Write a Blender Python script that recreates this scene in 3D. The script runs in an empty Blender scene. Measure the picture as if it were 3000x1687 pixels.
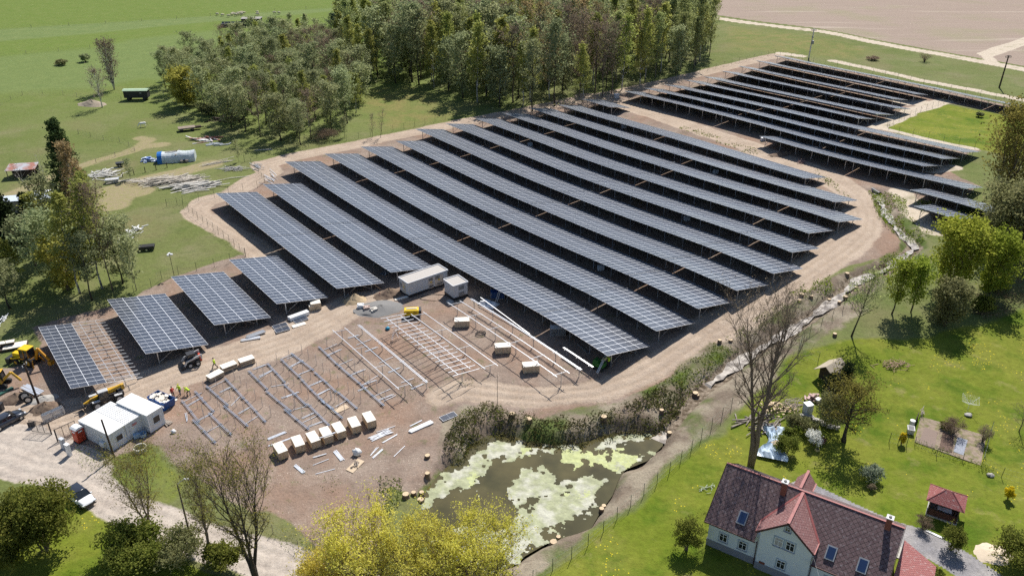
import bpy, math, random
import numpy as np
from mathutils import Vector, Matrix

R = math.radians
scene = bpy.context.scene
col = scene.collection

# ---------------------------------------------------------------- camera, sky, sun, exposure
CAM_H, PITCH, FPX = 68.2, R(28.05), 2400.0          # photograph is 3000 px wide
cam_d = bpy.data.cameras.new('camera')
cam = bpy.data.objects.new('camera', cam_d); col.objects.link(cam)
cam.location = (0, 0, CAM_H)
cam.rotation_euler = (R(90) - PITCH, 0, 0)
cam_d.sensor_fit = 'HORIZONTAL'; cam_d.sensor_width = 36.0
cam_d.lens = 36.0 * FPX / 3000.0
cam_d.clip_start = 1.0; cam_d.clip_end = 8000.0
scene.camera = cam

SUN_AZ, SUN_EL = R(70), R(50)                        # direction towards the sun (from +X, counter-clockwise)
sun_dir = Vector((math.cos(SUN_EL)*math.cos(SUN_AZ), math.cos(SUN_EL)*math.sin(SUN_AZ), math.sin(SUN_EL)))
world = bpy.data.worlds.new('World'); scene.world = world
world.use_nodes = True
wn = world.node_tree
sky = wn.nodes.new('ShaderNodeTexSky'); sky.sky_type = 'NISHITA'; sky.sun_disc = False
sky.sun_elevation = SUN_EL; sky.sun_rotation = math.pi/2 - SUN_AZ
sky.air_density = 1.0; sky.dust_density = 0.6; sky.ozone_density = 1.5
bg = wn.nodes['Background']; bg.inputs['Strength'].default_value = 0.082
wn.links.new(sky.outputs[0], bg.inputs['Color'])
sl = bpy.data.lights.new('sun', 'SUN'); sl.energy = 4.8; sl.angle = R(0.5); sl.color = (1.0, 0.955, 0.88)
so_ = bpy.data.objects.new('sun', sl); col.objects.link(so_)
so_.rotation_euler = sun_dir.to_track_quat('Z', 'Y').to_euler(); so_.location = (0, 0, 200)
scene.view_settings.view_transform = 'Standard'; scene.view_settings.look = 'None'
scene.view_settings.exposure = 0.38; scene.view_settings.gamma = 1.0
scene.view_settings.use_curve_mapping = False
scene.render.engine = 'CYCLES'
scene.cycles.max_bounces = 6; scene.cycles.diffuse_bounces = 3; scene.cycles.glossy_bounces = 3
scene.cycles.transmission_bounces = 4; scene.cycles.transparent_max_bounces = 6
scene.cycles.use_adaptive_sampling = True; scene.cycles.adaptive_threshold = 0.02
scene.cycles.use_denoising = False

rng = random.Random(7)
nrg = np.random.default_rng(7)

# ---------------------------------------------------------------- terrain
TG = np.array([[0,0,0,0,0,0,0,0,0,0,0,0,0,0,0,0,0,0,0,0],[0,0,0,0,0,0,0,0,0,0,0,0,0,0,0,0,0,0,0,0],[0,0,0,0,0,0,0,0,0,0,-1,-1,0,0,0,0,0,0,0,0],[0,0,0,0,0,1,2,4,11,12,8,5,3,2,2,2,2,2,1,0],[0,0,1,1,2,3,5,9,16,21,23,18,14,11,9,7,6,4,2,0],[0,1,1,2,3,4,4,5,10,18,24,27,25,21,18,14,11,7,4,0],[0,1,2,3,4,2,-1,-1,5,10,20,28,28,28,26,22,16,11,5,0],[0,1,2,2,1,-1,-2,-2,2,7,15,21,22,26,30,28,21,14,7,0],[0,1,2,2,1,0,0,-2,-1,5,12,15,12,18,31,30,23,15,7,0],[0,1,1,2,2,1,1,-1,1,4,10,11,10,19,29,27,20,13,6,0],[0,0,1,1,1,1,0,1,3,4,8,10,14,19,20,19,14,8,4,0],[0,0,0,0,0,0,-1,-1,0,1,4,10,16,15,13,11,7,4,2,0],[0,0,0,0,0,-1,-1,-1,0,-2,2,10,10,8,7,7,3,1,0,0],[0,0,0,0,0,-1,-1,0,0,0,1,2,2,3,4,5,3,1,0,0],[0,0,0,0,0,0,0,0,0,0,0,-1,-1,0,2,3,2,1,0,0],[0,0,0,0,0,0,0,0,0,0,0,0,0,1,1,1,2,1,0,0],[0,0,0,0,0,0,0,0,0,0,0,0,2,3,2,1,1,1,0,0],[0,0,0,0,0,0,0,0,0,0,0,1,2,3,2,2,1,1,0,0],[0,0,0,0,0,0,0,0,0,0,0,1,2,2,2,1,1,0,0,0],[0,0,0,0,0,0,0,0,0,0,0,1,1,1,1,1,1,0,0,0],[0,0,0,0,0,0,0,0,0,0,0,0,1,1,1,0,0,0,0,0],[0,0,0,0,0,0,0,0,0,0,0,0,0,0,0,0,0,0,0,0]]) / 10.0
TX0, TY0, TS = -120.0, 50.0, 16.0
def _grid(x, y):
    ny, nx = TG.shape
    u = np.clip((np.asarray(x, float) - TX0)/TS, 1, nx-2); v = np.clip((np.asarray(y, float) - TY0)/TS, 1, ny-2)
    i = np.rint(u).astype(int); j = np.rint(v).astype(int); a = u-i; b = v-j
    wu = (.5*(.5-a)**2, .75-a*a, .5*(.5+a)**2); wv = (.5*(.5-b)**2, .75-b*b, .5*(.5+b)**2)
    z = 0
    for q in range(3):
        for p in range(3): z = z+TG[j+q-1, i+p-1]*wv[q]*wu[p]
    return z
_NT = np.random.default_rng(3).random((256, 256))
def vnoise(x, y, s=1.0):
    x = np.asarray(x, float)/s + 1000.3; y = np.asarray(y, float)/s + 1000.7
    i = np.floor(x).astype(int); j = np.floor(y).astype(int); fx = x-i; fy = y-j
    fx = fx*fx*(3-2*fx); fy = fy*fy*(3-2*fy)
    a = _NT[i % 256, j % 256]; b = _NT[(i+1) % 256, j % 256]; c = _NT[i % 256, (j+1) % 256]; d = _NT[(i+1) % 256, (j+1) % 256]
    return (a*(1-fx)+b*fx)*(1-fy) + (c*(1-fx)+d*fx)*fy - .5
def fbm(x, y, s, o=4):
    t = 0; a = 1
    for k in range(o):
        t = t + a*vnoise(x+37*k, y-11*k, s/2**k); a *= .5
    return t
def pixel_ray(px, py):
    u = (px-1500.0)/FPX; v = (py-843.5)/FPX
    return u, math.cos(PITCH)-v*math.sin(PITCH), -math.sin(PITCH)-v*math.cos(PITCH)
def at_z(px, py, z=0.0):
    dx, dy, dz = pixel_ray(px, py)
    dz = min(dz, -0.02)
    t = (z-CAM_H)/dz
    return dx*t, dy*t
def base_z(x, y):
    return float(_grid(x, y))
def G(px, py, h=0.0):
    """world point of a photo pixel lying h above the terrain (layout survey of the photograph)"""
    z = h
    for _ in range(6):
        x, y = at_z(px, py, z); z = base_z(x, y)+h
    return Vector((x, y, z))
def GP(pts): return [tuple(G(*p)[:2]) for p in pts]
def height_for(p, py_top):
    """height of an upright thing standing at p whose top shows at photo row py_top"""
    lo, hi = 0.0, 60.0
    for _ in range(40):
        m = (lo+hi)/2; zz = p[2]+m-CAM_H
        d = p[1]*math.cos(PITCH)-zz*math.sin(PITCH)
        yy = 843.5-FPX*(p[1]*math.sin(PITCH)+zz*math.cos(PITCH))/d
        if yy > py_top: lo = m
        else: hi = m
    return lo
def mpp(p):
    """metres per photo pixel at p"""
    return (p[1]*math.cos(PITCH)-(p[2]-CAM_H)*math.sin(PITCH))/FPX
def seg_dist(x, y, pts, closed=False):
    P = list(pts)+([pts[0]] if closed else [])
    best = np.full(np.shape(x), 1e9)
    for (x0, y0), (x1, y1) in zip(P[:-1], P[1:]):
        dx, dy = x1-x0, y1-y0; L = dx*dx+dy*dy+1e-9
        t = np.clip(((x-x0)*dx+(y-y0)*dy)/L, 0, 1)
        best = np.minimum(best, np.hypot(x-x0-t*dx, y-y0-t*dy))
    return best
def in_poly(x, y, pts):
    ins = np.zeros(np.shape(x), bool); n = len(pts)
    for i in range(n):
        x0, y0 = pts[i]; x1, y1 = pts[(i+1) % n]
        if y0 == y1: continue
        ins ^= ((y0 > y) != (y1 > y)) & (x < (x1-x0)*(y-y0)/(y1-y0)+x0)
    return ins
def sdf(x, y, pts):
    d = seg_dist(x, y, pts, True)
    return np.where(in_poly(x, y, pts), d, -d)      # positive inside
def sstep(a, b, v):
    t = np.clip((v-a)/(b-a), 0, 1); return t*t*(3-2*t)

# ---------------------------------------------------------------- materials
MATS = {}
def mat(name, c, rough=.75, metal=0.0, var=.12, scale=3.0, bump=0.0, spec=.4, c2=None, c2amt=.5, c2scale=1.2, detail=4, coat=0.0):
    if name in MATS: return MATS[name]
    m = bpy.data.materials.new(name); m.use_nodes = True; MATS[name] = m
    nt = m.node_tree; N = nt.nodes; L = nt.links
    b = N['Principled BSDF']
    b.inputs['Roughness'].default_value = rough; b.inputs['Metallic'].default_value = metal
    b.inputs['Specular IOR Level'].default_value = spec
    if coat: b.inputs['Coat Weight'].default_value = coat
    tc = N.new('ShaderNodeTexCoord'); oi = N.new('ShaderNodeObjectInfo')
    add = N.new('ShaderNodeVectorMath'); add.operation = 'ADD'
    mul = N.new('ShaderNodeMath'); mul.operation = 'MULTIPLY'; mul.inputs[1].default_value = 91.0
    L.new(oi.outputs['Random'], mul.inputs[0]); L.new(tc.outputs['Object'], add.inputs[0]); L.new(mul.outputs[0], add.inputs[1])
    n1 = N.new('ShaderNodeTexNoise'); n1.inputs['Scale'].default_value = scale; n1.inputs['Detail'].default_value = detail
    L.new(add.outputs[0], n1.inputs['Vector'])
    hsv = N.new('ShaderNodeHueSaturation')
    mr = N.new('ShaderNodeMapRange'); mr.inputs[1].default_value = .25; mr.inputs[2].default_value = .75
    mr.inputs[3].default_value = 1-var; mr.inputs[4].default_value = 1+var
    L.new(n1.outputs['Fac'], mr.inputs[0]); L.new(mr.outputs[0], hsv.inputs['Value'])
    if c2:
        mx = N.new('ShaderNodeMix'); mx.data_type = 'RGBA'
        n2 = N.new('ShaderNodeTexNoise'); n2.inputs['Scale'].default_value = c2scale; n2.inputs['Detail'].default_value = 5
        L.new(add.outputs[0], n2.inputs['Vector'])
        m2 = N.new('ShaderNodeMapRange'); m2.inputs[1].default_value = .62-.3*c2amt; m2.inputs[2].default_value = .72-.2*c2amt
        L.new(n2.outputs['Fac'], m2.inputs[0]); L.new(m2.outputs[0], mx.inputs['Factor'])
        mx.inputs['A'].default_value = (*c, 1); mx.inputs['B'].default_value = (*c2, 1)
        L.new(mx.outputs['Result'], hsv.inputs['Color'])
    else:
        hsv.inputs['Color'].default_value = (*c, 1)
    L.new(hsv.outputs[0], b.inputs['Base Color'])
    if bump:
        bp = N.new('ShaderNodeBump'); bp.inputs['Strength'].default_value = bump; bp.inputs['Distance'].default_value = .05
        L.new(n1.outputs['Fac'], bp.inputs['Height']); L.new(bp.outputs[0], b.inputs['Normal'])
    return m

# ---------------------------------------------------------------- mesh building
class MB:
    def __init__(s): s.v = []; s.f = []; s.m = []; s.cur = 0
    def mat(s, i): s.cur = i; return s
    def add(s, vs, fs):
        o = len(s.v); s.v += [tuple(p) for p in vs]
        for f in fs: s.f.append(tuple(o+i for i in f)); s.m.append(s.cur)
        return s
    def box(s, c, d, rz=0.0, M=None):
        hx, hy, hz = d[0]/2, d[1]/2, d[2]/2
        vs = [Vector((x, y, z)) for x in (-hx, hx) for y in (-hy, hy) for z in (-hz, hz)]
        if M is None: M = Matrix.Rotation(rz, 3, 'Z')
        vs = [M @ p + Vector(c) for p in vs]
        return s.add(vs, [(0, 1, 3, 2), (4, 6, 7, 5), (0, 4, 5, 1), (2, 3, 7, 6), (0, 2, 6, 4), (1, 5, 7, 3)])
    def bar(s, p0, p1, w, h, up=(0, 0, 1)):
        p0, p1 = Vector(p0), Vector(p1); d = p1-p0; L = d.length
        if L < 1e-6: return s
        x = d/L; y = Vector(up).cross(x)
        if y.length < 1e-4: y = Vector((0, 1, 0)).cross(x)
        y.normalize(); z = x.cross(y)
        M = Matrix((x, y, z)).transposed()
        return s.box((p0+p1)/2, (L, w, h), M=M)
    def tube(s, pts, rad, n=6, cap=True):
        pts = [Vector(p) for p in pts]
        if not hasattr(rad, '__len__'): rad = [rad]*len(pts)
        rings = []; ref = None
        for i, p in enumerate(pts):
            a = pts[max(i-1, 0)]; b = pts[min(i+1, len(pts)-1)]; t = (b-a)
            if t.length < 1e-9: t = Vector((0, 0, 1))
            t.normalize()
            if ref is None:
                ref = t.orthogonal().normalized()
            ref = (ref - t*ref.dot(t))
            if ref.length < 1e-5: ref = t.orthogonal()
            ref.normalize(); b2 = t.cross(ref)
            rings.append([p+(ref*math.cos(2*math.pi*k/n)+b2*math.sin(2*math.pi*k/n))*rad[i] for k in range(n)])
        vs = [q for r in rings for q in r]; fs = []
        for i in range(len(rings)-1):
            for k in range(n):
                a = i*n+k; b = i*n+(k+1) % n
                fs.append((a, b, b+n, a+n))
        if cap:
            fs.append(tuple(range(n-1, -1, -1))); fs.append(tuple((len(rings)-1)*n+k for k in range(n)))
        return s.add(vs, fs)
    def cyl(s, c, r, h, n=16, axis='Z', r2=None):
        c = Vector(c); a = {'X': Vector((1, 0, 0)), 'Y': Vector((0, 1, 0)), 'Z': Vector((0, 0, 1))}[axis]*h/2
        return s.tube([c-a, c+a], [r, r if r2 is None else r2], n)
    def loft(s, rings, cap=True, closed=True):
        n = len(rings[0]); vs = [p for r in rings for p in r]; fs = []
        for i in range(len(rings)-1):
            for k in range(n if closed else n-1):
                a = i*n+k; b = i*n+(k+1) % n
                fs.append((a, b, b+n, a+n))
        if cap:
            fs.append(tuple(range(n-1, -1, -1))); fs.append(tuple((len(rings)-1)*n+k for k in range(n)))
        return s.add(vs, fs)
    def prism(s, poly, z0, z1):
        n = len(poly)
        vs = [(x, y, z0) for x, y in poly]+[(x, y, z1) for x, y in poly]
        return s.add(vs, [tuple(range(n-1, -1, -1)), tuple(range(n, 2*n))]+[(k, (k+1) % n, n+(k+1) % n, n+k) for k in range(n)])
    def prism_y(s, poly, y0, y1):
        """profile in x/z extruded along y"""
        n = len(poly)
        vs = [(x, y0, z) for x, z in poly]+[(x, y1, z) for x, z in poly]
        return s.add(vs, [tuple(range(n)), tuple(range(2*n-1, n-1, -1))]+[(k, n+k, n+(k+1) % n, (k+1) % n) for k in range(n)])
    def prism_x(s, poly, x0, x1):
        """profile in y/z extruded along x"""
        n = len(poly)
        vs = [(x0, y, z) for y, z in poly]+[(x1, y, z) for y, z in poly]
        return s.add(vs, [tuple(range(n-1, -1, -1)), tuple(range(n, 2*n))]+[(k, (k+1) % n, n+(k+1) % n, n+k) for k in range(n)])
    def ball(s, c, r, n=10, m=6, noise=0.0, seed=0):
        c = Vector(c)
        if not hasattr(r, '__len__'): r = (r, r, r)
        rg = random.Random(seed); vs = [c+Vector((0, 0, -r[2]))]
        for i in range(1, m):
            t = math.pi*i/m
            for k in range(n):
                p = 2*math.pi*k/n; q = 1+noise*(rg.random()-.5)*2
                vs.append(c+Vector((r[0]*math.sin(t)*math.cos(p)*q, r[1]*math.sin(t)*math.sin(p)*q, -r[2]*math.cos(t)*q)))
        vs.append(c+Vector((0, 0, r[2]))); fs = []
        for k in range(n): fs.append((0, 1+(k+1) % n, 1+k))
        for i in range(m-2):
            for k in range(n):
                a = 1+i*n+k; b = 1+i*n+(k+1) % n
                fs.append((a, b, b+n, a+n))
        l = len(vs)-1
        for k in range(n): fs.append((l, 1+(m-2)*n+k, 1+(m-2)*n+(k+1) % n))
        return s.add(vs, fs)
    def mound(s, rx, ry, h, n=18, m=6, seed=0, rough=.15):
        rg = random.Random(seed); vs = []; fs = []
        for i in range(m+1):
            t = i/m
            for k in range(n):
                p = 2*math.pi*k/n; q = 1+rough*(rg.random()-.5)
                z = h*(1-t)**1.15*(1+rough*(rg.random()-.5))
                vs.append((rx*t*math.cos(p)*q, ry*t*math.sin(p)*q, z if i < m else -.05))
        for i in range(m):
            for k in range(n):
                a = i*n+k; b = i*n+(k+1) % n
                fs.append((a, a+n, b+n, b))
        return s.add(vs, fs)
    def mesh(s, name, mats=(), smooth=False):
        me = bpy.data.meshes.new(name)
        me.from_pydata(s.v, [], s.f)
        for m in (mats if isinstance(mats, (list, tuple)) else [mats]): me.materials.append(m)
        if any(s.m): me.polygons.foreach_set('material_index', s.m)
        if smooth: me.polygons.foreach_set('use_smooth', [True]*len(me.polygons))
        me.update(); return me
    def build(s, name, mats=(), parent=None, smooth=False, loc=None, rz=0.0, bevel=0.0):
        return link(name, s.mesh(name, mats, smooth), parent, loc, rz, bevel)
def link(name, me, parent=None, loc=None, rz=0.0, bevel=0.0):
    o = bpy.data.objects.new(name, me); col.objects.link(o)
    if parent: o.parent = parent
    if loc is not None: o.location = loc
    if rz: o.rotation_euler = (0, 0, rz)
    if bevel:
        b = o.modifiers.new('bevel', 'BEVEL'); b.width = bevel; b.segments = 2; b.limit_method = 'ANGLE'
    return o
def tag(o, label=None, cat=None, group=None, kind=None):
    if label: o['label'] = label
    if cat: o['category'] = cat
    if group: o['group'] = group
    if kind: o['kind'] = kind
    return o
def thing(name, label, cat, loc=(0, 0, 0), rz=0.0, group=None):
    o = bpy.data.objects.new(name, None); col.objects.link(o)
    o.empty_display_size = .3
    o.location = loc; o.rotation_euler = (0, 0, rz)
    return tag(o, label, cat, group)
def dup(root, loc=None, rz=None, label=None, group=None, scale=None):
    """copy a thing with its parts and their sub-parts"""
    r = root.copy(); col.objects.link(r)
    if loc is not None: r.location = loc
    if rz is not None: r.rotation_euler = (0, 0, rz)
    if scale is not None: r.scale = scale
    if label: r['label'] = label
    if group: r['group'] = group
    for ch in root.children:
        c = ch.copy(); col.objects.link(c); c.parent = r
        for g in ch.children:
            d = g.copy(); col.objects.link(d); d.parent = c
    return r
ORD = ['first', 'second', 'third', 'fourth', 'fifth', 'sixth', 'seventh', 'eighth', 'ninth', 'tenth', 'eleventh', 'twelfth', 'thirteenth', 'fourteenth', 'fifteenth', 'sixteenth', 'seventeenth', 'eighteenth', 'nineteenth', 'twentieth']
def ordn(i): return ORD[i] if i < 20 else '%dth' % (i+1)

steel = mat('galvanised_steel', (.55, .57, .6), .38, .75, .1, 6)
alu = mat('anodised_aluminium', (.78, .8, .83), .34, .6, .05, 6)
white_paint = mat('white_paint', (.8, .81, .82), .45, 0, .05, 2, c2=(.66, .66, .65), c2amt=.25)
black_rubber = mat('black_rubber', (.025, .025, .025), .85, 0, .3, 8)
dark_metal = mat('dark_metal', (.05, .05, .055), .5, .4, .2, 4)
timber = mat('pale_timber', (.62, .47, .3), .75, 0, .15, 5, c2=(.5, .38, .25), c2amt=.5, c2scale=3)
old_wood = mat('weathered_wood', (.3, .26, .22), .9, 0, .25, 6, c2=(.17, .14, .12), c2amt=.6)
dark_wood = mat('dark_brown_wood', (.06, .04, .03), .85, 0, .3, 6)
soil_m = mat('loose_soil', (.21, .15, .105), .95, 0, .25, 4, .6, c2=(.14, .095, .07), c2amt=.6)
concrete = mat('concrete', (.42, .4, .37), .9, 0, .12, 6, .2, c2=(.32, .3, .27), c2amt=.5)
glass_dark = mat('dark_glass', (.02, .025, .03), .08, 0, .05, 2, spec=.7)

# ---------------------------------------------------------------- survey of the ground (photo pixels -> world)
POND_Z = -0.9
def c8(pts): return [(1000+x/2.574, 1124+y/2.574) for x, y in pts]
POND_PX = c8([(640, 880), (680, 800), (830, 650), (930, 570), (1000, 480), (1120, 415), (1220, 405), (1340, 430), (1480, 470), (1640, 490), (1740, 475), (1850, 455), (1950, 410), (2080, 385), (2250, 370), (2390, 400), (2380, 480), (2260, 590), (2090, 655), (2040, 720), (1990, 830), (1900, 950), (1850, 1050), (1700, 1110), (1560, 1150), (1400, 1250), (1280, 1340), (1180, 1385), (1000, 1420), (820, 1330), (700, 1200), (640, 1050)])
POND = [at_z(x, y, POND_Z) for x, y in POND_PX]
STREAM = GP([(2571, 560), (2602, 628), (2637, 671), (2670, 700), (2684, 718), (2652, 742), (2594, 783), (2512, 814), (2458, 865), (2373, 923), (2300, 970), (2233, 1008), (2167, 1051), (2110, 1095), (2062, 1125), (2000, 1190), (1930, 1270)])
DIRT = GP([(-40, 1270), (-40, 1085), (60, 1070), (115, 1010), (97, 962), (170, 935), (330, 900), (420, 850), (505, 815), (600, 775), (690, 748), (776, 752), (737, 752), (575, 640), (558, 610), (600, 583), (656, 579), (700, 545), (775, 507), (742, 474), (815, 458), (932, 440), (1083, 405), (1234, 375), (1374, 346), (1502, 321), (1630, 297), (1747, 277), (1840, 259), (1980, 224), (2131, 189), (2271, 157), (2300, 166), (2480, 206), (2640, 240), (2800, 275), (3060, 330), (3060, 358), (2765, 298), (2680, 330), (2585, 372), (2620, 392), (2720, 412), (2830, 434), (2866, 440), (2830, 450), (2765, 490), (2800, 515), (2870, 545), (2850, 560), (2800, 600), (2815, 625), (2740, 680), (2700, 660), (2650, 630), (2590, 575), (2548, 575), (2600, 640), (2640, 700), (2620, 735), (2560, 760), (2440, 800), (2370, 830), (2330, 870), (2220, 930), (2100, 1000), (1990, 1080), (1900, 1150), (1760, 1195), (1600, 1225), (1480, 1200), (1370, 1185), (1310, 1215), (1290, 1300), (1310, 1340), (1280, 1370), (1240, 1410), (1200, 1450), (1130, 1430), (1110, 1500), (1140, 1560), (1050, 1650), (960, 1640), (900, 1570), (780, 1500), (640, 1430), (500, 1335), (440, 1300), (330, 1345), (250, 1310), (180, 1275), (100, 1300), (-40, 1310)])
TRACKS = [  # pixel polyline, width in metres
    ([(776, 752), (690, 690), (600, 640), (568, 615), (600, 590), (670, 570), (740, 528), (790, 505), (770, 482), (850, 460), (1000, 432), (1150, 400), (1374, 355), (1560, 318), (1700, 290), (1850, 262), (2000, 228), (2150, 192), (2275, 162)], 6.0),
    ([(1720, 283), (1850, 312), (1950, 347), (2080, 392), (2200, 432), (2330, 482), (2430, 520), (2500, 570), (2530, 625), (2520, 680), (2440, 745), (2350, 805), (2280, 855), (2180, 912), (2080, 967)], 8.0),
    ([(2080, 967), (1960, 1050), (1860, 1110), (1740, 1150), (1600, 1162), (1480, 1155), (1360, 1138), (1300, 1160)], 5.0),
    ([(-20, 1225), (150, 1230), (300, 1195), (420, 1130), (560, 1080), (700, 1040), (850, 990), (950, 940), (1030, 895), (1090, 880)], 8.5),
]
WHITE_TRACKS = [([(2440, 180), (2560, 205), (2700, 237), (2850, 265), (3040, 302)], 4.0), ([(2285, 157), (2350, 166)], 4.0),
    ([(2040, 45), (2200, 68), (2400, 93), (2600, 131), (2800, 167), (3040, 212)], 6.0), ([(2890, 160), (2960, 135), (3060, 105)], 7.0), ([(2890, 165), (2910, 185), (2990, 200)], 4.0),
    ([(2575, 372), (2670, 325), (2770, 296)], 5.0), ([(2640, 300), (2700, 300)], 6.0), ([(2585, 375), (2700, 405), (2850, 436)], 2.5), ([(2640, 560), (2660, 590), (2690, 640), (2740, 675)], 5.0), ([(2730, 500), (2790, 490)], 4.0)]
GRAVEL = [([(-60, 1320), (80, 1370), (200, 1400), (330, 1470), (450, 1525), (600, 1580), (750, 1628), (900, 1672), (1060, 1720)], 5.2), ([(-60, 1285), (60, 1300), (150, 1345), (230, 1400)], 8.0)]
FARM_PATHS = [([(-40, 600), (100, 540), (200, 500), (300, 468), (400, 438), (440, 410), (410, 405)], 4.0), ([(280, 570), (330, 555), (420, 530), (520, 505), (620, 480)], 6.0), ([(330, 600), (360, 560), (400, 560)], 8.0), ([(420, 430), (470, 425)], 5.0)]
FIELD = GP([(1900, -20), (1990, 15), (2080, 42), (2200, 60), (2400, 85), (2600, 122), (2800, 158), (3060, 205)]) + [(1500, 420), (1500, 3500), (150, 3500)]
LAWN = GP([(3060, 890), (2900, 940), (2700, 985), (2500, 990), (2400, 1010), (2330, 1040), (2270, 1090), (2210, 1150), (2090, 1290), (1920, 1420), (1780, 1550), (1650, 1640), (1560, 1760), (3200, 1760)])
LAWN2 = GP([(2590, 372), (2765, 303), (3060, 362), (3060, 480), (2870, 440), (2720, 408), (2620, 390)])
LAWN3 = GP([(230, 1480), (330, 1500), (420, 1560), (560, 1640), (700, 1720), (-100, 1760), (-100, 1600), (60, 1440)])
SCRUB = GP([(2560, 560), (2610, 560), (2720, 680), (2720, 740), (2640, 790), (2500, 930), (2380, 1000), (2260, 1110), (2150, 1220), (2010, 1330), (1900, 1420), (1780, 1530), (1690, 1600), (1560, 1687), (1450, 1720), (1430, 1640), (1600, 1560), (1750, 1440), (1830, 1360), (1930, 1290), (1880, 1180), (1990, 1080), (2200, 930), (2330, 870), (2480, 800), (2640, 735), (2600, 640)])
BANK = GP([(1300, 1290), (1290, 1230), (1350, 1185), (1420, 1182), (1480, 1205), (1600, 1225), (1720, 1222), (1800, 1200), (1900, 1150), (1990, 1090), (2050, 1080), (2040, 1160), (1980, 1220), (1930, 1260), (1850, 1270), (1720, 1290), (1640, 1300), (1520, 1280), (1440, 1275), (1390, 1310), (1340, 1355), (1300, 1350)])
MOWN = GP([(-300, 118), (0, 87), (500, 55), (990, 23), (1100, 15), (1000, 30), (880, 43), (500, 75), (264, 100), (0, 123), (-300, 160)])
MOWN2 = GP([(-200, 190), (0, 168), (264, 142), (420, 110), (640, 90), (700, 120), (560, 250), (420, 230), (300, 255), (100, 265), (-200, 290)])
DRYM = GP([(1060, 265), (1180, 250), (1290, 300), (1380, 345), (1270, 365), (1130, 380), (1080, 340)])
WILD = GP([(2130, 75), (2300, 95), (2450, 120), (2560, 150), (2500, 175), (2350, 165), (2230, 150), (2150, 150)])
DRIVE = [(2360, 1442), (2480, 1500), (2600, 1555), (2700, 1585), (2800, 1640), (2950, 1740)]
DRIVE_W = GP(DRIVE)
YARD = GP([(330, 1345), (440, 1300), (500, 1340), (560, 1400), (500, 1480), (420, 1500), (330, 1450), (250, 1380), (190, 1330), (200, 1280)])
PADS = GP([(2233, 1000), (2480, 850), (2650, 742)])
STRIP = GP([(1800, 322), (1900, 352), (2000, 385), (2120, 425), (2230, 440)])
def roughness_map(x, y): return fbm(x, y, 7.0, 5)
def ground_z(x, y, full=True):
    x = np.asarray(x, float); y = np.asarray(y, float)
    z = _grid(x, y)
    near = (y < 260)
    d = sdf(x, y, POND)+.8*vnoise(x, y, 2.5)
    z = z - 2.0*sstep(-2.3, .8, d)
    ds = seg_dist(x, y, STREAM)+.4*vnoise(x, y, 2.0)
    z = z - .9*(1-sstep(.5, 2.6, ds))
    z = z + .55*(1-sstep(.5, 3.0, seg_dist(x, y, STRIP)))*(.5+fbm(x, y, 4))
    z = z + .45*fbm(x, y, 45.0, 2)*sstep(150, 300, y)
    z = z + (.07*fbm(x, y, 1.6, 3)+.05*fbm(x, y, .6, 2))*np.clip(1.6-y/160, .3, 1)
    return z
def gz(x, y): return float(ground_z(np.array([x]), np.array([y]))[0])
def P(px, py, h=0.0):
    """ground point for a photo pixel, on the finished ground surface"""
    z = 0.0
    for _ in range(5):
        x, y = at_z(px, py, z+h); z = base_z(x, y)
    return Vector((x, y, gz(x, y)))

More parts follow.
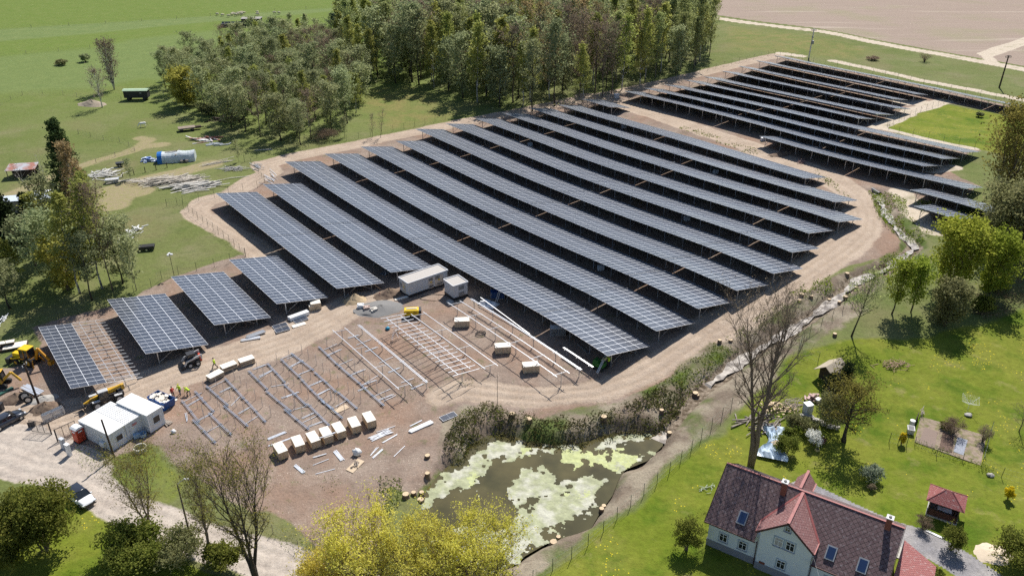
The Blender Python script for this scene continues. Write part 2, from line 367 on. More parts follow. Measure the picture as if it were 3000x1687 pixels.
# ---------------------------------------------------------------- ground sheet
def build_ground():
    ys = [18.0]
    while ys[-1] < 3600:
        y = ys[-1]
        st = max(.34, (y*y+4651)/(68*819)*.95) if y < 470 else y*.09
        if y < 58: st = .8
        ys.append(y+st)
    ys = np.array(ys)
    t = np.arange(-.74, .7401, .00275)
    t = np.concatenate([[-4, -2.5, -1.7, -1.2, -.95, -.82], t, [.82, .95, 1.2, 1.7, 2.5, 4]])
    X = t[None, :]*(ys[:, None]+60); Y = np.repeat(ys[:, None], len(t), 1)
    # break the rows of the grid a little
    X = X + .1*(nrg.random(X.shape)-.5); Y = Y + .1*(nrg.random(X.shape)-.5)
    x = X.ravel(); y = Y.ravel(); n = len(x)
    z = ground_z(x, y)
    wx = x+1.6*fbm(x, y, 6.0, 4); wy = y+1.6*fbm(x+91, y+17, 6.0, 4)
    def band(paths, k=1.0, soft=.8):
        m = np.zeros(n)
        for px, w in paths:
            dd = seg_dist(wx*.5+x*.5, wy*.5+y*.5, GP(px))
            m = np.maximum(m, 1-sstep(w*.5*k-soft, w*.5*k+soft, dd))
        return m
    dirt = sstep(-1.0, 1.0, sdf(wx, wy, DIRT))
    sand = band(TRACKS, 1.0, 1.2)
    sandfar = sand*sstep(120, 190, y)
    white = band(WHITE_TRACKS, 1.0, 1.0)
    gravel = band(GRAVEL, 1.0, .8)
    farm = band(FARM_PATHS, 1.0, 1.6)*.8
    field = sstep(-1.5, 1.5, sdf(x+.3*(wx-x), y+.3*(wy-y), FIELD))
    lawn = np.maximum.reduce([sstep(-2, 2, sdf(wx, wy, LAWN)), sstep(-2, 2, sdf(wx, wy, LAWN2)), sstep(-1, 1, sdf(wx, wy, LAWN3)), sstep(-1, 1, sdf(wx, wy, YARD))*.5])
    scrub = np.maximum(sstep(-2, 2, sdf(wx, wy, SCRUB))*(1-lawn), sstep(-3, 1, sdf(wx, wy, BANK))*1.0)
    mown = np.maximum(sstep(-1.5, 1.5, sdf(x, y, MOWN)), sstep(-4, 4, sdf(wx, wy, MOWN2))*.8)
    dry = np.maximum(sstep(-6, 6, sdf(wx, wy, DRYM)), sstep(-6, 6, sdf(wx, wy, WILD))*.9)
    asph = 1-sstep(1.9, 2.3, seg_dist(x, y, DRIVE_W))
    pondm = sstep(-.6, .4, sdf(wx*.3+x*.7, wy*.3+y*.7, POND))
    stream = 1-sstep(.7, 2.0, seg_dist(wx*.4+x*.6, wy*.4+y*.6, STREAM))
    far = sstep(170, 330, y)*sstep(30, -60, x)     # brighter spring grass beyond the farm
    # ruts along the tracks
    rut = np.zeros(n)
    for px, w in TRACKS+GRAVEL[:1]:
        dd = seg_dist(x*.8+wx*.2, y*.8+wy*.2, GP(px))
        for off in (.85, 2.3): rut = np.maximum(rut, 1-sstep(.15, .45, np.abs(dd-off)))
    z = z-.09*rut*np.maximum(sand, gravel)
    w_, h_ = len(t), len(ys)
    idx = np.arange(w_*h_).reshape(h_, w_)
    quads = np.stack([idx[:-1, :-1], idx[:-1, 1:], idx[1:, 1:], idx[1:, :-1]], -1).reshape(-1, 4)
    zone = np.zeros(n, int)
    zone[dirt > .5] = 1; zone[(sand > .5)] = 2; zone[white > .5] = 2; zone[gravel > .5] = 3; zone[field > .5] = 4; zone[white*(field+.01) > .5] = 2
    zone[lawn > .5] = 5; zone[asph > .5] = 6; zone[farm > .5] = 7
    zone[(gravel > .5) & (lawn < .99)] = 3
    qz = zone[quads[:, 0]]
    names = {0: 'meadow_ground', 1: 'construction_ground', 2: 'dirt_track', 3: 'gravel_road', 4: 'ploughed_field', 5: 'lawn', 6: 'driveway', 7: 'farm_path'}
    A = {'m0': (dirt, np.maximum(sand*.85, sandfar), gravel), 'm1': (field, lawn, scrub), 'm2': (mown, dry, asph), 'm3': (white, farm, np.maximum(stream, pondm)), 'm4': (far, rut, pondm)}
    gm = ground_material()
    for k, nm in names.items():
        q = quads[qz == k]
        if not len(q): continue
        used, inv = np.unique(q, return_inverse=True); q = inv.reshape(-1, 4)
        me = bpy.data.meshes.new(nm)
        me.vertices.add(len(used)); me.vertices.foreach_set('co', np.stack([x[used], y[used], z[used]], 1).ravel())
        me.loops.add(len(q)*4); me.loops.foreach_set('vertex_index', q.ravel())
        me.polygons.add(len(q)); me.polygons.foreach_set('loop_start', np.arange(len(q))*4)
        me.polygons.foreach_set('use_smooth', np.ones(len(q), bool))
        me.update(calc_edges=True)
        for an, ch in A.items():
            at = me.attributes.new(an, 'FLOAT_COLOR', 'POINT')
            c = np.ones((len(used), 4)); 
            for i in range(3): c[:, i] = ch[i][used]
            at.data.foreach_set('color', c.ravel())
        me.materials.append(gm)
        o = bpy.data.objects.new(nm, me); col.objects.link(o); o['kind'] = 'structure'

def ground_material():
    m = bpy.data.materials.new('ground'); m.use_nodes = True
    nt = m.node_tree; N = nt.nodes; L = nt.links; b = N['Principled BSDF']
    b.inputs['Roughness'].default_value = .95; b.inputs['Specular IOR Level'].default_value = .08
    geo = N.new('ShaderNodeNewGeometry')
    def noise(scale, detail=5, rough=.55, sx=1, sy=1, rot=0.0):
        n = N.new('ShaderNodeTexNoise'); n.inputs['Scale'].default_value = scale; n.inputs['Detail'].default_value = detail; n.inputs['Roughness'].default_value = rough
        if sx != 1 or sy != 1:
            mp = N.new('ShaderNodeMapping'); mp.inputs['Scale'].default_value = (sx, sy, 1); mp.inputs['Rotation'].default_value = (0, 0, rot)
            L.new(geo.outputs['Position'], mp.inputs['Vector']); L.new(mp.outputs[0], n.inputs['Vector'])
        else: L.new(geo.outputs['Position'], n.inputs['Vector'])
        return n.outputs['Fac']
    def mr(v, a, b_, c=0, d=1):
        n = N.new('ShaderNodeMapRange'); n.inputs[1].default_value = a; n.inputs[2].default_value = b_; n.inputs[3].default_value = c; n.inputs[4].default_value = d
        L.new(v, n.inputs[0]); return n.outputs[0]
    def mix(f, a, b_):
        n = N.new('ShaderNodeMix'); n.data_type = 'RGBA'
        if isinstance(f, float): n.inputs['Factor'].default_value = f
        else: L.new(f, n.inputs['Factor'])
        for s_, v in (('A', a), ('B', b_)):
            if isinstance(v, tuple): n.inputs[s_].default_value = (*v, 1)
            else: L.new(v, n.inputs[s_])
        return n.outputs['Result']
    def mth(op, a, b_=None):
        n = N.new('ShaderNodeMath'); n.operation = op
        for i, v in enumerate((a, b_)):
            if v is None: continue
            if isinstance(v, (int, float)): n.inputs[i].default_value = v
            else: L.new(v, n.inputs[i])
        return n.outputs[0]
    def attr(name):
        a = N.new('ShaderNodeAttribute'); a.attribute_name = name
        s_ = N.new('ShaderNodeSeparateColor'); L.new(a.outputs['Color'], s_.inputs[0]); return s_.outputs
    a0, a1, a2, a3, a4 = attr('m0'), attr('m1'), attr('m2'), attr('m3'), attr('m4')
    nb = noise(.035, 4); nm = noise(.22, 5, .6); nf = noise(1.3, 6, .65); nff = noise(5.0, 4, .7); nx = noise(.09, 6, .6)
    def edge(mask, k=.5):     # fray the edge of a mask with fine noise
        return mr(mth('ADD', mask, mth('MULTIPLY', mth('SUBTRACT', mth('ADD', mth('MULTIPLY', nf, .6), mth('MULTIPLY', nm, .4)), .5), k*2)), .35, .65)
    # meadow
    g = mix(mr(nb, .35, .65), (.125,.15,.045), (.165,.18,.07))
    g = mix(mr(nx, .5, .72), g, (.195,.185,.095))
    g = mix(mr(nm, .52, .75, 0, .7), g, (.07, .115, .025)); g = mix(mr(noise(.055, 7, .62), .52, .66, 0, .75), g, (.19, .17, .085)); g = mix(mr(nf, .55, .75, 0, .5), g, (.05, .08, .018))
    g = mix(a4[0], g, mix(mr(nm, .3, .7), (.12,.175,.035), (.15,.19,.05)))
    g = mix(a2[0], g, mix(mr(nm, .3, .7), (.17, .21, .075), (.13, .18, .06)))
    g = mix(mth('MULTIPLY', a2[1], mr(nx, .3, .6, .4, 1)), g, mix(mr(nm, .4, .6), (.21, .185, .07), (.15, .175, .05)))
    # lawn
    lw = mix(mr(nx, .38, .62), (.135,.175,.018), (.19,.205,.032))
    lw = mix(mr(nm, .52, .72, 0, .8), lw, (.2, .2, .045)); lw = mix(mr(noise(.14, 7, .65), .5, .64, 0, .7), lw, (.055, .115, .008)); lw = mix(mr(noise(.3, 6, .6), .6, .72, 0, .7), lw, (.26, .23, .09))
    lw = mix(mr(nff, .52, .72, 0, .5), lw, (.05, .09, .008))
    vo = N.new('ShaderNodeTexVoronoi'); vo.inputs['Scale'].default_value = 2.6; L.new(geo.outputs['Position'], vo.inputs['Vector'])
    fl = mth('MULTIPLY', mth('LESS_THAN', vo.outputs['Distance'], .2), mth('GREATER_THAN', mth('MULTIPLY', nm, mth('ADD', nx, .5)), .6))
    lw = mix(fl, lw, (.6, .5, .03))
    g = mix(edge(a1[1], .25), g, lw)
    # scrub beside the stream
    sc = mix(mr(nm, .42, .6), (.19, .15, .115), (.31, .265, .2)); sc = mix(mr(nx, .5, .62, 0, .85), sc, (.08, .13, .02)); sc = mix(mr(nf, .55, .7, 0, .7), sc, (.1, .075, .05))
    g = mix(edge(a1[2], .5), g, sc)
    # bare soil of the site
    dd = mix(mr(nm, .35, .65), (.225,.168,.135), (.31,.245,.2))
    dd = mix(mr(nx, .45, .68), dd, (.28,.185,.135))
    dd = mix(mr(noise(.5, 6, .65), .58, .72, 0, .75), dd, (.13, .145, .06))
    dd = mix(mr(nf, .55, .75, 0, .8), dd, (.13, .09, .07))
    vs = N.new('ShaderNodeTexVoronoi'); vs.inputs['Scale'].default_value = 3.2; L.new(geo.outputs['Position'], vs.inputs['Vector'])
    st = mth('MULTIPLY', mth('LESS_THAN', vs.outputs['Distance'], .14), mth('GREATER_THAN', nm, .5))
    dd = mix(st, dd, (.55, .48, .4))
    g = mix(edge(a0[0], .5), g, dd)
    sd_ = mix(mr(nm, .35, .65), (.38,.3,.235), (.47,.38,.3)); sd_ = mix(mr(nf, .5, .72, 0, .7), sd_, (.27, .2, .14))
    g = mix(edge(a0[1], .45), g, sd_)
    g = mix(mth('MULTIPLY', mth('MULTIPLY', a4[1], a0[1]), .45), g, (.3, .23, .17))
    fm = mix(mr(nf, .4, .65), (.33, .27, .17), (.22, .21, .09))
    g = mix(edge(a3[1], .55), g, fm)
    gv = mix(mr(nm, .35, .68), (.42,.36,.31), (.5,.44,.38)); gv = mix(mr(nff, .5, .7, 0, .6), gv, (.27, .23, .19))
    g = mix(edge(a0[2], .5), g, gv)
    # ploughed field with drill lines
    ln = noise(1.0, 3, .5, .03, .9, R(-24)); ln2 = noise(1.0, 2, .5, .012, .16, R(-24))
    fd = mix(mr(ln, .3, .7), (.34,.27,.22), (.29,.225,.185)); fd = mix(mr(ln2, .62, .7, 0, .5), fd, (.47, .4, .33)); fd = mix(mr(nb, .5, .75, 0, .55), fd, (.25, .25, .13))
    fd = mix(mr(nf, .5, .75, 0, .4), fd, (.2, .15, .12))
    g = mix(edge(a1[0], .2), g, fd)
    wt = mix(mr(nf, .35, .65), (.62, .54, .44), (.42, .35, .27)); wt = mix(mr(nm, .55, .7, 0, .6), wt, (.2, .19, .1))
    g = mix(edge(a3[0], .5), g, wt)
    asph = mix(mr(nm, .4, .65), (.25, .24, .25), (.34, .32, .31)); g = mix(edge(a2[2], .15), g, asph)
    bed = mix(mr(nf, .4, .6), (.1, .075, .05), (.27, .22, .17)); g = mix(edge(a3[2], .3), g, bed)
    g = mix(a4[2], g, (.09, .08, .04))
    h = N.new('ShaderNodeHueSaturation'); L.new(g, h.inputs['Color'])
    vv = mth('MULTIPLY', mr(nff, .25, .75, .72, 1.25), mr(nf, .25, .75, .78, 1.22)); L.new(vv, h.inputs['Value'])
    L.new(h.outputs[0], b.inputs['Base Color'])
    bp = N.new('ShaderNodeBump'); bp.inputs['Strength'].default_value = .9; bp.inputs['Distance'].default_value = .16
    L.new(mth('ADD', mth('MULTIPLY', nf, .7), mth('MULTIPLY', nff, .45)), bp.inputs['Height']); L.new(bp.outputs[0], b.inputs['Normal'])
    return m
build_ground()

# ---------------------------------------------------------------- water
def water_material(name, c, rough=.04, murk=None):
    m = mat(name, c, rough, 0, .25, .35, .06, spec=.5, c2=murk, c2amt=.7, c2scale=.18)
    return m
def sheet(name, poly, z, m, kind='structure', label=None):
    b = MB(); n = len(poly); b.add([(x, y, z) for x, y in poly], [tuple(range(n))])
    o = b.build(name, m); o['kind'] = kind
    return o
big = []
cx = sum(p[0] for p in POND)/len(POND); cy = sum(p[1] for p in POND)/len(POND)
for i, (x, y) in enumerate(POND):
    v = Vector((x-cx, y-cy)); v *= (v.length+.9)/v.length; big.append((cx+v.x, cy+v.y))
sheet('pond', big, POND_Z, water_material('pond_water', (.062, .056, .022), .05, (.1, .085, .035)))
bw = MB()
wat = mat('stream_water', (.2, .17, .14), .12, 0, .3, 1.2, .5, spec=.6, c2=(.48, .43, .37), c2amt=.8, c2scale=.9)  # pale second colour paints whitish sparkles of light into the brown water
pts = []
for (x0, y0), (x1, y1) in zip(STREAM[:-1], STREAM[1:]):
    k = max(2, int(math.hypot(x1-x0, y1-y0)/1.2))
    for i in range(k): pts.append((x0+(x1-x0)*i/k, y0+(y1-y0)*i/k))
pts.append(STREAM[-1])
vs = []
for i, (x, y) in enumerate(pts):
    a = Vector(pts[max(i-1, 0)]); b2 = Vector(pts[min(i+1, len(pts)-1)]); t = (b2-a).normalized(); nn = Vector((-t.y, t.x))
    w = .75+.4*math.sin(i*.7)+.25*math.sin(i*2.3); zz = base_z(x, y)-.62
    if i > len(pts)-12: zz = min(zz, POND_Z+.02*(len(pts)-i))
    vs += [(x+nn.x*w, y+nn.y*w, zz), (x-nn.x*w, y-nn.y*w, zz)]
bw.add(vs, [(2*i, 2*i+1, 2*i+3, 2*i+2) for i in range(len(pts)-1)])
bw.build('stream', wat)['kind'] = 'structure'

# floating algae: ragged mats on the pond
def algae(name, polys_px, m, thr, seed, step=.14):
    P_ = [[at_z(x, y, POND_Z) for x, y in c8(p)] for p in polys_px]
    xs = [p[0] for q in P_ for p in q]; ys = [p[1] for q in P_ for p in q]
    X, Y = np.meshgrid(np.arange(min(xs), max(xs), step), np.arange(min(ys), max(ys), step))
    s_ = np.full(X.shape, -99.0)
    for q in P_: s_ = np.maximum(s_, sdf(X, Y, q))
    s_ = np.minimum(s_, sdf(X, Y, POND)+.5)
    v = s_*.8+1.7*fbm(X+seed, Y, 2.6, 5)+thr+1.5*fbm(X, Y+seed, .8, 4)
    ok = v > 0
    jx = X+step*.45*(nrg.random(X.shape)-.5); jy = Y+step*.45*(nrg.random(X.shape)-.5)
    Z = POND_Z+.015+.03*np.clip(v, 0, 1)*(.6+nrg.random(X.shape))
    q = ok[:-1, :-1] & ok[1:, :-1] & ok[:-1, 1:] & ok[1:, 1:]
    idx = np.arange(X.size).reshape(X.shape)
    F_ = np.stack([idx[:-1, :-1], idx[:-1, 1:], idx[1:, 1:], idx[1:, :-1]], -1)[q]
    used, inv = np.unique(F_, return_inverse=True)
    V_ = np.stack([jx.ravel(), jy.ravel(), Z.ravel()], 1)[used]
    b = MB(); b.add(V_.tolist(), inv.reshape(-1, 4).tolist())
    o = b.build(name, m); o['kind'] = 'stuff'; return o
al1 = mat('algae_bright', (.44, .47, .22), .85, 0, .2, 2, .5, c2=(.44, .47, .25), c2amt=.5, c2scale=1.3, detail=8)
al2 = mat('algae_pale', (.34, .355, .22), .9, 0, .3, 1.2, .6, c2=(.46, .455, .37), c2amt=.55, c2scale=.5, detail=9)
algae('bright_algae', [[(1630, 510), (1700, 490), (1830, 510), (1930, 500), (1980, 540), (1960, 600), (1880, 610), (1810, 590), (1810, 660), (1740, 600), (1640, 560)], [(2050, 570), (2110, 490), (2180, 520), (2260, 530), (2200, 600), (2070, 640)], [(850, 700), (930, 620), (1060, 600), (1060, 660), (960, 740), (860, 760)], [(1720, 800), (1850, 790), (1860, 870), (1740, 870)], [(1340, 480), (1440, 490), (1420, 530), (1330, 520)]], al1, -.05, 5)
algae('pale_algae', [[(600, 900), (680, 800), (830, 650), (930, 570), (1000, 480), (1120, 410), (1340, 425), (1460, 490), (1430, 540), (1300, 560), (1120, 560), (1090, 640), (1000, 750), (920, 820), (760, 860), (640, 960)], [(1240, 800), (1290, 760), (1370, 650), (1480, 640), (1600, 680), (1730, 760), (1680, 800), (1640, 860), (1460, 850), (1330, 840), (1270, 860)],
    [(1340, 960), (1480, 860), (1680, 800), (1780, 770), (1850, 720), (1990, 700), (2030, 720), (1980, 840), (1900, 950), (1700, 1110), (1540, 1150), (1400, 1260), (1280, 1340), (1180, 1390), (1000, 1420), (820, 1330), (700, 1200), (900, 1080), (1050, 1060), (1280, 1060)], [(1470, 480), (1640, 480), (1760, 470), (1760, 500), (1640, 510), (1480, 520)], [(1900, 480), (1960, 430), (2100, 390), (2250, 375), (2340, 385), (2250, 420), (2060, 430), (1990, 490)], [(1040, 850), (1080, 840), (1080, 890), (1050, 890)], [(2120, 580), (2300, 520), (2260, 590), (2090, 655), (2040, 660)], [(1310, 900), (1400, 880), (1400, 920), (1330, 920)]], al2, -.15, 9)

# ---------------------------------------------------------------- solar tables
ROW_AZ = R(-52)
RD = Vector((math.cos(ROW_AZ), math.sin(ROW_AZ), 0)); SD = Vector((-RD.y, RD.x, 0))
TILT = R(11.5); MW = 1.154; ML = 2.295; HI = 2.9
def so(s, o, h=0.0):
    p = RD*s+SD*o
    return Vector((p.x, p.y, base_z(p.x, p.y)+h))
def SO(px, py, h):
    p = G(px, py, h); return p.dot(RD), p.dot(SD)

def glass_material():
    m = bpy.data.materials.new('solar_glass'); m.use_nodes = True
    nt = m.node_tree; N = nt.nodes; L = nt.links; b = N['Principled BSDF']
    uv = N.new('ShaderNodeUVMap'); sp = N.new('ShaderNodeSeparateXYZ'); L.new(uv.outputs[0], sp.inputs[0])
    def mth(op, a, c=None):
        n = N.new('ShaderNodeMath'); n.operation = op
        for i, v in enumerate((a, c)):
            if v is None: continue
            if isinstance(v, (int, float)): n.inputs[i].default_value = v
            else: L.new(v, n.inputs[i])
        return n.outputs[0]
    def near(v, w): return mth('LESS_THAN', mth('ABSOLUTE', mth('SUBTRACT', mth('FRACT', mth('ADD', v, .5)), .5)), w)
    u, v = sp.outputs[0], sp.outputs[1]
    fr = mth('MAXIMUM', near(u, .026), near(v, .013))
    mid = near(mth('ADD', v, .5), .0065)
    wnz = N.new('ShaderNodeTexWhiteNoise'); wnz.noise_dimensions = '3D'
    cb = N.new('ShaderNodeCombineXYZ'); oi = N.new('ShaderNodeObjectInfo')
    L.new(mth('FLOOR', u), cb.inputs[0]); L.new(mth('FLOOR', v), cb.inputs[1]); L.new(oi.outputs['Random'], cb.inputs[2]); L.new(cb.outputs[0], wnz.inputs[0])
    def mix(f, a, c):
        n = N.new('ShaderNodeMix'); n.data_type = 'RGBA'; L.new(f, n.inputs['Factor'])
        for s_, q in (('A', a), ('B', c)):
            if isinstance(q, tuple): n.inputs[s_].default_value = (*q, 1)
            else: L.new(q, n.inputs[s_])
        return n.outputs['Result']
    # cell strings: fine pale wires along the module
    cellc = mix(wnz.outputs['Value'], (.026, .032, .05), (.04, .047, .07))
    wires = near(mth('MULTIPLY', u, 6.0), .035)
    cellc = mix(mth('MULTIPLY', wires, .35), cellc, (.12, .13, .15))
    c = mix(mth('MULTIPLY', mid, .8), cellc, (.5, .52, .56))
    c = mix(fr, c, (.82, .84, .88))
    L.new(c, b.inputs['Base Color'])
    ro = N.new('ShaderNodeMapRange'); ro.inputs[3].default_value = .3; ro.inputs[4].default_value = .42; L.new(fr, ro.inputs[0])
    L.new(ro.outputs[0], b.inputs['Roughness'])
    L.new(mth('MULTIPLY', fr, .25), b.inputs['Metallic'])
    b.inputs['Specular IOR Level'].default_value = .8
    b.inputs['Sheen Weight'].default_value = .3; b.inputs['Sheen Roughness'].default_value = .45; b.inputs['Sheen Tint'].default_value = (.8, .88, 1, 1)
    # slight tilt differences between modules
    nrm = N.new('ShaderNodeNewGeometry'); vm = N.new('ShaderNodeVectorMath'); vm.operation = 'SCALE'; vm.inputs['Scale'].default_value = .006
    vs = N.new('ShaderNodeVectorMath'); vs.operation = 'SUBTRACT'; vs.inputs[1].default_value = (.5, .5, .5); L.new(wnz.outputs['Color'], vs.inputs[0])
    L.new(vs.outputs[0], vm.inputs[0]); va = N.new('ShaderNodeVectorMath'); va.operation = 'ADD'; L.new(nrm.outputs['Normal'], va.inputs[0]); L.new(vm.outputs[0], va.inputs[1])
    L.new(va.outputs[0], b.inputs['Normal'])
    return m
solar_glass = glass_material()
back_sheet = mat('module_underside', (.06, .065, .075), .5, 0, .1, 2)
cable_m = mat('cable_sheath', (.2, .17, .06), .7, 0, .2, 4)

def rafter_z(y): return HI-.05-math.tan(TILT)*y
def support_mesh():
    b = MB()
    for y in (1.7, 6.9): b.box((0, y, (rafter_z(y)-.1-.6)/2), (.1, .12, rafter_z(y)-.1+.6))
    b.bar((0, .35, rafter_z(.35)-.16), (0, 8.75, rafter_z(8.75)-.16), .07, .14)
    b.bar((0, 1.75, .25), (0, 4.3, rafter_z(4.3)-.2), .05, .05)
    b.bar((0, 6.85, .25), (0, 4.6, rafter_z(4.6)-.2), .05, .05)
    return b.mesh('support_frame', steel)
SUPPORT = support_mesh()
def panel_mesh(nodes, n, v0=0, v1=4, width=9.2):
    """nodes: list of (x, z of the high edge); slab of n x (v1-v0) modules with module pattern on top"""
    dy = math.cos(TILT)*ML; dz = math.sin(TILT)*ML; th = .045
    vs = []; fs = []; mi = []; uvs = []
    x0, x1 = nodes[0][0], nodes[-1][0]
    K = len(nodes)
    for x, z in nodes:
        for v in (v0, v1):
            vs.append((x, dy*v, z-dz*v)); vs.append((x, dy*v, z-dz*v-th))
    def U(i): return (nodes[i][0]-x0)/(x1-x0)*n
    for i in range(K-1):
        a = 4*i; b = 4*(i+1)
        fs.append((a, b, b+2, a+2)); mi.append(0); uvs += [(U(i), v0), (U(i+1), v0), (U(i+1), v1), (U(i), v1)]
        fs.append((a+1, a+3, b+3, b+1)); mi.append(2); uvs += [(0, 0)]*4
        fs.append((a, a+1, b+1, b)); mi.append(1); uvs += [(0, 0)]*4
        fs.append((a+2, b+2, b+3, a+3)); mi.append(1); uvs += [(0, 0)]*4
    fs.append((0, 2, 3, 1)); mi.append(1); uvs += [(0, 0)]*4
    e = 4*(K-1); fs.append((e, e+1, e+3, e+2)); mi.append(1); uvs += [(0, 0)]*4
    me = bpy.data.meshes.new('module_field'); me.from_pydata(vs, [], fs)
    for m in (solar_glass, alu, back_sheet): me.materials.append(m)
    me.polygons.foreach_set('material_index', mi)
    ul = me.uv_layers.new(name='uv'); ul.data.foreach_set('uv', [c for p in uvs for c in p])
    me.update(); return me
def module_mesh():
    return panel_mesh([(0, 0), (MW-.02, 0)], 1, 0, 1)
MODULE = module_mesh()
def table(s0, s1, o, label, group, modules=False, half=False, detail=True):
    n = int(round((s1-s0-.25)/MW))
    L_ = (s1-s0-.12) if not modules else n*MW
    def zc(s): p = RD*s+SD*(o+4.5); return base_z(p.x, p.y)
    z0 = zc(s0)
    rp = RD*s0+SD*o
    root = thing('solar_table', label, 'solar table', (rp.x, rp.y, z0), ROW_AZ, group)
    k = max(1, int(round(L_/3.5)))
    nodes = [(L_*i/k, zc(s0+L_*i/k)-z0+HI) for i in range(k+1)]
    if modules:
        for i in range(n):
            zi = (zc(s0+L_*(i+.5)/n)-z0)
            for v in range(2 if half else 4):
                o_ = link('solar_module', MODULE, root, (i*MW, math.cos(TILT)*ML*v, zi+HI-math.sin(TILT)*ML*v))
    else:
        link('module_field', panel_mesh(nodes, n), root)
    def purl(y):
        b = MB()
        for (xa, za), (xb, zb) in zip(nodes[:-1], nodes[1:]):
            b.bar((xa-(.06 if xa == 0 else 0), y, za-HI+rafter_z(y)-.055), (xb, y, zb-HI+rafter_z(y)-.055), .06, .06)
        return b.build('purlin', steel if not half else alu, root)
    for y in (1.2, 3.3, 5.6, 7.9): purl(y)
    ns = max(2, int(round(L_/4.8))+1)
    for i in range(ns):
        x = .9+(L_-1.8)*i/(ns-1)
        link('support_frame', SUPPORT, root, (x, 0, zc(s0+x)-z0))
    if half:       # bare rafters where the lower modules are still missing
        for i in range(n+1):
            x = i*MW; zz = zc(s0+x)-z0
            b = MB(); b.bar((x, 4.55, zz+rafter_z(4.55)+.0), (x, 9.15, zz+rafter_z(9.15)+.0), .075, .06); b.build('rafter', alu, root)
    if detail:
        b = MB(); pts = []
        x = 0.4; rg = random.Random(int(o*10+s0))
        while x < L_-.3:
            pts.append((x, 1.85, zc(s0+x)-z0+1.62+.22*rg.random()-(.25 if rg.random() < .2 else 0))); x += .8+.6*rg.random()
        if len(pts) > 2: b.tube(pts, .022, 3, False); b.build('cable', cable_m, root)
    return root

L_O = [51.6, 61.9, 72.0, 82.1, 91.8, 101.1, 110.6, 119.8, 129.0, 138.2, 147.4, 156.3, 166.0]
L_SEG = [[-170, -141.4, -113.7], [-169, -141.0, -113.4], [-180, -124.3, -85.2, -69.6], [-179.5, -165.6, -124.2, -85.2, -69.6],
         [-179, -165.2, -124, -85.4, -69.9], [-177.7, -165, -123.8, -85.6, -69.8], [-183.6, -165.3, -124.2, -85.4, -69.7], [-182.6, -165.8, -124.5, -84, -72.5],
         [-181.6, -165, -122.6, -90, -75.4], [-181.3, -166.2, -123.2, -91, -75], [-180.5, -168.5, -125.3, -81.6], [-178, -143.2, -94.7], [-178.7, -166.4]]
E_NAMES = {2: ['forest end', 'cabin end'], 3: ['forest end', 'middle', 'stream end'], 4: ['forest end', 'second stretch from the forest', 'third stretch from the forest', 'stream end']}
for i, (o, seg) in enumerate(zip(L_O, L_SEG)):
    nseg = len(seg)-1
    for j in range(nseg):
        if nseg == 1: lb = 'short lone solar table at the forest end behind the last long near row'
        elif nseg == 2 and i < 2: lb = 'long solar table, %s of the %s long row from the white cabins' % (['forest end', 'transformer end'][j], ordn(i))
        else: lb = 'solar table, %s of the %s long row from the white cabins' % (E_NAMES[nseg][j], ordn(i))
        table(seg[j], seg[j+1]-.1, o, lb, 'solar tables of the near array')
M_ROWS = [(165.6, [-76, -44]), (157.2, [-70.6, -61.5]), (174.4, [-120.8, -96, -68.5]), (181.9, [-177, -141, -110, -81.3]), (189.3, [-175.6, -143, -110, -80.8]), (197.6, [-174.6, -143, -110, -80]),
          (207.4, [-175, -140, -113]), (216.0, [-174.5, -141, -112.5]), (226.8, [-176, -142, -113]), (236.6, [-176.7, -140, -119.5]), (247.9, [-178, -144, -119]), (259.5, [-179, -140, -104, -60])]
k = 0
for i, (o, seg) in enumerate(M_ROWS):
    nseg = len(seg)-1
    for j in range(nseg):
        if i == 0: lb = 'solar table running behind the olive willow beside the stream, upper of two'
        elif i == 1: lb = 'shortest solar table by the stream, in front of the olive willow'
        else:
            e = {2: ['forest end', 'meadow end'], 3: ['forest end', 'middle', 'meadow end']}[nseg][j]
            lb = 'solar table, %s of the %s row of the far array beyond the track' % (e, ordn(i-2))
        table(seg[j], seg[j+1]-.1, o, lb, 'solar tables of the far array', detail=i < 6)
table(-134.1, -113.0, 20.2, 'solar table beside the bare rafters, second from the yellow backhoe', 'short solar tables by the cabins', True)
table(-135.8, -114.7, 31.1, 'short solar table with sun glare on its frames, third from the backhoe', 'short solar tables by the cabins', True)
table(-136.0, -115.0, 41.5, 'short solar table nearest the white transformer cabin, fourth from the backhoe', 'short solar tables by the cabins', True)
table(-131.5, -110.5, 9.4, 'half finished solar table with bare rafters next to the yellow backhoe', 'short solar tables by the cabins', True, half=True)

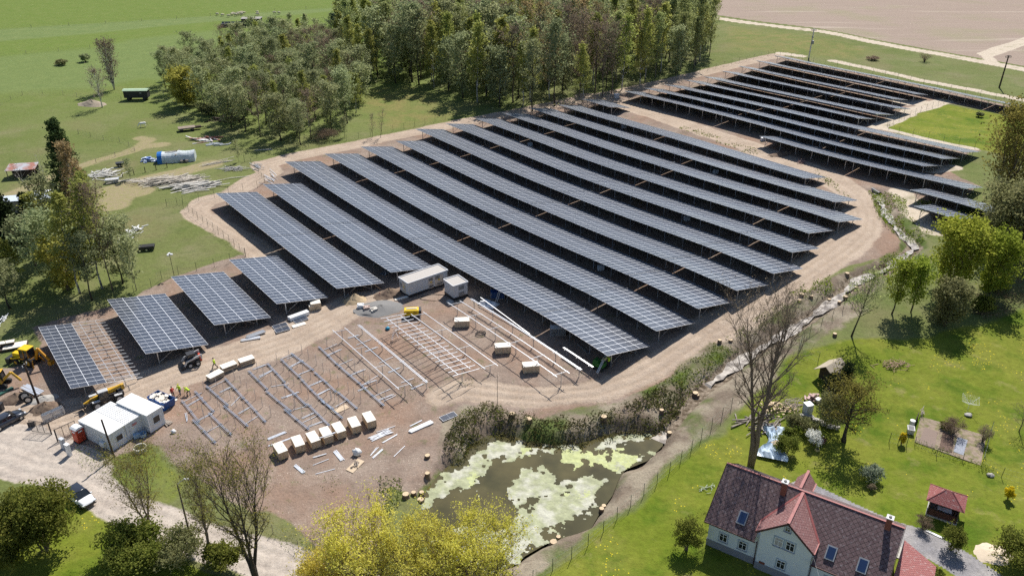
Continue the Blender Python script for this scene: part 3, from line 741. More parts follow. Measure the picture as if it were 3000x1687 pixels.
# ---------------------------------------------------------------- unfinished mounting frames (rails on posts, no modules yet)
def mounting_frame(rails, label, rafters=0, hs=None):
    """rails: (px0, px1, height); one thing with its rails, posts, struts and rafters"""
    S = []
    for p0, p1, h in rails:
        a = SO(*p0, h); c = SO(*p1, h); S.append((a[0], c[0], (a[1]+c[1])/2, h))
    o0 = S[0][2]; s0 = min(q[0] for q in S); rp = so(s0, o0)
    root = thing('mounting_frame', label, 'mounting frame', rp, ROW_AZ, 'unfinished mounting frames')
    def loc(s, o, h): return ((s-s0), o-o0, base_z(*((RD*s+SD*o).to_2d()))-rp.z+h)
    for s_0, s_1, o, h in S:
        b = MB(); k = 5
        pts = [loc(s_0+(s_1-s_0)*i/k, o, h) for i in range(k+1)]
        for a, c in zip(pts[:-1], pts[1:]): b.bar(a, c, .085, .075)
        b.build('rail', alu, root)
    for i in range(0, len(S)-1, 2):
        A, B = S[i], S[i+1]
        n = max(3, int((A[1]-A[0])/4.4))
        for j in range(n):
            s = max(A[0], B[0])+.6+(min(A[1], B[1])-max(A[0], B[0])-1.2)*j/(n-1)
            b = MB()
            om = (A[2]+B[2])/2+.2
            za = loc(s, om, 0)[2]
            b.box((s-s0, om-o0, za+(A[3]+B[3])/4-.25), (.09, .1, (A[3]+B[3])/2+.45))
            b.bar(loc(s, A[2]-.3, A[3]-.06+.05), loc(s, B[2]+.3, B[3]-.06-.05), .06, .08)
            b.bar(loc(s, om, .45), loc(s, A[2]+.1, A[3]-.12), .045, .045)
            b.build('support_post', steel, root)
    if rafters:
        A, B = S[0], S[1]
        for i in range(rafters):
            s = A[0]+(A[1]-A[0])*(i+.02)/(rafters-1)
            b = MB(); d = B[2]-A[2]; sl = (A[3]-B[3])/d
            b.bar(loc(s, A[2]-1.0, A[3]+.07+sl), loc(s, B[2]+1.15, B[3]+.07-sl*1.1), .08, .06); b.build('rafter', alu, root)
    return root
mounting_frame([((968.8, 968), (1174.8, 1138), 2.1), ((1003, 962), (1214, 1128), 1.8)], 'bare twin rails on posts, nearest of the mounted frames to the flat crates')
mounting_frame([((1042.6, 954), (1255.5, 1118.5), 1.5), ((1047, 953.5), (1259.5, 1117), 1.5)], 'bare rail on posts just left of the frame with many rafters')
mounting_frame([((1127.6, 932.7), (1347.4, 1095.8), 2.5), ((1167, 927.6), (1385, 1077), 2.05)], 'bare frame whose twin rails carry a ladder of many silver rafters', rafters=19)
mounting_frame([((1199.7, 921.7), (1426.4, 1078.7), 1.65), ((1235.8, 914.9), (1462.4, 1070), 1.25)], 'bare twin rails on posts between the rafter frame and the lone crates')
mounting_frame([((1307.9, 887.4), (1635.7, 1101.7), 2.5), ((1343.9, 881.9), (1672, 1091.7), 2.05)], 'long bare twin rails on posts standing over the three lone crates')
mounting_frame([((1374.8, 876), (1703.7, 1082.6), 1.65), ((1379, 875.5), (1707.5, 1081.5), 1.65)], 'long bare rail on posts, second from the finished solar row')
mounting_frame([((1646.3, 1019), (1738.5, 1074.5), 1.25), ((1649.5, 1018), (1741.5, 1073.5), 1.25)], 'short bare rail on posts beside the green pile driver')
b_ = MB(); pa, pb = G(1407.5, 871, 1.3), G(1552.6, 979, .25)
b_.bar((0, 0, 0), pb-pa, .11, .09); o_ = b_.build('sloping_rail', alu, None, loc=pa); tag(o_, 'white rail with one end down, leaning along the unfinished frames', 'rail')

# rails lying in rows on the soil, with thin posts between them
def rr(x, y, ox, oy, s=.3434): return (ox+x*s, oy+y*s)
def r3(x, y): return rr(x, y, 480, 1020)
def r4(x, y): return rr(x, y, 840, 920)
def r7(x, y): return rr(x, y, 760, 1180)
LYING = [(r3(150, 445), r3(305, 638)), (r3(245, 612), r3(445, 812)), (r3(262, 368), r3(430, 548)), (r3(382, 552), r3(582, 745)), (r3(362, 322), r3(550, 495)), (r3(512, 490), r3(720, 672)),
         (r3(520, 258), r3(690, 440)), (r3(692, 442), r3(873, 635)), (r3(720, 195), r3(890, 358)), (r3(870, 365), r3(1090, 545)), (r3(1028, 520), r3(1240, 700)), (r3(885, 132), r3(1035, 300)), (r3(1025, 310), r3(1220, 492)), (r3(1220, 475), r3(1415, 665)),
         (r3(995, 95), r3(1170, 258)), (r3(1170, 265), r3(1350, 450)), (r3(1345, 440), r7(710, 138)), (r3(1085, 42), r3(1280, 195)), (r3(1285, 205), r4(425, 672)), (r4(430, 665), r4(605, 812)), (r4(270, 280), r4(440, 440)), (r4(440, 440), r4(628, 600)), (r4(628, 600), r4(830, 788)), (r4(300, 742), r4(395, 812))]
blue_steel = mat('bluish_steel_rail', (.4, .46, .56), .35, .5, .15, 5)
LS = []
for i, (a, c) in enumerate(LYING):
    p, q = G(*a, .12), G(*c, .12); L_ = (q-p).length; d = (q-p)/L_
    t = thing('steel_rail', 'bluish steel rail pair lying on the soil of the unfinished field', 'rail', (p.x, p.y, p.z-.12), math.atan2(d.y, d.x), 'steel rails lying in the unfinished field')
    for y in (-.09, .09):
        b = MB()
        for k in range(4): b.bar((L_*k/4, y+.03*math.sin(k+i), .2), (L_*(k+1)/4, y+.03*math.sin(k+1+i), .2), .06, .06)
        b.build('channel', blue_steel, t)
    for k in range(3):
        b = MB(); b.box((L_*(.08+.42*k), 0, .07), (.12, .6, .16)); b.build('bearer', old_wood, t)
    LS.append((p, q))
post_me = None
for i, (p, q) in enumerate(LS):
    n = 3
    for k in range(n):
        w = p.lerp(q, (k+.4)/n)+SD*(1.25 if i % 2 else 1.1)+RD*rng.uniform(-.3, .3)
        if post_me is None:
            b = MB(); b.box((0, 0, .8), (.045, .06, 2.0)); post_me = b.mesh('steel_post', steel)
        o_ = link('steel_post', post_me, None, (w.x, w.y, base_z(w.x, w.y)), rng.uniform(-.2, .2))
        o_.rotation_euler = (rng.uniform(-.02, .02), rng.uniform(-.02, .02), ROW_AZ)
        tag(o_, 'thin bare steel post standing in the unfinished field', 'post', 'steel posts driven in the unfinished field')
STRUTS = [(r3(395, 335), r3(515, 275)), (r3(480, 378), r3(578, 330)), (r3(572, 488), r3(652, 408)), (r3(640, 560), r3(738, 503)), (r3(700, 640), r3(802, 578)), (r3(305, 612), r3(425, 550)), (r3(368, 710), r3(478, 655)), (r3(205, 490), r3(335, 415)), (r3(175, 450), r3(325, 378)),
          (r3(760, 182), r3(880, 138)), (r3(808, 255), r3(925, 190)), (r3(815, 240), r3(940, 182)), (r3(915, 325), r3(1068, 300)), (r3(1005, 425), r3(1155, 372)), (r3(1100, 522), r3(1262, 480)), (r3(1180, 598), r3(1290, 548)), (r3(1185, 630), r3(1300, 577)), (r3(1235, 668), r3(1362, 622)),
          (r3(1010, 85), r3(1100, 50)), (r3(1085, 158), r3(1190, 100)), (r3(1150, 220), r3(1250, 182)), (r3(1242, 322), r3(1360, 270)), (r3(1315, 392), r3(1420, 345)), (r3(180, 548), r3(197, 625)),
          (r4(320, 303), r4(430, 255)), (r4(350, 352), r4(470, 298)), (r4(435, 435), r4(565, 382)), (r4(545, 522), r4(675, 470)), (r4(640, 603), r4(780, 522)), (r4(660, 600), r4(770, 560)), (r4(750, 695), r4(885, 637)), (r4(790, 735), r4(915, 685)), (r4(830, 738), r4(930, 692)), (r4(610, 655), r4(690, 622)),
          (r4(195, 612), r4(310, 565)), (r4(265, 690), r4(372, 635)), (r4(415, 790), r4(520, 730)), (r4(525, 205), r4(620, 178)), (r4(595, 262), r4(720, 215)), (r4(670, 320), r4(780, 280)), (r4(790, 415), r4(910, 362)), (r4(870, 500), r4(970, 455)), (r4(975, 585), r4(1085, 548)), (r4(1065, 640), r4(1175, 592)), (r4(0, 380), r4(60, 355)), (r4(40, 445), r4(140, 395)), (r4(105, 512), r4(215, 470)), (r4(0, 705), r4(105, 662))]
for i, (a, c) in enumerate(STRUTS):
    p, q = G(*a, .1), G(*c, .1); b = MB(); d = q-p
    b.bar((0, 0, .06), (d.x, d.y, d.z+.1), .08, .06)
    if i % 2: 
        nn = Vector((-d.y, d.x, 0)).normalized()*.22; b.bar((nn.x, nn.y, .06), (d.x*.9+nn.x*.4, d.y*.9+nn.y*.4, d.z+.12), .07, .06)
    o_ = b.build('steel_strut', alu, None, loc=(p.x, p.y, gz(p.x, p.y)))
    tag(o_, 'pale metal strut lying across the rows of the unfinished field', 'strut', 'metal struts lying in the unfinished field')

# ---------------------------------------------------------------- wire fences
fence_green = mat('dark_green_post', (.035, .06, .04), .7, 0, .1, 3)
wire_m = mat('fence_wire', (.12, .15, .12), .6, .3, .1, 3)
POSTM = {}
def fence(label, px, gap=3.0, h=1.8, m=None, wires=(.15, .9, 1.7), r=.035, group='wire fences'):
    pts = [P(*q) for q in px]; m = m or fence_green
    t = thing('wire_fence', label, 'fence', pts[0], 0, group)
    L_ = [0]
    for a, c in zip(pts[:-1], pts[1:]): L_.append(L_[-1]+(c-a).to_2d().length)
    n = max(2, int(L_[-1]/gap)); n = min(n, 98); pos = []
    key = (h, m.name, r)
    if key not in POSTM:
        b = MB(); b.tube([(0, 0, -.3), (0, 0, h)], r, 6); POSTM[key] = b.mesh('post', m)
    for i in range(n+1):
        d = L_[-1]*i/n; k = max(j for j in range(len(L_)) if L_[j] <= d+1e-6); k = min(k, len(pts)-2)
        w = pts[k].lerp(pts[k+1], (d-L_[k])/max(1e-6, L_[k+1]-L_[k])); w = Vector((w.x, w.y, gz(w.x, w.y)))-pts[0]
        pos.append(w); o = link('post', POSTM[key], t, w); o.rotation_euler = (rng.uniform(-.03, .03), rng.uniform(-.03, .03), 0)
    b = MB()
    for z in wires:
        for a, c in zip(pos[:-1], pos[1:]): b.bar(a+Vector((0, 0, z*h/1.8)), c+Vector((0, 0, z*h/1.8)), .012, .012)
    for a, c in zip(pos[:-1], pos[1:]):          # chain-link mesh, coarse
        for k in range(1, 6): q = a.lerp(c, k/6); b.bar(q+Vector((0, 0, .1)), q+Vector((0, 0, h*.94)), .006, .006)
    b.build('wire', wire_m, t)
    return t
fence('wire fence on dark posts behind the short solar tables', [(-20, 1058), (70, 992), (165, 947), (262, 908), (350, 876), (440, 846), (482, 814), (560, 797), (640, 781), (720, 753)], 3.1)
fence('wire fence along the meadow beside the sandy loop', [(720, 751), (672, 712), (640, 687), (606, 662), (576, 640), (545, 615), (515, 600), (489, 606)], 2.6)
fence('wire fence between the log pile and the first long solar row', [(489, 606), (560, 592), (624, 580), (688, 562), (752, 553), (776, 536), (760, 510), (735, 482), (717, 475)], 3.2)
fence('wire fence along the sandy track below the wood', [(717, 474), (800, 450), (930, 428), (1080, 400), (1200, 375), (1300, 352), (1400, 336)], 3.4)
fence('wire fence along the pond and lawn up to the bare tree', [(1560, 1705), (1585, 1690), (1662, 1645), (1748, 1577), (1826, 1503), (1897, 1440), (1950, 1395), (2010, 1335), (2064, 1275), (2117, 1223), (2142, 1196)], 2.7)
fence('wire fence along the stream beside the slim leaning tree', [(2396, 1062), (2330, 1030), (2360, 985), (2396, 961), (2440, 932), (2485, 902), (2571, 842), (2630, 800), (2687, 768)], 3.2)
fence('wire fence behind the far array along the white track', [(2285, 166), (2390, 186), (2480, 202), (2640, 234), (2800, 267), (3010, 306)], 4.5)
fence('wire fence around the fenced green meadow', [(2765, 303), (2700, 326), (2640, 352), (2590, 373), (2640, 391), (2740, 409), (2855, 434)], 3.8)
fence('wire fence between the wood and the far array', [(1810, 283), (1950, 243), (2050, 213), (2150, 188), (2270, 158)], 4.5)
fence('low wire fence at the right end of the vegetable garden', [(2903, 1262), (2873, 1374), (2960, 1408), (3010, 1424)], 2.6, 1.6)
fence('low fence along the front of the vegetable garden', [(2680, 1302), (2719, 1330), (2790, 1345), (2820, 1350)], 2.4, 1.3, old_wood)
fence('stub of wire fence by the yellow flowering bush', [(2604, 1296), (2628, 1303), (2655, 1306)], 1.2, 1.6)
fence('low fence at the roadside weeds near the bottom', [(800, 1560), (860, 1600), (910, 1630), (960, 1655)], 3, 1.3, old_wood)
fence('old wooden paddock fence above the striped meadow', [(-20, 168), (110, 157), (264, 142)], 9, 1.4, old_wood, r=.06)
fence('paddock fence across the sheep meadow', [(-20, 88), (250, 74), (500, 56), (750, 38), (985, 21)], 14, 1.3, old_wood, r=.08)
fence('paddock fence behind the dark wagon', [(0, 308), (60, 278), (200, 276), (300, 300), (420, 284), (480, 278)], 6, 1.3, old_wood, r=.05)
fence('low paddock fence at the corner of the pasture', [(230, 392), (300, 410), (360, 418), (400, 442), (330, 462), (282, 478)], 5, 1.2, old_wood, r=.05)
fence('row of rough posts beside the junk track', [(360, 520), (430, 505), (490, 492)], 2.4, 1.4, dark_wood, r=.09)

# ---------------------------------------------------------------- building site: cabins, crates, stacks, small things
ply = mat('plywood', (.56, .44, .31), .8, 0, .1, 3, c2=(.47, .36, .25), c2amt=.5, c2scale=2)
lid_m = mat('pale_lid_board', (.78, .72, .63), .7, 0, .06, 2)
cab_white = mat('cabin_white', (.78, .8, .82), .5, 0, .04, 1.5, c2=(.66, .67, .67), c2amt=.2)
cab_roof = mat('cabin_roof', (.82, .82, .81), .55, 0, .05, 1.2, c2=(.7, .69, .66), c2amt=.3)
blue_paint = mat('blue_paint', (.015, .075, .26), .45, 0, .15, 2, c2=(.05, .1, .24), c2amt=.3)
red_plastic = mat('red_plastic', (.5, .06, .025), .5, 0, .1, 2)
grey_wall = mat('grey_panel', (.52, .54, .57), .6, 0, .05, 2)
roof_gravel = mat('roof_gravel', (.46, .43, .4), .95, 0, .25, 25, .3)
beige = mat('beige_door', (.55, .49, .42), .6, 0, .05, 2)
grille = mat('vent_grille', (.27, .28, .29), .6, .3, .1, 5)
red_sign = mat('red_sign', (.5, .04, .04), .5, 0, .05, 2)
yellow_sign = mat('yellow_sign', (.65, .45, .03), .5, 0, .05, 2)
sandm = mat('sand_heap', (.46, .35, .22), .95, 0, .15, 2, .4)
gravelm = mat('grey_gravel', (.2, .195, .19), .95, 0, .25, 9, .6)
foil = mat('white_foil', (.78, .79, .8), .5, 0, .08, 2)
def edge_at(p0, p1, h=0.0):
    """place by two photo pixels along an edge lying h above the ground: base point, heading, length"""
    a, c = G(*p0, h), G(*p1, h); d = c-a
    return Vector((a.x, a.y, base_z(a.x, a.y))), math.atan2(d.y, d.x), d.to_2d().length
def text_mesh(name, s, size, m, parent, loc, rot):
    cu = bpy.data.curves.new(name, 'FONT'); cu.body = s; cu.size = size; cu.extrude = .004; cu.align_x = 'CENTER'; cu.align_y = 'CENTER'
    cu.materials.append(m); o = bpy.data.objects.new(name, cu); col.objects.link(o); o.parent = parent; o.location = loc; o.rotation_euler = rot; return o

def crate(L_, W_, H_, loc, rz, label, group=None):
    t = thing('wooden_crate', label, 'crate', loc, rz, group)
    b = MB(); b.box((0, 0, .12+(H_-.16)/2), (L_, W_, H_-.16)); b.build('body', ply, t)
    b = MB(); b.box((0, 0, H_-.02), (L_+.05, W_+.05, .045)); b.build('lid', lid_m, t, bevel=.008)
    b = MB()
    for x in (-L_/2-.012, 0, L_/2+.012):
        for y in (-W_/2-.012, W_/2+.012): b.box((x*.985, y, .12+(H_-.2)/2), (.09, .024, H_-.24))
    for x in (-L_/2-.012, L_/2+.012): b.box((x, 0, .12+(H_-.2)/2), (.024, .1, H_-.24))
    b.build('batten', timber, t)
    for y in (-W_*.42, 0, W_*.42):
        b = MB(); b.box((0, y, .055), (L_, .1, .13)); b.build('runner', old_wood, t)
    return t
CR = [(175, 376), (327, 320), (456, 285), (566, 245), (675, 206), (806, 158), (934, 115)]
for i, c in enumerate(CR):
    p = G(*r7(*c), 1.25); rz = R(-59+[3, -2, 1, -1, 0, -4, -3][i])
    lb = ['plywood module crate at the left end of the row of seven beside loose rails', 'plywood module crate, second from the left in the row of seven', 'plywood module crate, third from the left in the row of seven', 'plywood module crate in the middle of the row of seven', 'plywood module crate, third from the right in the row of seven', 'plywood module crate, second from the right in the row of seven', 'plywood module crate at the right end of the row of seven'][i]
    crate(2.25, 1.2, 1.25, (p.x, p.y, gz(p.x, p.y)), rz, lb, 'module crates in a row')
for i, c in enumerate([(1353, 934.4), (1472.5, 1010), (1554.7, 1065.4)]):
    p = G(*c, 1.25); crate(2.35, 1.3, 1.25, (p.x, p.y, gz(p.x, p.y)), R(5+2*i), ['lone plywood crate under the long rails, nearest the transformer cabin', 'lone plywood crate under the long rails, middle of three', 'lone plywood crate under the long rails, nearest the pond track'][i], 'lone crates under the long rails')
for i, (a, c) in enumerate([((350, 232), (475, 168)), ((470, 150), (600, 100)), ((625, 97), (755, 53))]):
    p, rz, L_ = edge_at(r3(*a), r3(*c), .9); d = Vector((math.cos(rz), math.sin(rz), 0)); nn = Vector((math.sin(rz), -math.cos(rz), 0)); q = p+d*L_/2+nn*.6
    t = thing('flat_crate', ['low crate of modules with a pale lid nearest the diggers by the skip', 'low crate of modules next to the walking man, middle of three', 'low crate of modules on uneven boards, farthest of three from the skip'][i], 'crate', (q.x, q.y, gz(q.x, q.y)), rz, 'low crates along the site road')
    L2 = L_*.93
    for k in range(5 if i else 4):
        b = MB(); b.box((.02*math.sin(k*2+i), .02*math.cos(k*3), .2+k*.15), (L2-.05*(k % 2), 1.2, .12)); b.build('layer', [ply, old_wood, timber][(k+i) % 3], t)
    b = MB(); b.box((0, 0, .2+(5 if i else 4)*.15-.02), (L2+.05, 1.28, .05)); b.build('lid', lid_m, t, bevel=.008)
    for y in (-.45, .45): b = MB(); b.box((0, y, .06), (L2, .12, .14)); b.build('runner', old_wood, t)

# transformer station
def station(corners, H_, label, group, doors, small=False):
    C_ = [G(*c, H_) for c in corners]
    d = C_[1]-C_[0]; rz = math.atan2(d.y, d.x); L_ = (d.to_2d().length+(C_[2]-C_[3]).to_2d().length)/2; W_ = ((C_[3]-C_[0]).to_2d().length+(C_[2]-C_[1]).to_2d().length)/2
    c = sum(C_, Vector())/4
    t = thing('transformer_cabin', label, 'transformer cabin', (c.x, c.y, base_z(c.x, c.y)-.05), rz, group)
    b = MB(); b.box((0, 0, .45+(H_-.75)/2), (L_-.16, W_-.16, H_-.65)); b.build('wall', grey_wall, t)
    b = MB(); b.box((0, 0, .15), (L_-.08, W_-.08, .85)); b.build('plinth', dark_metal, t)
    b = MB()
    for y in (-W_/2, W_/2): b.box((0, y, H_-.05), (L_+.06, .14, .26))
    for x in (-L_/2, L_/2): b.box((x, 0, H_-.055), (.14, W_-.15, .25))
    b.build('parapet', mat('parapet_grey', (.48, .49, .52), .6, .2, .05, 2), t)
    b = MB(); b.box((0, 0, H_-.1), (L_-.14, W_-.14, .1)); b.build('roof', roof_gravel, t)
    for kind_, fx, off, w, h, zc in doors:      # kind, face, offset along the face, width, height, centre height
        y = -W_/2+.06
        if fx == 'front': c_, dm = (off, y, zc), (w, .06, h)
        else: c_, dm = (-L_/2+.06, off, zc), (.06, w, h)
        if kind_ == 'door':
            b = MB(); b.box(c_, dm); o = b.build('door', beige, t)
            b = MB(); s_ = (c_[0], c_[1]-.05, c_[2]+.15) if fx == 'front' else (c_[0]-.05, c_[1], c_[2]+.15)
            b.box(s_, (.3, .02, .3) if fx == 'front' else (.02, .3, .3)); b.build('warning_sign', yellow_sign, o)
            s_ = (c_[0]+w*.38, c_[1]-.06, c_[2]) if fx == 'front' else (c_[0]-.06, c_[1]-w*.38, c_[2])
            b = MB(); b.box(s_, (.05, .05, .25)); b.build('handle', dark_metal, o)
        else:
            b = MB(); b.box(c_, dm)
            for k in range(int(h/.12)):
                z = c_[2]-h/2+.07+k*.12
                b.box((c_[0], c_[1]-.035, z) if fx == 'front' else (c_[0]-.035, c_[1], z), (w*.94, .03, .05) if fx == 'front' else (.03, w*.94, .05))
            b.build('vent_grille', grille, t)
    return t
def rb(x, y): return (1100+x*.2747, 760+y*.2747)
station([rb(240, 190), rb(668, 50), rb(774, 110), rb(348, 250)], 2.9, 'long white transformer cabin with gravel roof behind the sand heap', 'transformer cabins', [('door', 'front', .55, 1.0, 2.0, 1.5), ('door', 'front', 2.2, 1.7, 2.0, 1.5), ('vent', 'front', .55, .8, .5, 2.2), ('vent', 'front', .55, .8, .5, .85), ('vent', 'front', 1.9, .9, .6, 2.15), ('vent', 'front', 2.4, 1.2, .5, .85), ('door', 'end', 0, 1.0, 2.1, 1.5), ('vent', 'end', .9, .5, .9, 1.7)])
station([rb(725, 213), rb(878, 165), rb(990, 230), rb(830, 282)], 2.9, 'small square white transformer cabin beside the long one', 'transformer cabins', [('vent', 'front', .15, 1.1, .7, 2.15), ('vent', 'front', .15, 1.1, .8, .95)])

# office cabins
def cabin(p0, rz, y0, H_, zb, label, parts, ribbed=False):
    """local x along the length, y across; x = 6.06 is the end facing the pond"""
    L_, W_ = 6.06, 2.42
    v = Matrix.Rotation(rz, 3, 'Z') @ Vector((0, y0, 0))
    t = thing('site_cabin', label, 'site cabin', (p0.x+v.x, p0.y+v.y, p0.z+zb), rz, 'white site cabins')
    b = MB(); b.box((L_/2, W_/2, H_/2), (L_-.1, W_-.1, H_-.2))
    for i in range(40): b.box((.15+i*.148, .035, H_/2), (.07, .03, H_-.35))
    for i in range(15): b.box((L_-.035, .2+i*.145, H_/2), (.03, .07, H_-.35))
    b.build('wall', cab_white, t)
    b = MB()
    for x in (.07, L_-.07):
        for y in (.07, W_-.07): b.box((x, y, H_/2), (.15, .15, H_))
    for z in (.07, H_-.07):
        for y in (.05, W_-.05): b.box((L_/2, y, z), (L_-.3, .11, .14))
        for x in (.05, L_-.05): b.box((x, W_/2, z), (.11, W_-.3, .14))
    b.build('frame', cab_white, t)
    b = MB(); b.box((L_/2, W_/2, H_+.03), (L_+.04, W_+.02, .08))
    if ribbed:
        for i in range(9): b.box((L_/2, .15+i*.265, H_+.095), (L_-.1, .1, .06))
    b.build('roof', cab_roof, t)
    for k, a in parts:
        if k == 'window':
            y, z, w, h = a
            b = MB(); b.box((L_-.0, y, z), (.06, w+.2, h+.2)); o = b.build('window', white_paint, t)
            b = MB(); b.box((L_+.035, y, z), (.02, w, h)); b.build('pane', glass_dark, o)
            b = MB(); b.box((L_+.06, y, z-h/2-.12), (.1, w+.2, .04)); b.build('sill', white_paint, o)
        elif k == 'pipe':
            b = MB(); b.tube([(L_+.06, a, .05), (L_+.06, a, H_+.1)], .05, 8); b.build('drain_pipe', grey_wall, t)
        elif k == 'sign':
            y, z = a
            b = MB(); b.box((L_+.0, y, z), (.03, .8, .42)); o = b.build('sign', white_paint, t)
            for dz in (-.1, .1): b = MB(); b.box((L_+.02, y, z+dz), (.01, .68, .12)); b.build('lettering', red_sign, o)
        elif k == 'unit':
            b = MB(); b.box((4.6, -.22, .75), (.75, .4, .65)); b.cyl((4.6, -.44, .75), .24, .04, 12, 'Y'); b.box((4.6, -.2, .2), (.06, .06, .8)); b.box((4.9, -.2, .2), (.06, .06, .8)); b.build('air_conditioner', white_paint, t)
    return t
sz = 360/2268.
def zq(x, y): return (200+x*sz, 1130+y*sz)
A0, A1 = G(*zq(180, 640), 2.6), G(*zq(715, 900), 2.6); cab_rz = math.atan2(A1.y-A0.y, A1.x-A0.x)
p0 = Vector((A0.x, A0.y, 0))
cabin(p0, cab_rz, 0, 2.55, .0, 'white site cabin with a small window next to the red toilet', [('window', (1.35, 1.35, .85, .75)), ('pipe', 2.38), ('unit', 0)])
cabin(p0, cab_rz, 2.45, 2.55, .0, 'white site cabin with a ribbed roof between its two neighbours', [('sign', (1.3, 1.9))], True)
C0 = G(*zq(885, 300), 2.95)
cabin(Vector((C0.x, C0.y, 0)), cab_rz, 0, 2.75, .15, 'white site cabin standing higher, next to the blue skip', [('window', (1.25, 1.5, .95, .95))])

# portable toilet
p = P(236, 1291); t = thing('portable_toilet', 'red portable toilet with white roof against the cabins', 'toilet', p, cab_rz)
b = MB(); b.box((0, 0, 1.08), (1.1, 1.1, 1.95)); b.build('body', red_plastic, t, bevel=.03)
b = MB(); b.prism_x([(-.6, 2.05), (.6, 2.05), (.58, 2.16), (.35, 2.33), (0, 2.4), (-.35, 2.33), (-.58, 2.16)], -.6, .6); b.build('roof', white_paint, t)
b = MB(); b.box((0, 0, .07), (1.2, 1.2, .14)); b.build('base', dark_metal, t)
b = MB(); b.box((.56, 0, 1.05), (.03, .8, 1.75)); o = b.build('door', mat('red_door', (.42, .05, .02), .5), t); b = MB(); b.box((.59, .25, 1.1), (.04, .06, .2)); b.build('handle', dark_metal, o)
b = MB(); b.box((.585, 0, 1.72), (.015, .55, .2)); b.build('label_plate', white_paint, t); b = MB(); b.box((0, -.56, 1.72), (.55, .015, .2)); b.build('label_plate', white_paint, t)

# skip full of rubble
p, rz, _ = edge_at(zq(1500, 330), zq(1760, 440), .6); q = P(477, 1187)
t = thing('skip', 'open blue skip filled with waste boards beside the cabins', 'skip', q, cab_rz)
b = MB(); Ls, Ws, Hs = 3.5, 1.9, 1.45
rings = lambda x0, x1, z: [(x0, -Ws/2, z), (x1, -Ws/2, z), (x1, Ws/2, z), (x0, Ws/2, z)]
ro, ri = [rings(-Ls/2+.35, Ls/2-.35, .1), rings(-Ls/2, Ls/2, Hs)], None
b.loft([ro[0], ro[1]], cap=False); inn = [[(x*.96, y*.94, z) for x, y, z in r] for r in ro]; inn[0] = [(x, y, .18) for x, y, z in inn[0]]
b.loft([ro[1], inn[1]], cap=False); b.loft([inn[1], inn[0]], cap=False); b.add(ro[0], [(3, 2, 1, 0)]); b.add(inn[0], [(0, 1, 2, 3)]); b.build('body', blue_paint, t)
b = MB()
for x in (-1.1, -.2, .7, 1.3): b.box((x, -Ws/2-.05, .8), (.08, .09, 1.1)); b.box((x, Ws/2+.05, .8), (.08, .09, 1.1))
b.build('rib', blue_paint, t)
b = MB(); rg = random.Random(5)
for i in range(26): b.box((rg.uniform(-1.4, 1.2), rg.uniform(-.7, .7), .75+rg.random()*.75), (rg.uniform(.3, 1.3), rg.uniform(.15, .7), .04), M=(Matrix.Rotation(rg.uniform(-.4, .4), 3, 'X') @ Matrix.Rotation(rg.uniform(0, 3), 3, 'Z')))
o = b.build('waste_boards', [lid_m], None, loc=q, rz=cab_rz); tag(o, 'heap of pale waste boards lying inside the blue skip', 'waste')
b = MB(); b.box((0, 0, .02), (.5, .02, .35)); b.build('placard', white_paint, t, loc=(Ls/2-.2, -Ws/2-.11, 1.0))
def flat_board(name, label, cat, corners, th, m, h=.05, group=None):
    C_ = [G(*c, h) for c in corners]; c = sum(C_, Vector())/len(C_); z = gz(c.x, c.y)
    b = MB(); b.prism([(q.x-c.x, q.y-c.y) for q in (C_ if sum((C_[i].x-C_[i-1].x)*(C_[i].y+C_[i-1].y) for i in range(len(C_))) < 0 else C_[::-1])], .03, .03+th)
    return tag(b.build(name, m, None, loc=(c.x, c.y, z)), label, cat, group)
flat_board('white_sheet', 'white board on the ground behind the blue skip', 'board', [zq(1740, 190), zq(1900, 140), zq(1925, 185), zq(1780, 235)], .06, lid_m)
flat_board('white_sheet', 'white board lying at the right corner of the blue skip', 'board', [zq(1890, 250), zq(1990, 215), zq(2020, 262), zq(1920, 310)], .06, lid_m)
flat_board('plywood_sheet', 'plywood sheet lying under the rails above the crates', 'board', [r7(608, 72), r7(735, 12), r7(768, 42), r7(645, 98)], .05, ply)
o = flat_board('plywood_sheet', 'plywood sheet with scraps on it below the row of crates', 'board', [r7(738, 570), r7(840, 473), r7(898, 497), r7(797, 598)], .06, ply)
pc = G(*r7(815, 530), .1); b = MB(); rg = random.Random(2)
for i in range(12): b.bar((rg.uniform(-.5, .5), rg.uniform(-.6, .6), .02+.02*i), (rg.uniform(-.5, .5), rg.uniform(-.6, .6), .04+.02*i), .1, .03)
tag(b.build('wood_scraps', old_wood, None, loc=(pc.x, pc.y, gz(pc.x, pc.y)+.1)), 'small heap of wood scraps on the plywood sheet', 'scraps')

# single things around the site
def lay(name, label, cat, a, c, w, h, m, n=1, spread=.0, lift=.06, group=None, seed=0):
    """n bars of section w x h lying side by side along the pixel edge a-c"""
    p, rz, L_ = edge_at(a, c, lift); rg = random.Random(seed); b = MB()
    q0 = gz(p.x, p.y); e = p+Vector((math.cos(rz), math.sin(rz), 0))*L_; z1 = gz(e.x, e.y)-q0
    for i in range(n):
        y = (i-(n-1)/2)*(w*1.15); k = rg.uniform(-1, 1)*spread
        b.bar((rg.uniform(0, .1)*L_, y+k, lift+.01*(i % 3)), (L_*(1-rg.uniform(0, .12)), y-k, lift+z1+.01*(i % 2)), w, h)
    return tag(b.build(name, m, None, loc=(p.x, p.y, q0), rz=rz), label, cat, group)
WB = 'loose metal profiles near the row of crates'
lay('beam_bundle', 'thick bundle of white beams on the soil near the lone module', 'beams', (1196, 1266), (1270, 1233), .16, .18, white_paint, 4, .02, .1)
lay('profile_rail', 'thin silver rail next to the bundle of white beams', 'rail', (1199, 1249), (1238, 1230), .07, .06, alu, 2)
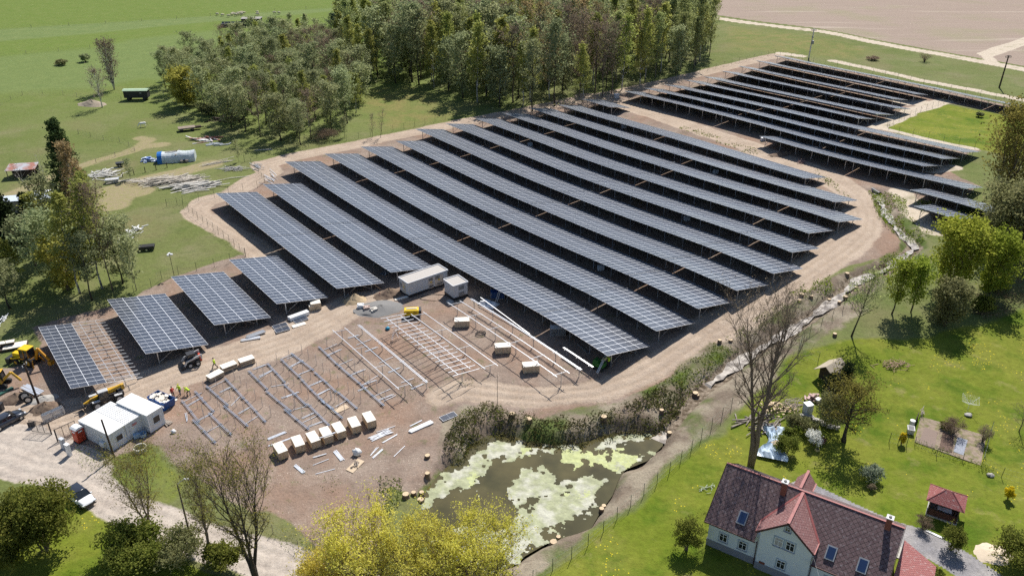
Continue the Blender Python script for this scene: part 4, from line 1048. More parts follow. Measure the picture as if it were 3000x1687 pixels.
lay('beam_fan', 'fanned heap of white profiles right of the crates', 'beams', r7(930, 310), r7(1135, 235), .09, .07, alu, 9, .35, .1, seed=3)
for i, (a, c, n, lb) in enumerate([((985, 255), (1165, 193), 1, 'long thin white profile behind the fanned heap'), ((1040, 345), (1188, 262), 2, 'pair of white profiles in front of the fanned heap'), ((940, 455), (1012, 375), 2, 'short white profiles lying right of the white bag'), ((958, 472), (1055, 392), 3, 'white profiles next to the short ones by the bag'),
        ((1145, 458), (1248, 362), 1, 'single white pole lying toward the tree stumps'), ((447, 470), (585, 428), 2, 'two white poles in front of the crates'), ((445, 538), (600, 475), 1, 'thin pole below the two white poles'), ((475, 605), (660, 558), 1, 'lowest thin pole on the weeds below the crates'),
        ((75, 372), (330, 275), 3, 'bundle of rails sticking out behind the leftmost crates'), ((68, 312), (232, 245), 5, 'flat bundle of silver rails left of the leftmost crate'), ((640, 405), (715, 495), 6, 'flat stack of silver strips between the poles and the bag'), ((300, 525), (385, 600), 5, 'flat stack of silver strips lowest left below the crates'),
        ((510, 300), (660, 250), 2, 'two rails lying across the third and fourth crates')]):
    lay('metal_profile', lb, 'profile', r7(*a), r7(*c), .08, .06, alu, n, .05, .06 if i != 12 else 1.3, WB, i)
lay('steel_bundle', 'bundle of bluish steel rails at the edge of the site road under the solar table', 'rails', (717, 989), (779, 968), .1, .12, steel, 8, .03, .25)
lay('steel_bundle', 'flat bundle of white rails beside the bluish bundle by the road', 'rails', (702, 998), (766, 986), .12, .1, alu, 5, .04, .12)
lay('wrapped_bundle', 'long white wrapped bundle on the verge of the site road', 'bundle', (843, 936), (906, 913), .42, .6, foil, 2, .01, .35)
lay('white_slab', 'long white board lying on the road below the wrapped bundle', 'board', (853, 958), (897, 945), .9, .05, lid_m, 1)
def loose_module(label, corners, z=.12):
    C_ = [G(*c, z) for c in corners]; c = sum(C_, Vector())/4; d = (C_[1]-C_[0])+(C_[2]-C_[3]); rz = math.atan2(d.y, d.x)
    t = thing('loose_module', label, 'solar module', (c.x, c.y, gz(c.x, c.y)), rz)
    o = link('module', MODULE, t, (1.13, -.57, z)); o.rotation_euler = (TILT, 0, R(90))
    b = MB(); b.box((0, 0, z/2-.12), (2.1, 1.0, z+.1)); b.build('pallet', old_wood, t)
loose_module('loose dark solar module on the soil above the pond', [(1285, 1223), (1332, 1204), (1342, 1215), (1297, 1235)])
loose_module('upper of two loose dark modules beside the road', [(798, 955), (838, 943), (843, 951), (803, 963)], .15)
loose_module('lower of two loose dark modules beside the road', [(803, 966), (845, 955), (851, 963), (811, 976)], .15)
loose_module('loose dark module next to the wrapped white bundle', [(858, 940), (896, 926), (904, 932), (868, 946)])
p = P(926, 904); crate(1.6, 1.2, 1.3, p, R(20), 'pale carton crate by the end of the short solar table')
p = P(914, 908); crate(.8, .9, .9, p, R(20), 'small pale box leaning against the carton crate')
def blob_thing(name, label, cat, px, py, r, h, m, seed=1, n=14, k=7, noise=.25, sink=.3):
    p = P(px, py); b = MB(); b.ball((0, 0, h*(.5-sink*.3)), (r, r*.85, h*.6), n, k, noise, seed)
    return tag(b.build(name, m, None, True, loc=p), label, cat)
blob_thing('white_bag', 'crumpled white bulk bag right of the crates', 'bag', *r7(833, 440), .55, .9, foil, 4, 12, 7, .3)
def heap(name, label, px, py, rx, ry, h, m, rz=0.0, seed=1):
    p = P(px, py); b = MB(); b.mound(rx, ry, h, 26, 8, seed, .22); return tag(b.build(name, m, None, True, loc=p, rz=rz), label, 'heap')
heap('sand_heap', 'heap of yellow sand beside the long transformer cabin', 1040, 880, 2.1, 1.7, 1.3, sandm, .3, 3)
heap('gravel_heap', 'low spread heap of grey gravel in front of the transformer cabin', 1115, 905, 4.3, 2.9, .75, gravelm, .2, 5)
heap('soil_heap', 'heap of brown soil between the sand heap and the transformer cabin', 1140, 862, 2.8, 1.8, 1.2, soil_m, .5, 6)
heap('soil_heap', 'brown heap of soil beside the leaning wooden pole', 136, 1195, 2.2, 1.6, 1.1, soil_m, .2, 7)
heap('soil_heap', 'dark heap of soil behind the old tyres', 50, 1168, 2.4, 1.6, 1.0, soil_m, .4, 8)
heap('soil_heap', 'small dug soil heap under the last far solar row', 2283, 455, 3, 1.5, .9, soil_m, .2, 9)
heap('earth_mound', 'bare earth mound beside the brownish birch in the meadow', 270, 306, 5, 3, 1.6, mat('pale_earth', (.3, .25, .19), .95, 0, .2, 1, .5), -.3, 10)
heap('sand_spot', 'small heap of pale sand on the lawn by the driveway', 2908, 1622, 2.2, 1.7, .35, mat('pale_sand', (.6, .5, .38), .95, 0, .1, 2, .3), 0, 11)
for i, (px, py) in enumerate([(1057, 902), (1075, 908), (1096, 914)]):
    p = P(px, py); t = thing('brick_pallet', ['pallet of paving stones wrapped in foil, leftmost of three', 'pallet of pinkish paving stones, middle of three', 'pallet of pale paving stones, rightmost of three'][i], 'pallet', p, .3*i, 'pallets of paving stones')
    b = MB(); b.box((0, 0, .07), (1.15, .95, .14)); b.build('pallet', timber, t)
    b = MB(); rg = random.Random(i)
    for x in range(4):
        for y in range(3):
            for z in range(3 if rg.random() < .8 else 2): b.box((-.42+x*.28, -.3+y*.3, .24+z*.19), (.26, .28, .17))
    b.build('stones', [foil, mat('pink_paver', (.5, .38, .33), .9), mat('pale_paver', (.6, .56, .5), .9)][i], t)
p = P(1113, 868); t = thing('warning_cone', 'small red and white traffic cone near the transformer cabin', 'cone', p); b = MB(); b.box((0, 0, .03), (.4, .4, .05)); b.tube([(0, 0, .05), (0, 0, .75)], [.16, .03], 10); b.build('cone_body', red_sign, t); b = MB(); b.tube([(0, 0, .33), (0, 0, .5)], [.118, .082], 10); b.build('stripe', white_paint, t)
b = MB(); rg = random.Random(8); pts = []
for i in range(60): a = i*.35; pts.append((.75*math.cos(a)+rg.uniform(-.1, .1), .6*math.sin(a)+rg.uniform(-.1, .1), .05+.006*i))
b.tube(pts, .04, 4); tag(b.build('cable_coil', mat('black_cable', (.05, .05, .05), .6), None, loc=P(1408, 980)), 'coil of black cable on the soil between the lone crates', 'cable')
b = MB(); pts = [(2.2*math.cos(i*.22)+.3*math.sin(i*.7), 1.2*math.sin(i*.22), .06+.02*math.sin(i)) for i in range(26)]
b.tube(pts, .05, 5); tag(b.build('cable_loop', mat('black_cable', (.05, .05, .05), .6), None, loc=P(1272, 872)), 'loop of black cable on the sand between the two transformer cabins', 'cable')
blob_thing('blue_bag', 'small bright blue bag on the soil by the rafter frame', 'bag', 1136, 965, .38, .5, mat('cyan_bag', (.02, .25, .4), .6), 6, 10, 6, .2)
def ladder(label, p, rz, h, tilt, m, name='ladder', double=False):
    t = thing(name, label, 'ladder', p, rz)
    for sgn in ((1, -1) if double else (1,)):
        b = MB(); dx = h*math.tan(tilt)*sgn
        for y in (-.22, .22): b.bar((dx, y, 0), (0, y, h), .06, .03)
        for k in range(1, int(h/.28)): z = k*.28; b.bar((dx*(1-z/h), -.22, z), (dx*(1-z/h), .22, z), .035, .035)
        b.build('ladder_leg', m, t)
ladder('white stepladder standing alone between the bare frames', P(1158, 994), .6, 1.9, R(18), alu, 'stepladder', True)
ladder('ladder leaning at the blue module rack under the solar row', P(1466, 880), R(38), 2.2, R(-22), alu)
for i, (px, py, lb) in enumerate([(1458, 872, 'blue tinted rack of upright modules beside the ladder in the shade'), (1634, 978, 'slatted grey rack of modules in the shade of the first long row')]):
    p = P(px, py); t = thing('module_rack', lb, 'module rack', p, R(4))
    b = MB()
    for y in (-.55, .55):
        for x in (-1.15, 0, 1.15): b.box((x, y, .65), (.06, .06, 1.2))
    b.box((0, 0, .08), (2.4, 1.2, .14)); b.build('frame', steel, t)
    b = MB()
    for k in range(6): b.box((0, 0, .24+k*.18), (2.3, 1.14, .1))
    b.build('stacked_modules', mat('blue_modules', (.05, .1, .24), .4, 0, .1, 3) if i == 0 else grille, t)
    b = MB(); b.box((0, 0, 1.3), (2.36, 1.2, .05)); b.build('cover', foil if i else blue_paint, t)
b = MB(); rg = random.Random(4)
N_ = 9; vs = [(-1.6+3.2*i/N_, -1.1+2.2*j/N_, .12+.25*rg.random()*(0 < i < N_)*(0 < j < N_)) for i in range(N_+1) for j in range(N_+1)]
b.add(vs, [(i*(N_+1)+j, (i+1)*(N_+1)+j, (i+1)*(N_+1)+j+1, i*(N_+1)+j+1) for i in range(N_) for j in range(N_)])
b.ball((-.8, -.5, .35), (.5, .4, .35), 10, 6, .3, 3); tag(b.build('foil_heap', foil, None, loc=P(1432, 892), rz=-.6), 'crumpled white foil heap at the end of the long bare rails', 'foil')
lay('leaning_sheet', 'grey sheet lying in the shade behind the transformer cabin', 'sheet', (1118, 806), (1140, 792), 1.2, .05, steel, 1)
lay('loose_rails', 'two loose rails in the shade beside the pile driver', 'rails', (1686, 1003), (1730, 1040), .08, .08, steel, 2, .2, .1)
lay('pale_bearer', 'white timber on the ground before the long transformer cabin', 'timber', (1152, 881), (1218, 862), .5, .2, lid_m, 1)
flat_board('concrete_slab', 'round grey slab by the small transformer cabin', 'slab', [(1318+12*math.cos(k*.7), 885+6*math.sin(k*.7)) for k in range(9)], .12, concrete)

# poles, lamps
def pole(name, label, px, py, top, r0, r1, m, cat='pole', lean=(0, 0)):
    p = P(px, py); h = height_for(p, top); t = thing(name, label, cat, p)
    b = MB(); b.tube([(0, 0, -.4), (lean[0]*h, lean[1]*h, h)], [r0, r1], 9); b.build('shaft', m, t); return t, h
pole('wooden_pole', 'bare wooden pole leaning slightly in front of the white cabins', 335, 1338, 1229, .14, .11, dark_wood, lean=(-.045, 0))
t, h = pole('utility_pole', 'tall wooden utility pole beside the old tyres', 115.5, 1187, 1066, .16, .12, dark_wood, lean=(-.03, 0))
b = MB(); b.box((-.03*h, 0, h-.3), (.1, 1.3, .1)); b.build('crossarm', dark_metal, t); b = MB()
for y in (-.5, 0, .5): b.tube([(-.03*h, y, h-.25), (-.03*h, y, h+.05)], .05, 6)
b.build('insulator', white_paint, t); b = MB(); b.tube([(-.03*h-30*k/12, 8.0*k/12, h-.1-1.5*math.sin(math.pi*k/12)) for k in range(13)], .012, 4); b.build('overhead_wire', dark_metal, t)
t, h = pole('street_lamp', 'street lamp with a white head among the budding trees', 563, 1592, 1418, .12, .08, mat('rusty_post', (.16, .12, .1), .8), 'street lamp')
b = MB(); b.tube([(0, 0, h-.05), (.25, .1, h+.25), (.7, .25, h+.4)], .04, 6); b.build('arm', steel, t); b = MB(); b.ball((.95, .34, h+.42), (.42, .17, .1), 12, 6); b.build('lamp_head', white_paint, t, True, )
t, h = pole('floodlight_mast', 'thin mast with white floodlights in the meadow by the solar tables', 510, 807, 745, .05, .04, dark_metal, 'mast'); b = MB()
for a in range(3): b.box((.35*math.cos(a*2.1), .35*math.sin(a*2.1), h), (.4, .3, .22), a)
b.build('floodlight', white_paint, t)
pole('thin_pole', 'thin dark pole at the edge of the track above the pond', 1457.5, 1182, 1097, .035, .03, dark_metal)
for px, py, tp, lb, lattice in [(2369, 172, 85, 'tall lattice pole with a transformer beyond the far array', True), (2927, 258, 163, 'tall wooden utility pole at the upper right border', False)]:
    t, h = pole('utility_pole', lb, px, py, tp, .28, .18, steel if lattice else dark_wood, lean=(.02, 0))
    b = MB(); b.box((.02*h, 0, h-.6), (2.0, .14, .14)); b.box((.02*h, 0, h-.1), (1.4, .12, .12)); b.build('crossarm', dark_metal, t)
    b = MB()
    for x in (-.9, -.45, .45, .9): b.tube([(.02*h+x, 0, h-.55), (.02*h+x, 0, h-.15)], .07, 6)
    b.build('insulator', dark_metal, t)
    if lattice: b = MB(); b.box((.3, -.4, h*.55), (.8, .7, 1.2)); b.box((.2, 0, h*.72), (.5, .5, .5)); b.build('transformer_box', grille, t)
for px, py, h, m, lb in [(205, 1333, 1.75, white_paint, 'white meter pillar at the gate of the site'), (188, 1312, 1.5, grey_wall, 'grey meter pillar behind the white one at the gate')]:
    p = P(px, py); t = thing('meter_pillar', lb, 'pillar', p, cab_rz); b = MB(); b.box((0, 0, h/2), (.62, .38, h)); b.build('cabinet', m, t, bevel=.01); b = MB(); b.box((0, 0, h+.02), (.7, .46, .05)); b.build('cap', m, t); b = MB(); b.box((.0, -.2, h*.62), (.5, .02, h*.6)); b.build('door', m, t)
p = P(412, 1318); b = MB(); n = 28
ring = lambda r, z: [(r*math.cos(2*math.pi*k/n), r*math.sin(2*math.pi*k/n), z) for k in range(n)]
b.loft([ring(.82, -.05), ring(.82, .55), ring(.68, .55), ring(.68, -.05)], cap=False); tag(b.build('concrete_ring', mat('pale_concrete', (.55, .52, .47), .9, 0, .1, 4), None, loc=p), 'pale concrete well ring in the grass beside the cabins', 'well ring')
def frame_leaf(b, w, h, n=3):
    for z in (.12, h): b.bar((0, 0, z), (w, 0, z), .06, .06)
    for k in range(n+1): b.bar((w*k/n, 0, .12), (w*k/n, 0, h), .05, .05)
    for k in range(1, 12): b.bar((0, 0, .12+(h-.12)*k/12), (w, 0, .12+(h-.12)*k/12), .008, .008)
    for k in range(1, 20): b.bar((w*k/20, 0, .12), (w*k/20, 0, h), .008, .008)
for a, c, lb in [((171, 1292), (222, 1268), 'open leaf of the wire gate beside the red toilet'), ((150, 1272), (95, 1265), 'wire gate leaf lying open towards the grey fence panels')]:
    p, rz, L_ = edge_at(a, c); t = thing('wire_gate', lb, 'gate', p, rz); b = MB(); frame_leaf(b, max(2.5, L_), 1.9); b.build('leaf', dark_metal, t); b = MB(); b.box((-.08, 0, .9), (.12, .12, 2.1)); b.build('post', dark_metal, t)
p, rz, L_ = edge_at((130, 1240), (192, 1212)); t = thing('panel_stack', 'stack of silver mesh fence panels leaning by the site gate', 'fence panels', p, rz)
for k in range(6): b = MB(); frame_leaf(b, L_*.95, 1.1, 2); o = b.build('fence_panel', steel, t, loc=(.1*(k % 3), -.1+.12*k, 0)); o.rotation_euler = (R(-12), 0, 0)
p = P(85, 1180); b = MB()
for k, (x, y, z, r) in enumerate([(0, 0, .62, .6), (-.9, .7, .75, .7)]):
    tb_ = MB(); q = [Vector((math.cos(2*math.pi*j/20)*(r-.16), 0, math.sin(2*math.pi*j/20)*(r-.16))) for j in range(21)]
    tb_.tube(q, .17, 8, False); t = thing('tractor_tyre', ['old tractor tyre with a grey rim standing by the soil', 'bigger worn tractor tyre behind the first one'][k], 'tyre', (p.x+x, p.y+y, p.z+z-.05), .5+k*.3); tb_.build('tyre', black_rubber, t, True)
    b2 = MB(); b2.cyl((0, 0, 0), r-.26, .2, 16, 'Y'); b2.build('rim', steel, t)
lay('steel_sheets', 'stack of silver metal sheets beside the utility pole', 'sheets', (65, 1128), (122, 1153), .22, .04, alu, 5, .1, .5)
lay('timber_planks', 'short yellow planks beside the silver sheets', 'planks', (62, 1142), (92, 1156), .12, .05, timber, 3, .5, .25)
heap('rubble_heap', 'heap of broken stones at the foot of the utility pole', 128, 1170, 2.2, 1.3, .6, concrete, .4, 12)
lay('green_sheet', 'dark green metal sheet lying at the left border', 'sheet', (-10, 1162), (40, 1135), .5, .4, mat('green_sheet_paint', (.03, .1, .08), .5), 1)
p = P(5, 1200); b = MB(); b.box((0, 0, .55), (.6, .6, 1.1)); b.box((0, 0, 1.12), (.66, .68, .08)); tag(b.build('waste_bin', dark_metal, None, loc=p), 'dark waste bin at the left border above the car', 'bin')
p = P(94, 1250); b = MB(); b.box((0, 0, .4), (.9, .05, .8), .3); b.tube([(0, 0, 0), (.1, -.4, .4)], .03, 5); tag(b.build('black_board', dark_metal, None, loc=p), 'black board lying by the opened gate', 'board')
p = P(38, 1018); t = thing('timber_pallet_load', 'pale boards stacked on the grass behind the backhoe', 'boards', p, R(22)); b = MB(); b.box((0, 0, .2), (4.2, 2.0, .35)); b.build('bearer', dark_wood, t); b = MB(); b.box((.4, -.2, .45), (3.2, 1.7, .12)); b.build('lower_boards', lid_m, t); b = MB(); b.box((-.6, .3, .75), (1.8, .7, .45)); b.build('brown_blocks', dark_wood, t); b = MB(); b.box((-.6, .3, 1.02), (2.0, .9, .07)); b.build('upper_board', lid_m, t)
tubp = P(420, 1278); t = thing('blue_tub', 'pale blue plastic tub with rubbish beside the cabins', 'tub', tubp, .5); b = MB(); b.loft([ring(.38, 0), ring(.48, .55), ring(.43, .55), ring(.35, .05)], True); b.build('tub', mat('pale_blue_plastic', (.3, .45, .6), .5), t); b = MB(); b.box((-.8, .1, .35), (.75, .6, .55), .2); b.build('box', mat('pale_blue_plastic', (.3, .45, .6), .5), t)
lay('plank_pile', 'short pile of boards at the corner of the higher cabin', 'boards', (478, 1232), (500, 1243), .15, .06, old_wood, 5, .15, .15)
blob_thing('white_sack', 'small white sack on the soil right of the cabins', 'sack', 509, 1267, .35, .5, foil, 9, 10, 6, .25)
for i, (px, py) in enumerate([(1252, 1340), (1252, 1392), (1235, 1436), (1189, 1456), (1212, 1443), (1232, 1452), (1763, 1480), (1771, 1463), (1550, 1236), (1769, 1228), (1938, 1206), (1936, 1249), (1963, 1253), (1637, 1556), (1621, 1579), (1592, 1566), (2347, 868), (2341, 885), (2376, 873), (2431, 869), (2481, 803), (2460, 880), (2479, 865), (2510, 840), (2108, 1005), (2140, 1000), (2038, 1144), (2045, 1148), (1500, 1222), (2445, 985)]):
    p = P(px, py); b = MB(); r = .28+.16*rng.random(); h = .35+.35*rng.random()
    b.tube([(0, 0, -.3), (0, 0, h*.3), (.03, 0, h)], [r*1.35, r, r*.95], 9, False)
    t = thing('tree_stump', 'freshly cut tree stump on the bank of the pond and stream', 'stump', p, rng.random()*6, 'cut tree stumps'); b.build('bark', soil_m, t)
    c_ = MB(); c_.tube([(.03, 0, h-.02), (.03, 0, h+.012)], r*.93, 9); c_.build('cut_face', timber, t)

# ---------------------------------------------------------------- vehicles and machines (local x forward, y left)
yellow = mat('machine_yellow', (.62, .36, .03), .5, 0, .12, 2, c2=(.4, .25, .06), c2amt=.35)
jyellow = mat('bright_yellow', (.75, .5, .01), .45, 0, .06, 2)
orange_y = mat('orange_yellow', (.6, .27, .015), .5, 0, .1, 2)
grey_paint = mat('light_grey_paint', (.5, .5, .5), .5, 0, .1, 2)
green_m = mat('machine_green', (.03, .14, .025), .5, 0, .15, 3)
lamp_red = mat('tail_lamp', (.4, .02, .02), .3)
lamp_clear = mat('headlamp_glass', (.6, .62, .65), .15, 0, .05, 2, spec=.7)
def wheel(parent, x, y, r, w, rimm=None, name='wheel', rz=0.0):
    wv = bpy.data.objects.new(name, None); col.objects.link(wv); wv.parent = parent; wv.location = (x, y, r); wv.rotation_euler = (0, 0, rz)
    n = 20; b = MB(); R_ = lambda rr, yy: [(rr*math.cos(2*math.pi*k/n), yy, rr*math.sin(2*math.pi*k/n)) for k in range(n)]
    b.loft([R_(r*.58, -w/2), R_(r*.93, -w/2), R_(r, -w*.34), R_(r, w*.34), R_(r*.93, w/2), R_(r*.58, w/2)], cap=False)
    if r > .55:
        for k in range(16):
            a = 2*math.pi*k/16; b.box((r*1.01*math.cos(a), 0, r*1.01*math.sin(a)), (.07, w*.9, .09), M=Matrix.Rotation(-a, 3, 'Y'))
    b.build('tyre', black_rubber, wv, True)
    b = MB(); b.loft([R_(r*.58, -w*.42), R_(r*.2, -w*.3)], cap=True); b.loft([R_(r*.2, w*.3), R_(r*.58, w*.42)], cap=True); b.build('rim', rimm or steel, wv)
    return wv
def cab(parent, x0, x1, w, z0, z1, fm, roofm, slope=.15, name='cab'):
    b = MB(); t = .07
    for y in (-w/2, w/2):
        b.bar((x0, y, z0), (x0+.05, y*.92, z1), t, t); b.bar((x1, y, z0), (x1-slope, y*.92, z1), t, t); b.bar(((x0+x1)/2, y, z0), ((x0+x1)/2, y*.92, z1), t, t)
        b.bar((x0, y, z0), (x1, y, z0), t, t)
    b.box(((x0+x1)/2, 0, z0-.1), (x1-x0, w, .2)); o = b.build(name, fm, parent)
    b = MB(); a = [(x0+.02, -w/2+.03, z0), (x1-.02, -w/2+.03, z0), (x1-.02, w/2-.03, z0), (x0+.02, w/2-.03, z0)]; c = [(x0+.07, -w*.44, z1-.02), (x1-slope-.02, -w*.44, z1-.02), (x1-slope-.02, w*.44, z1-.02), (x0+.07, w*.44, z1-.02)]
    b.loft([a, c]); b.build('glazing', glass_dark, o)
    b = MB(); b.box(((x0+x1-slope)/2+.02, 0, z1+.05), (x1-x0-slope+.2, w, .13)); b.build('cab_roof', roofm, o, bevel=.04)
    return o
def placed(name, label, cat, rear, front, L_):
    p, rz, l = edge_at(rear, front, 0); c = P((rear[0]+front[0])/2, (rear[1]+front[1])/2)
    return thing(name, label, cat, c, rz)
# telescopic handler
t = placed('telehandler', 'yellow telescopic handler with lowered boom beside the white cabins', 'telehandler', (353, 1166), (278, 1192), 3)
for x in (-1.45, 1.45):
    for y in (-.95, .95): wheel(t, x, y, .62, .42, grey_paint)
b = MB(); b.box((0, 0, .85), (4.4, 1.1, .55)); b.box((-1.9, 0, 1.15), (.7, 1.7, .6)); b.build('chassis', dark_metal, t, bevel=.03)
b = MB(); b.box((-.4, -.72, 1.35), (2.2, .65, .55)); b.build('engine_cover', yellow, t, bevel=.05)
cab(t, -.25, 1.0, .85, 1.25, 2.4, dark_metal, grey_paint).location = (0, .55, 0)
b = MB(); b.bar((-2.3, -.05, 2.0), (2.0, -.05, 1.25), .34, .42); b.build('boom', yellow, t, bevel=.02)
b = MB(); b.bar((1.9, -.05, 1.27), (2.9, -.05, .9), .24, .3); b.build('inner_boom', yellow, t)
b = MB(); b.box((-2.35, -.05, 1.75), (.4, .5, .8)); b.build('boom_pivot', yellow, t)
b = MB(); b.box((3.05, 0, .65), (.12, 1.5, .9)); b.box((2.9, 0, .8), (.3, .5, .5)); b.build('fork_carriage', dark_metal, t)
for y in (-.35, .35): b = MB(); b.box((3.65, y, .22), (1.2, .13, .06)); b.build('fork', dark_metal, t)
for x in (-1.45, 1.45):
    for y in (-.95, .95): b = MB(); b.box((x, y, 1.33), (1.0, .46, .07)); b.build('mudguard', grey_paint, t)
# backhoe loader
t = placed('backhoe_loader', 'yellow backhoe loader with a bright yellow cab roof behind the half finished table', 'backhoe', (104, 1062), (62, 1064), 3); t.rotation_euler = (0, 0, R(165))
for y in (-.85, .85): wheel(t, -1.0, y, .75, .42, yellow); wheel(t, 1.25, y, .48, .32, yellow)
b = MB(); b.box((.2, 0, .85), (3.4, .9, .45)); b.build('chassis', dark_metal, t)
b = MB(); b.box((1.35, 0, 1.4), (1.5, .85, .65)); b.build('bonnet', jyellow, t, bevel=.06)
cab(t, -1.15, .45, 1.45, 1.2, 2.75, orange_y, jyellow)
b = MB(); b.box((2.7, 0, .55), (.7, 2.1, .8)); b.build('front_bucket', dark_metal, t)
for y in (-.65, .65): b = MB(); b.bar((.5, y, 1.3), (2.5, y, .75), .12, .22); b.build('loader_arm', jyellow, t)
b = MB(); b.bar((-1.7, 0, 1.0), (-2.6, 0, 3.0), .22, .4); b.build('backhoe_boom', orange_y, t)
b = MB(); b.bar((-2.6, 0, 3.05), (-4.2, 0, 1.2), .2, .34); b.build('dipper_arm', orange_y, t)
b = MB(); b.box((-4.35, 0, .85), (.6, .7, .6)); b.build('rear_bucket', orange_y, t)
for y in (-.9, .9): b = MB(); b.bar((-1.7, y*.8, 1.1), (-2.0, y*1.2, .05), .14, .16); b.build('stabiliser', orange_y, t)
# skid steer loader
t = placed('skid_steer', 'grey skid steer loader with a red rear parked beside the short solar table', 'loader', (585, 1061), (547, 1073), 2)
for x in (-.55, .55):
    for y in (-.8, .8): wheel(t, x, y, .42, .32, grey_paint)
b = MB(); b.prism_y([(-1.25, .45), (1.0, .35), (1.0, .95), (-.3, 1.2), (-1.25, 1.25)], -.6, .6); b.build('body', dark_metal, t, bevel=.03)
b = MB(); b.box((-1.15, 0, .95), (.35, 1.25, .75)); b.build('engine_cover', red_plastic, t, bevel=.05)
cab(t, -.4, .75, 1.1, 1.0, 2.0, dark_metal, dark_metal)
for y in (-.78, .78): b = MB(); b.bar((-1.3, y, 1.7), (.9, y, 1.15), .14, .26); b.bar((.9, y, 1.2), (1.45, y, .45), .14, .22); b.bar((-1.25, y, 1.75), (-1.2, y, 1.0), .12, .2); b.build('lift_arm', grey_paint, t)
b = MB(); b.prism_y([(1.35, .1), (2.0, .08), (1.95, .2), (1.45, .65), (1.35, .6)], -.95, .95); b.build('bucket', dark_metal, t)
# mini excavator cut by the left border
t = placed('excavator', 'dark excavator with a yellow edge cut by the left border', 'excavator', (-12, 1130), (14, 1128), 2)
for y in (-.8, .8): b = MB(); b.prism_y([(-1.3, .12), (-1.1, 0), (1.1, 0), (1.3, .12), (1.3, .5), (1.1, .6), (-1.1, .6), (-1.3, .5)], y-.2, y+.2); b.build('track', black_rubber, t)
b = MB(); b.box((-.3, 0, 1.1), (2.0, 1.6, .75)); b.build('body', yellow, t, bevel=.06)
cab(t, -.3, .9, 1.0, 1.3, 2.5, dark_metal, yellow)
b = MB(); b.bar((.9, -.4, 1.2), (2.2, -.4, 2.4), .25, .35); b.bar((2.2, -.4, 2.4), (3.2, -.4, .9), .2, .3); b.build('boom', yellow, t)
# pile driver
p = P(1757, 1078); t = thing('pile_driver', 'green tracked pile driver with a tilted mast at the end of the first long row', 'pile driver', p, R(-40))
for y in (-.6, .6): b = MB(); b.prism_y([(-1.0, .1), (-.8, 0), (.8, 0), (1.0, .1), (1.0, .42), (-1.0, .42)], y-.17, y+.17); b.build('track', black_rubber, t)
b = MB(); b.box((-.1, 0, .75), (1.7, 1.2, .7)); b.box((-.5, 0, 1.2), (.8, 1.0, .35)); b.build('body', green_m, t, bevel=.04)
b = MB(); b.bar((.15, 1.9, 2.6), (.75, -1.9, .45), .1, .28); b.bar((.35, 1.9, 2.62), (.95, -1.9, .47), .1, .1); b.build('mast', grey_paint, t)
b = MB(); b.tube([(.3, .3, 1.7), (.6, 0, 2.0), (.4, -.4, 1.7)], .06, 6); b.box((.55, .35, 1.75), (.4, .5, .45)); b.build('hammer', mat('olive_steel', (.3, .3, .2), .6), t)
b = MB(); b.tube([(-.3, -.2, 1.3), (.1, -.3, 2.0), (.5, .1, 1.7)], .04, 6); b.tube([(-.3, .2, 1.3), (.2, .4, 2.1), (.5, .2, 1.7)], .04, 6); b.build('hose', black_rubber, t)
# compressor trailer
p = P(1211, 927); t = thing('compressor', 'yellow towable compressor with a dark end in front of the transformer cabins', 'compressor', p, R(5))
b = MB(); b.box((-.25, 0, 1.0), (2.4, 1.35, .85)); b.box((-.25, 0, 1.46), (2.2, 1.15, .1)); b.build('hood', jyellow, t, bevel=.08)
b = MB(); b.box((1.15, 0, 1.0), (.42, 1.37, .9)); b.build('end_panel', dark_metal, t, bevel=.05)
b = MB(); b.box((-.2, 0, 1.56), (1.7, .35, .09)); b.build('top_cover', beige, t)
b = MB(); b.box((0, 0, .5), (2.6, 1.2, .14)); b.bar((-1.2, 0, .5), (-2.6, 0, .45), .1, .1); b.build('frame', dark_metal, t)
for y in (-.72, .72): wheel(t, .2, y, .34, .2)
for x in (-.75, .35): b = MB(); b.box((x, -.69, 1.1), (.55, .01, .3)); b.build('side_grille', mat('ochre_grille', (.35, .22, .02), .6), t)
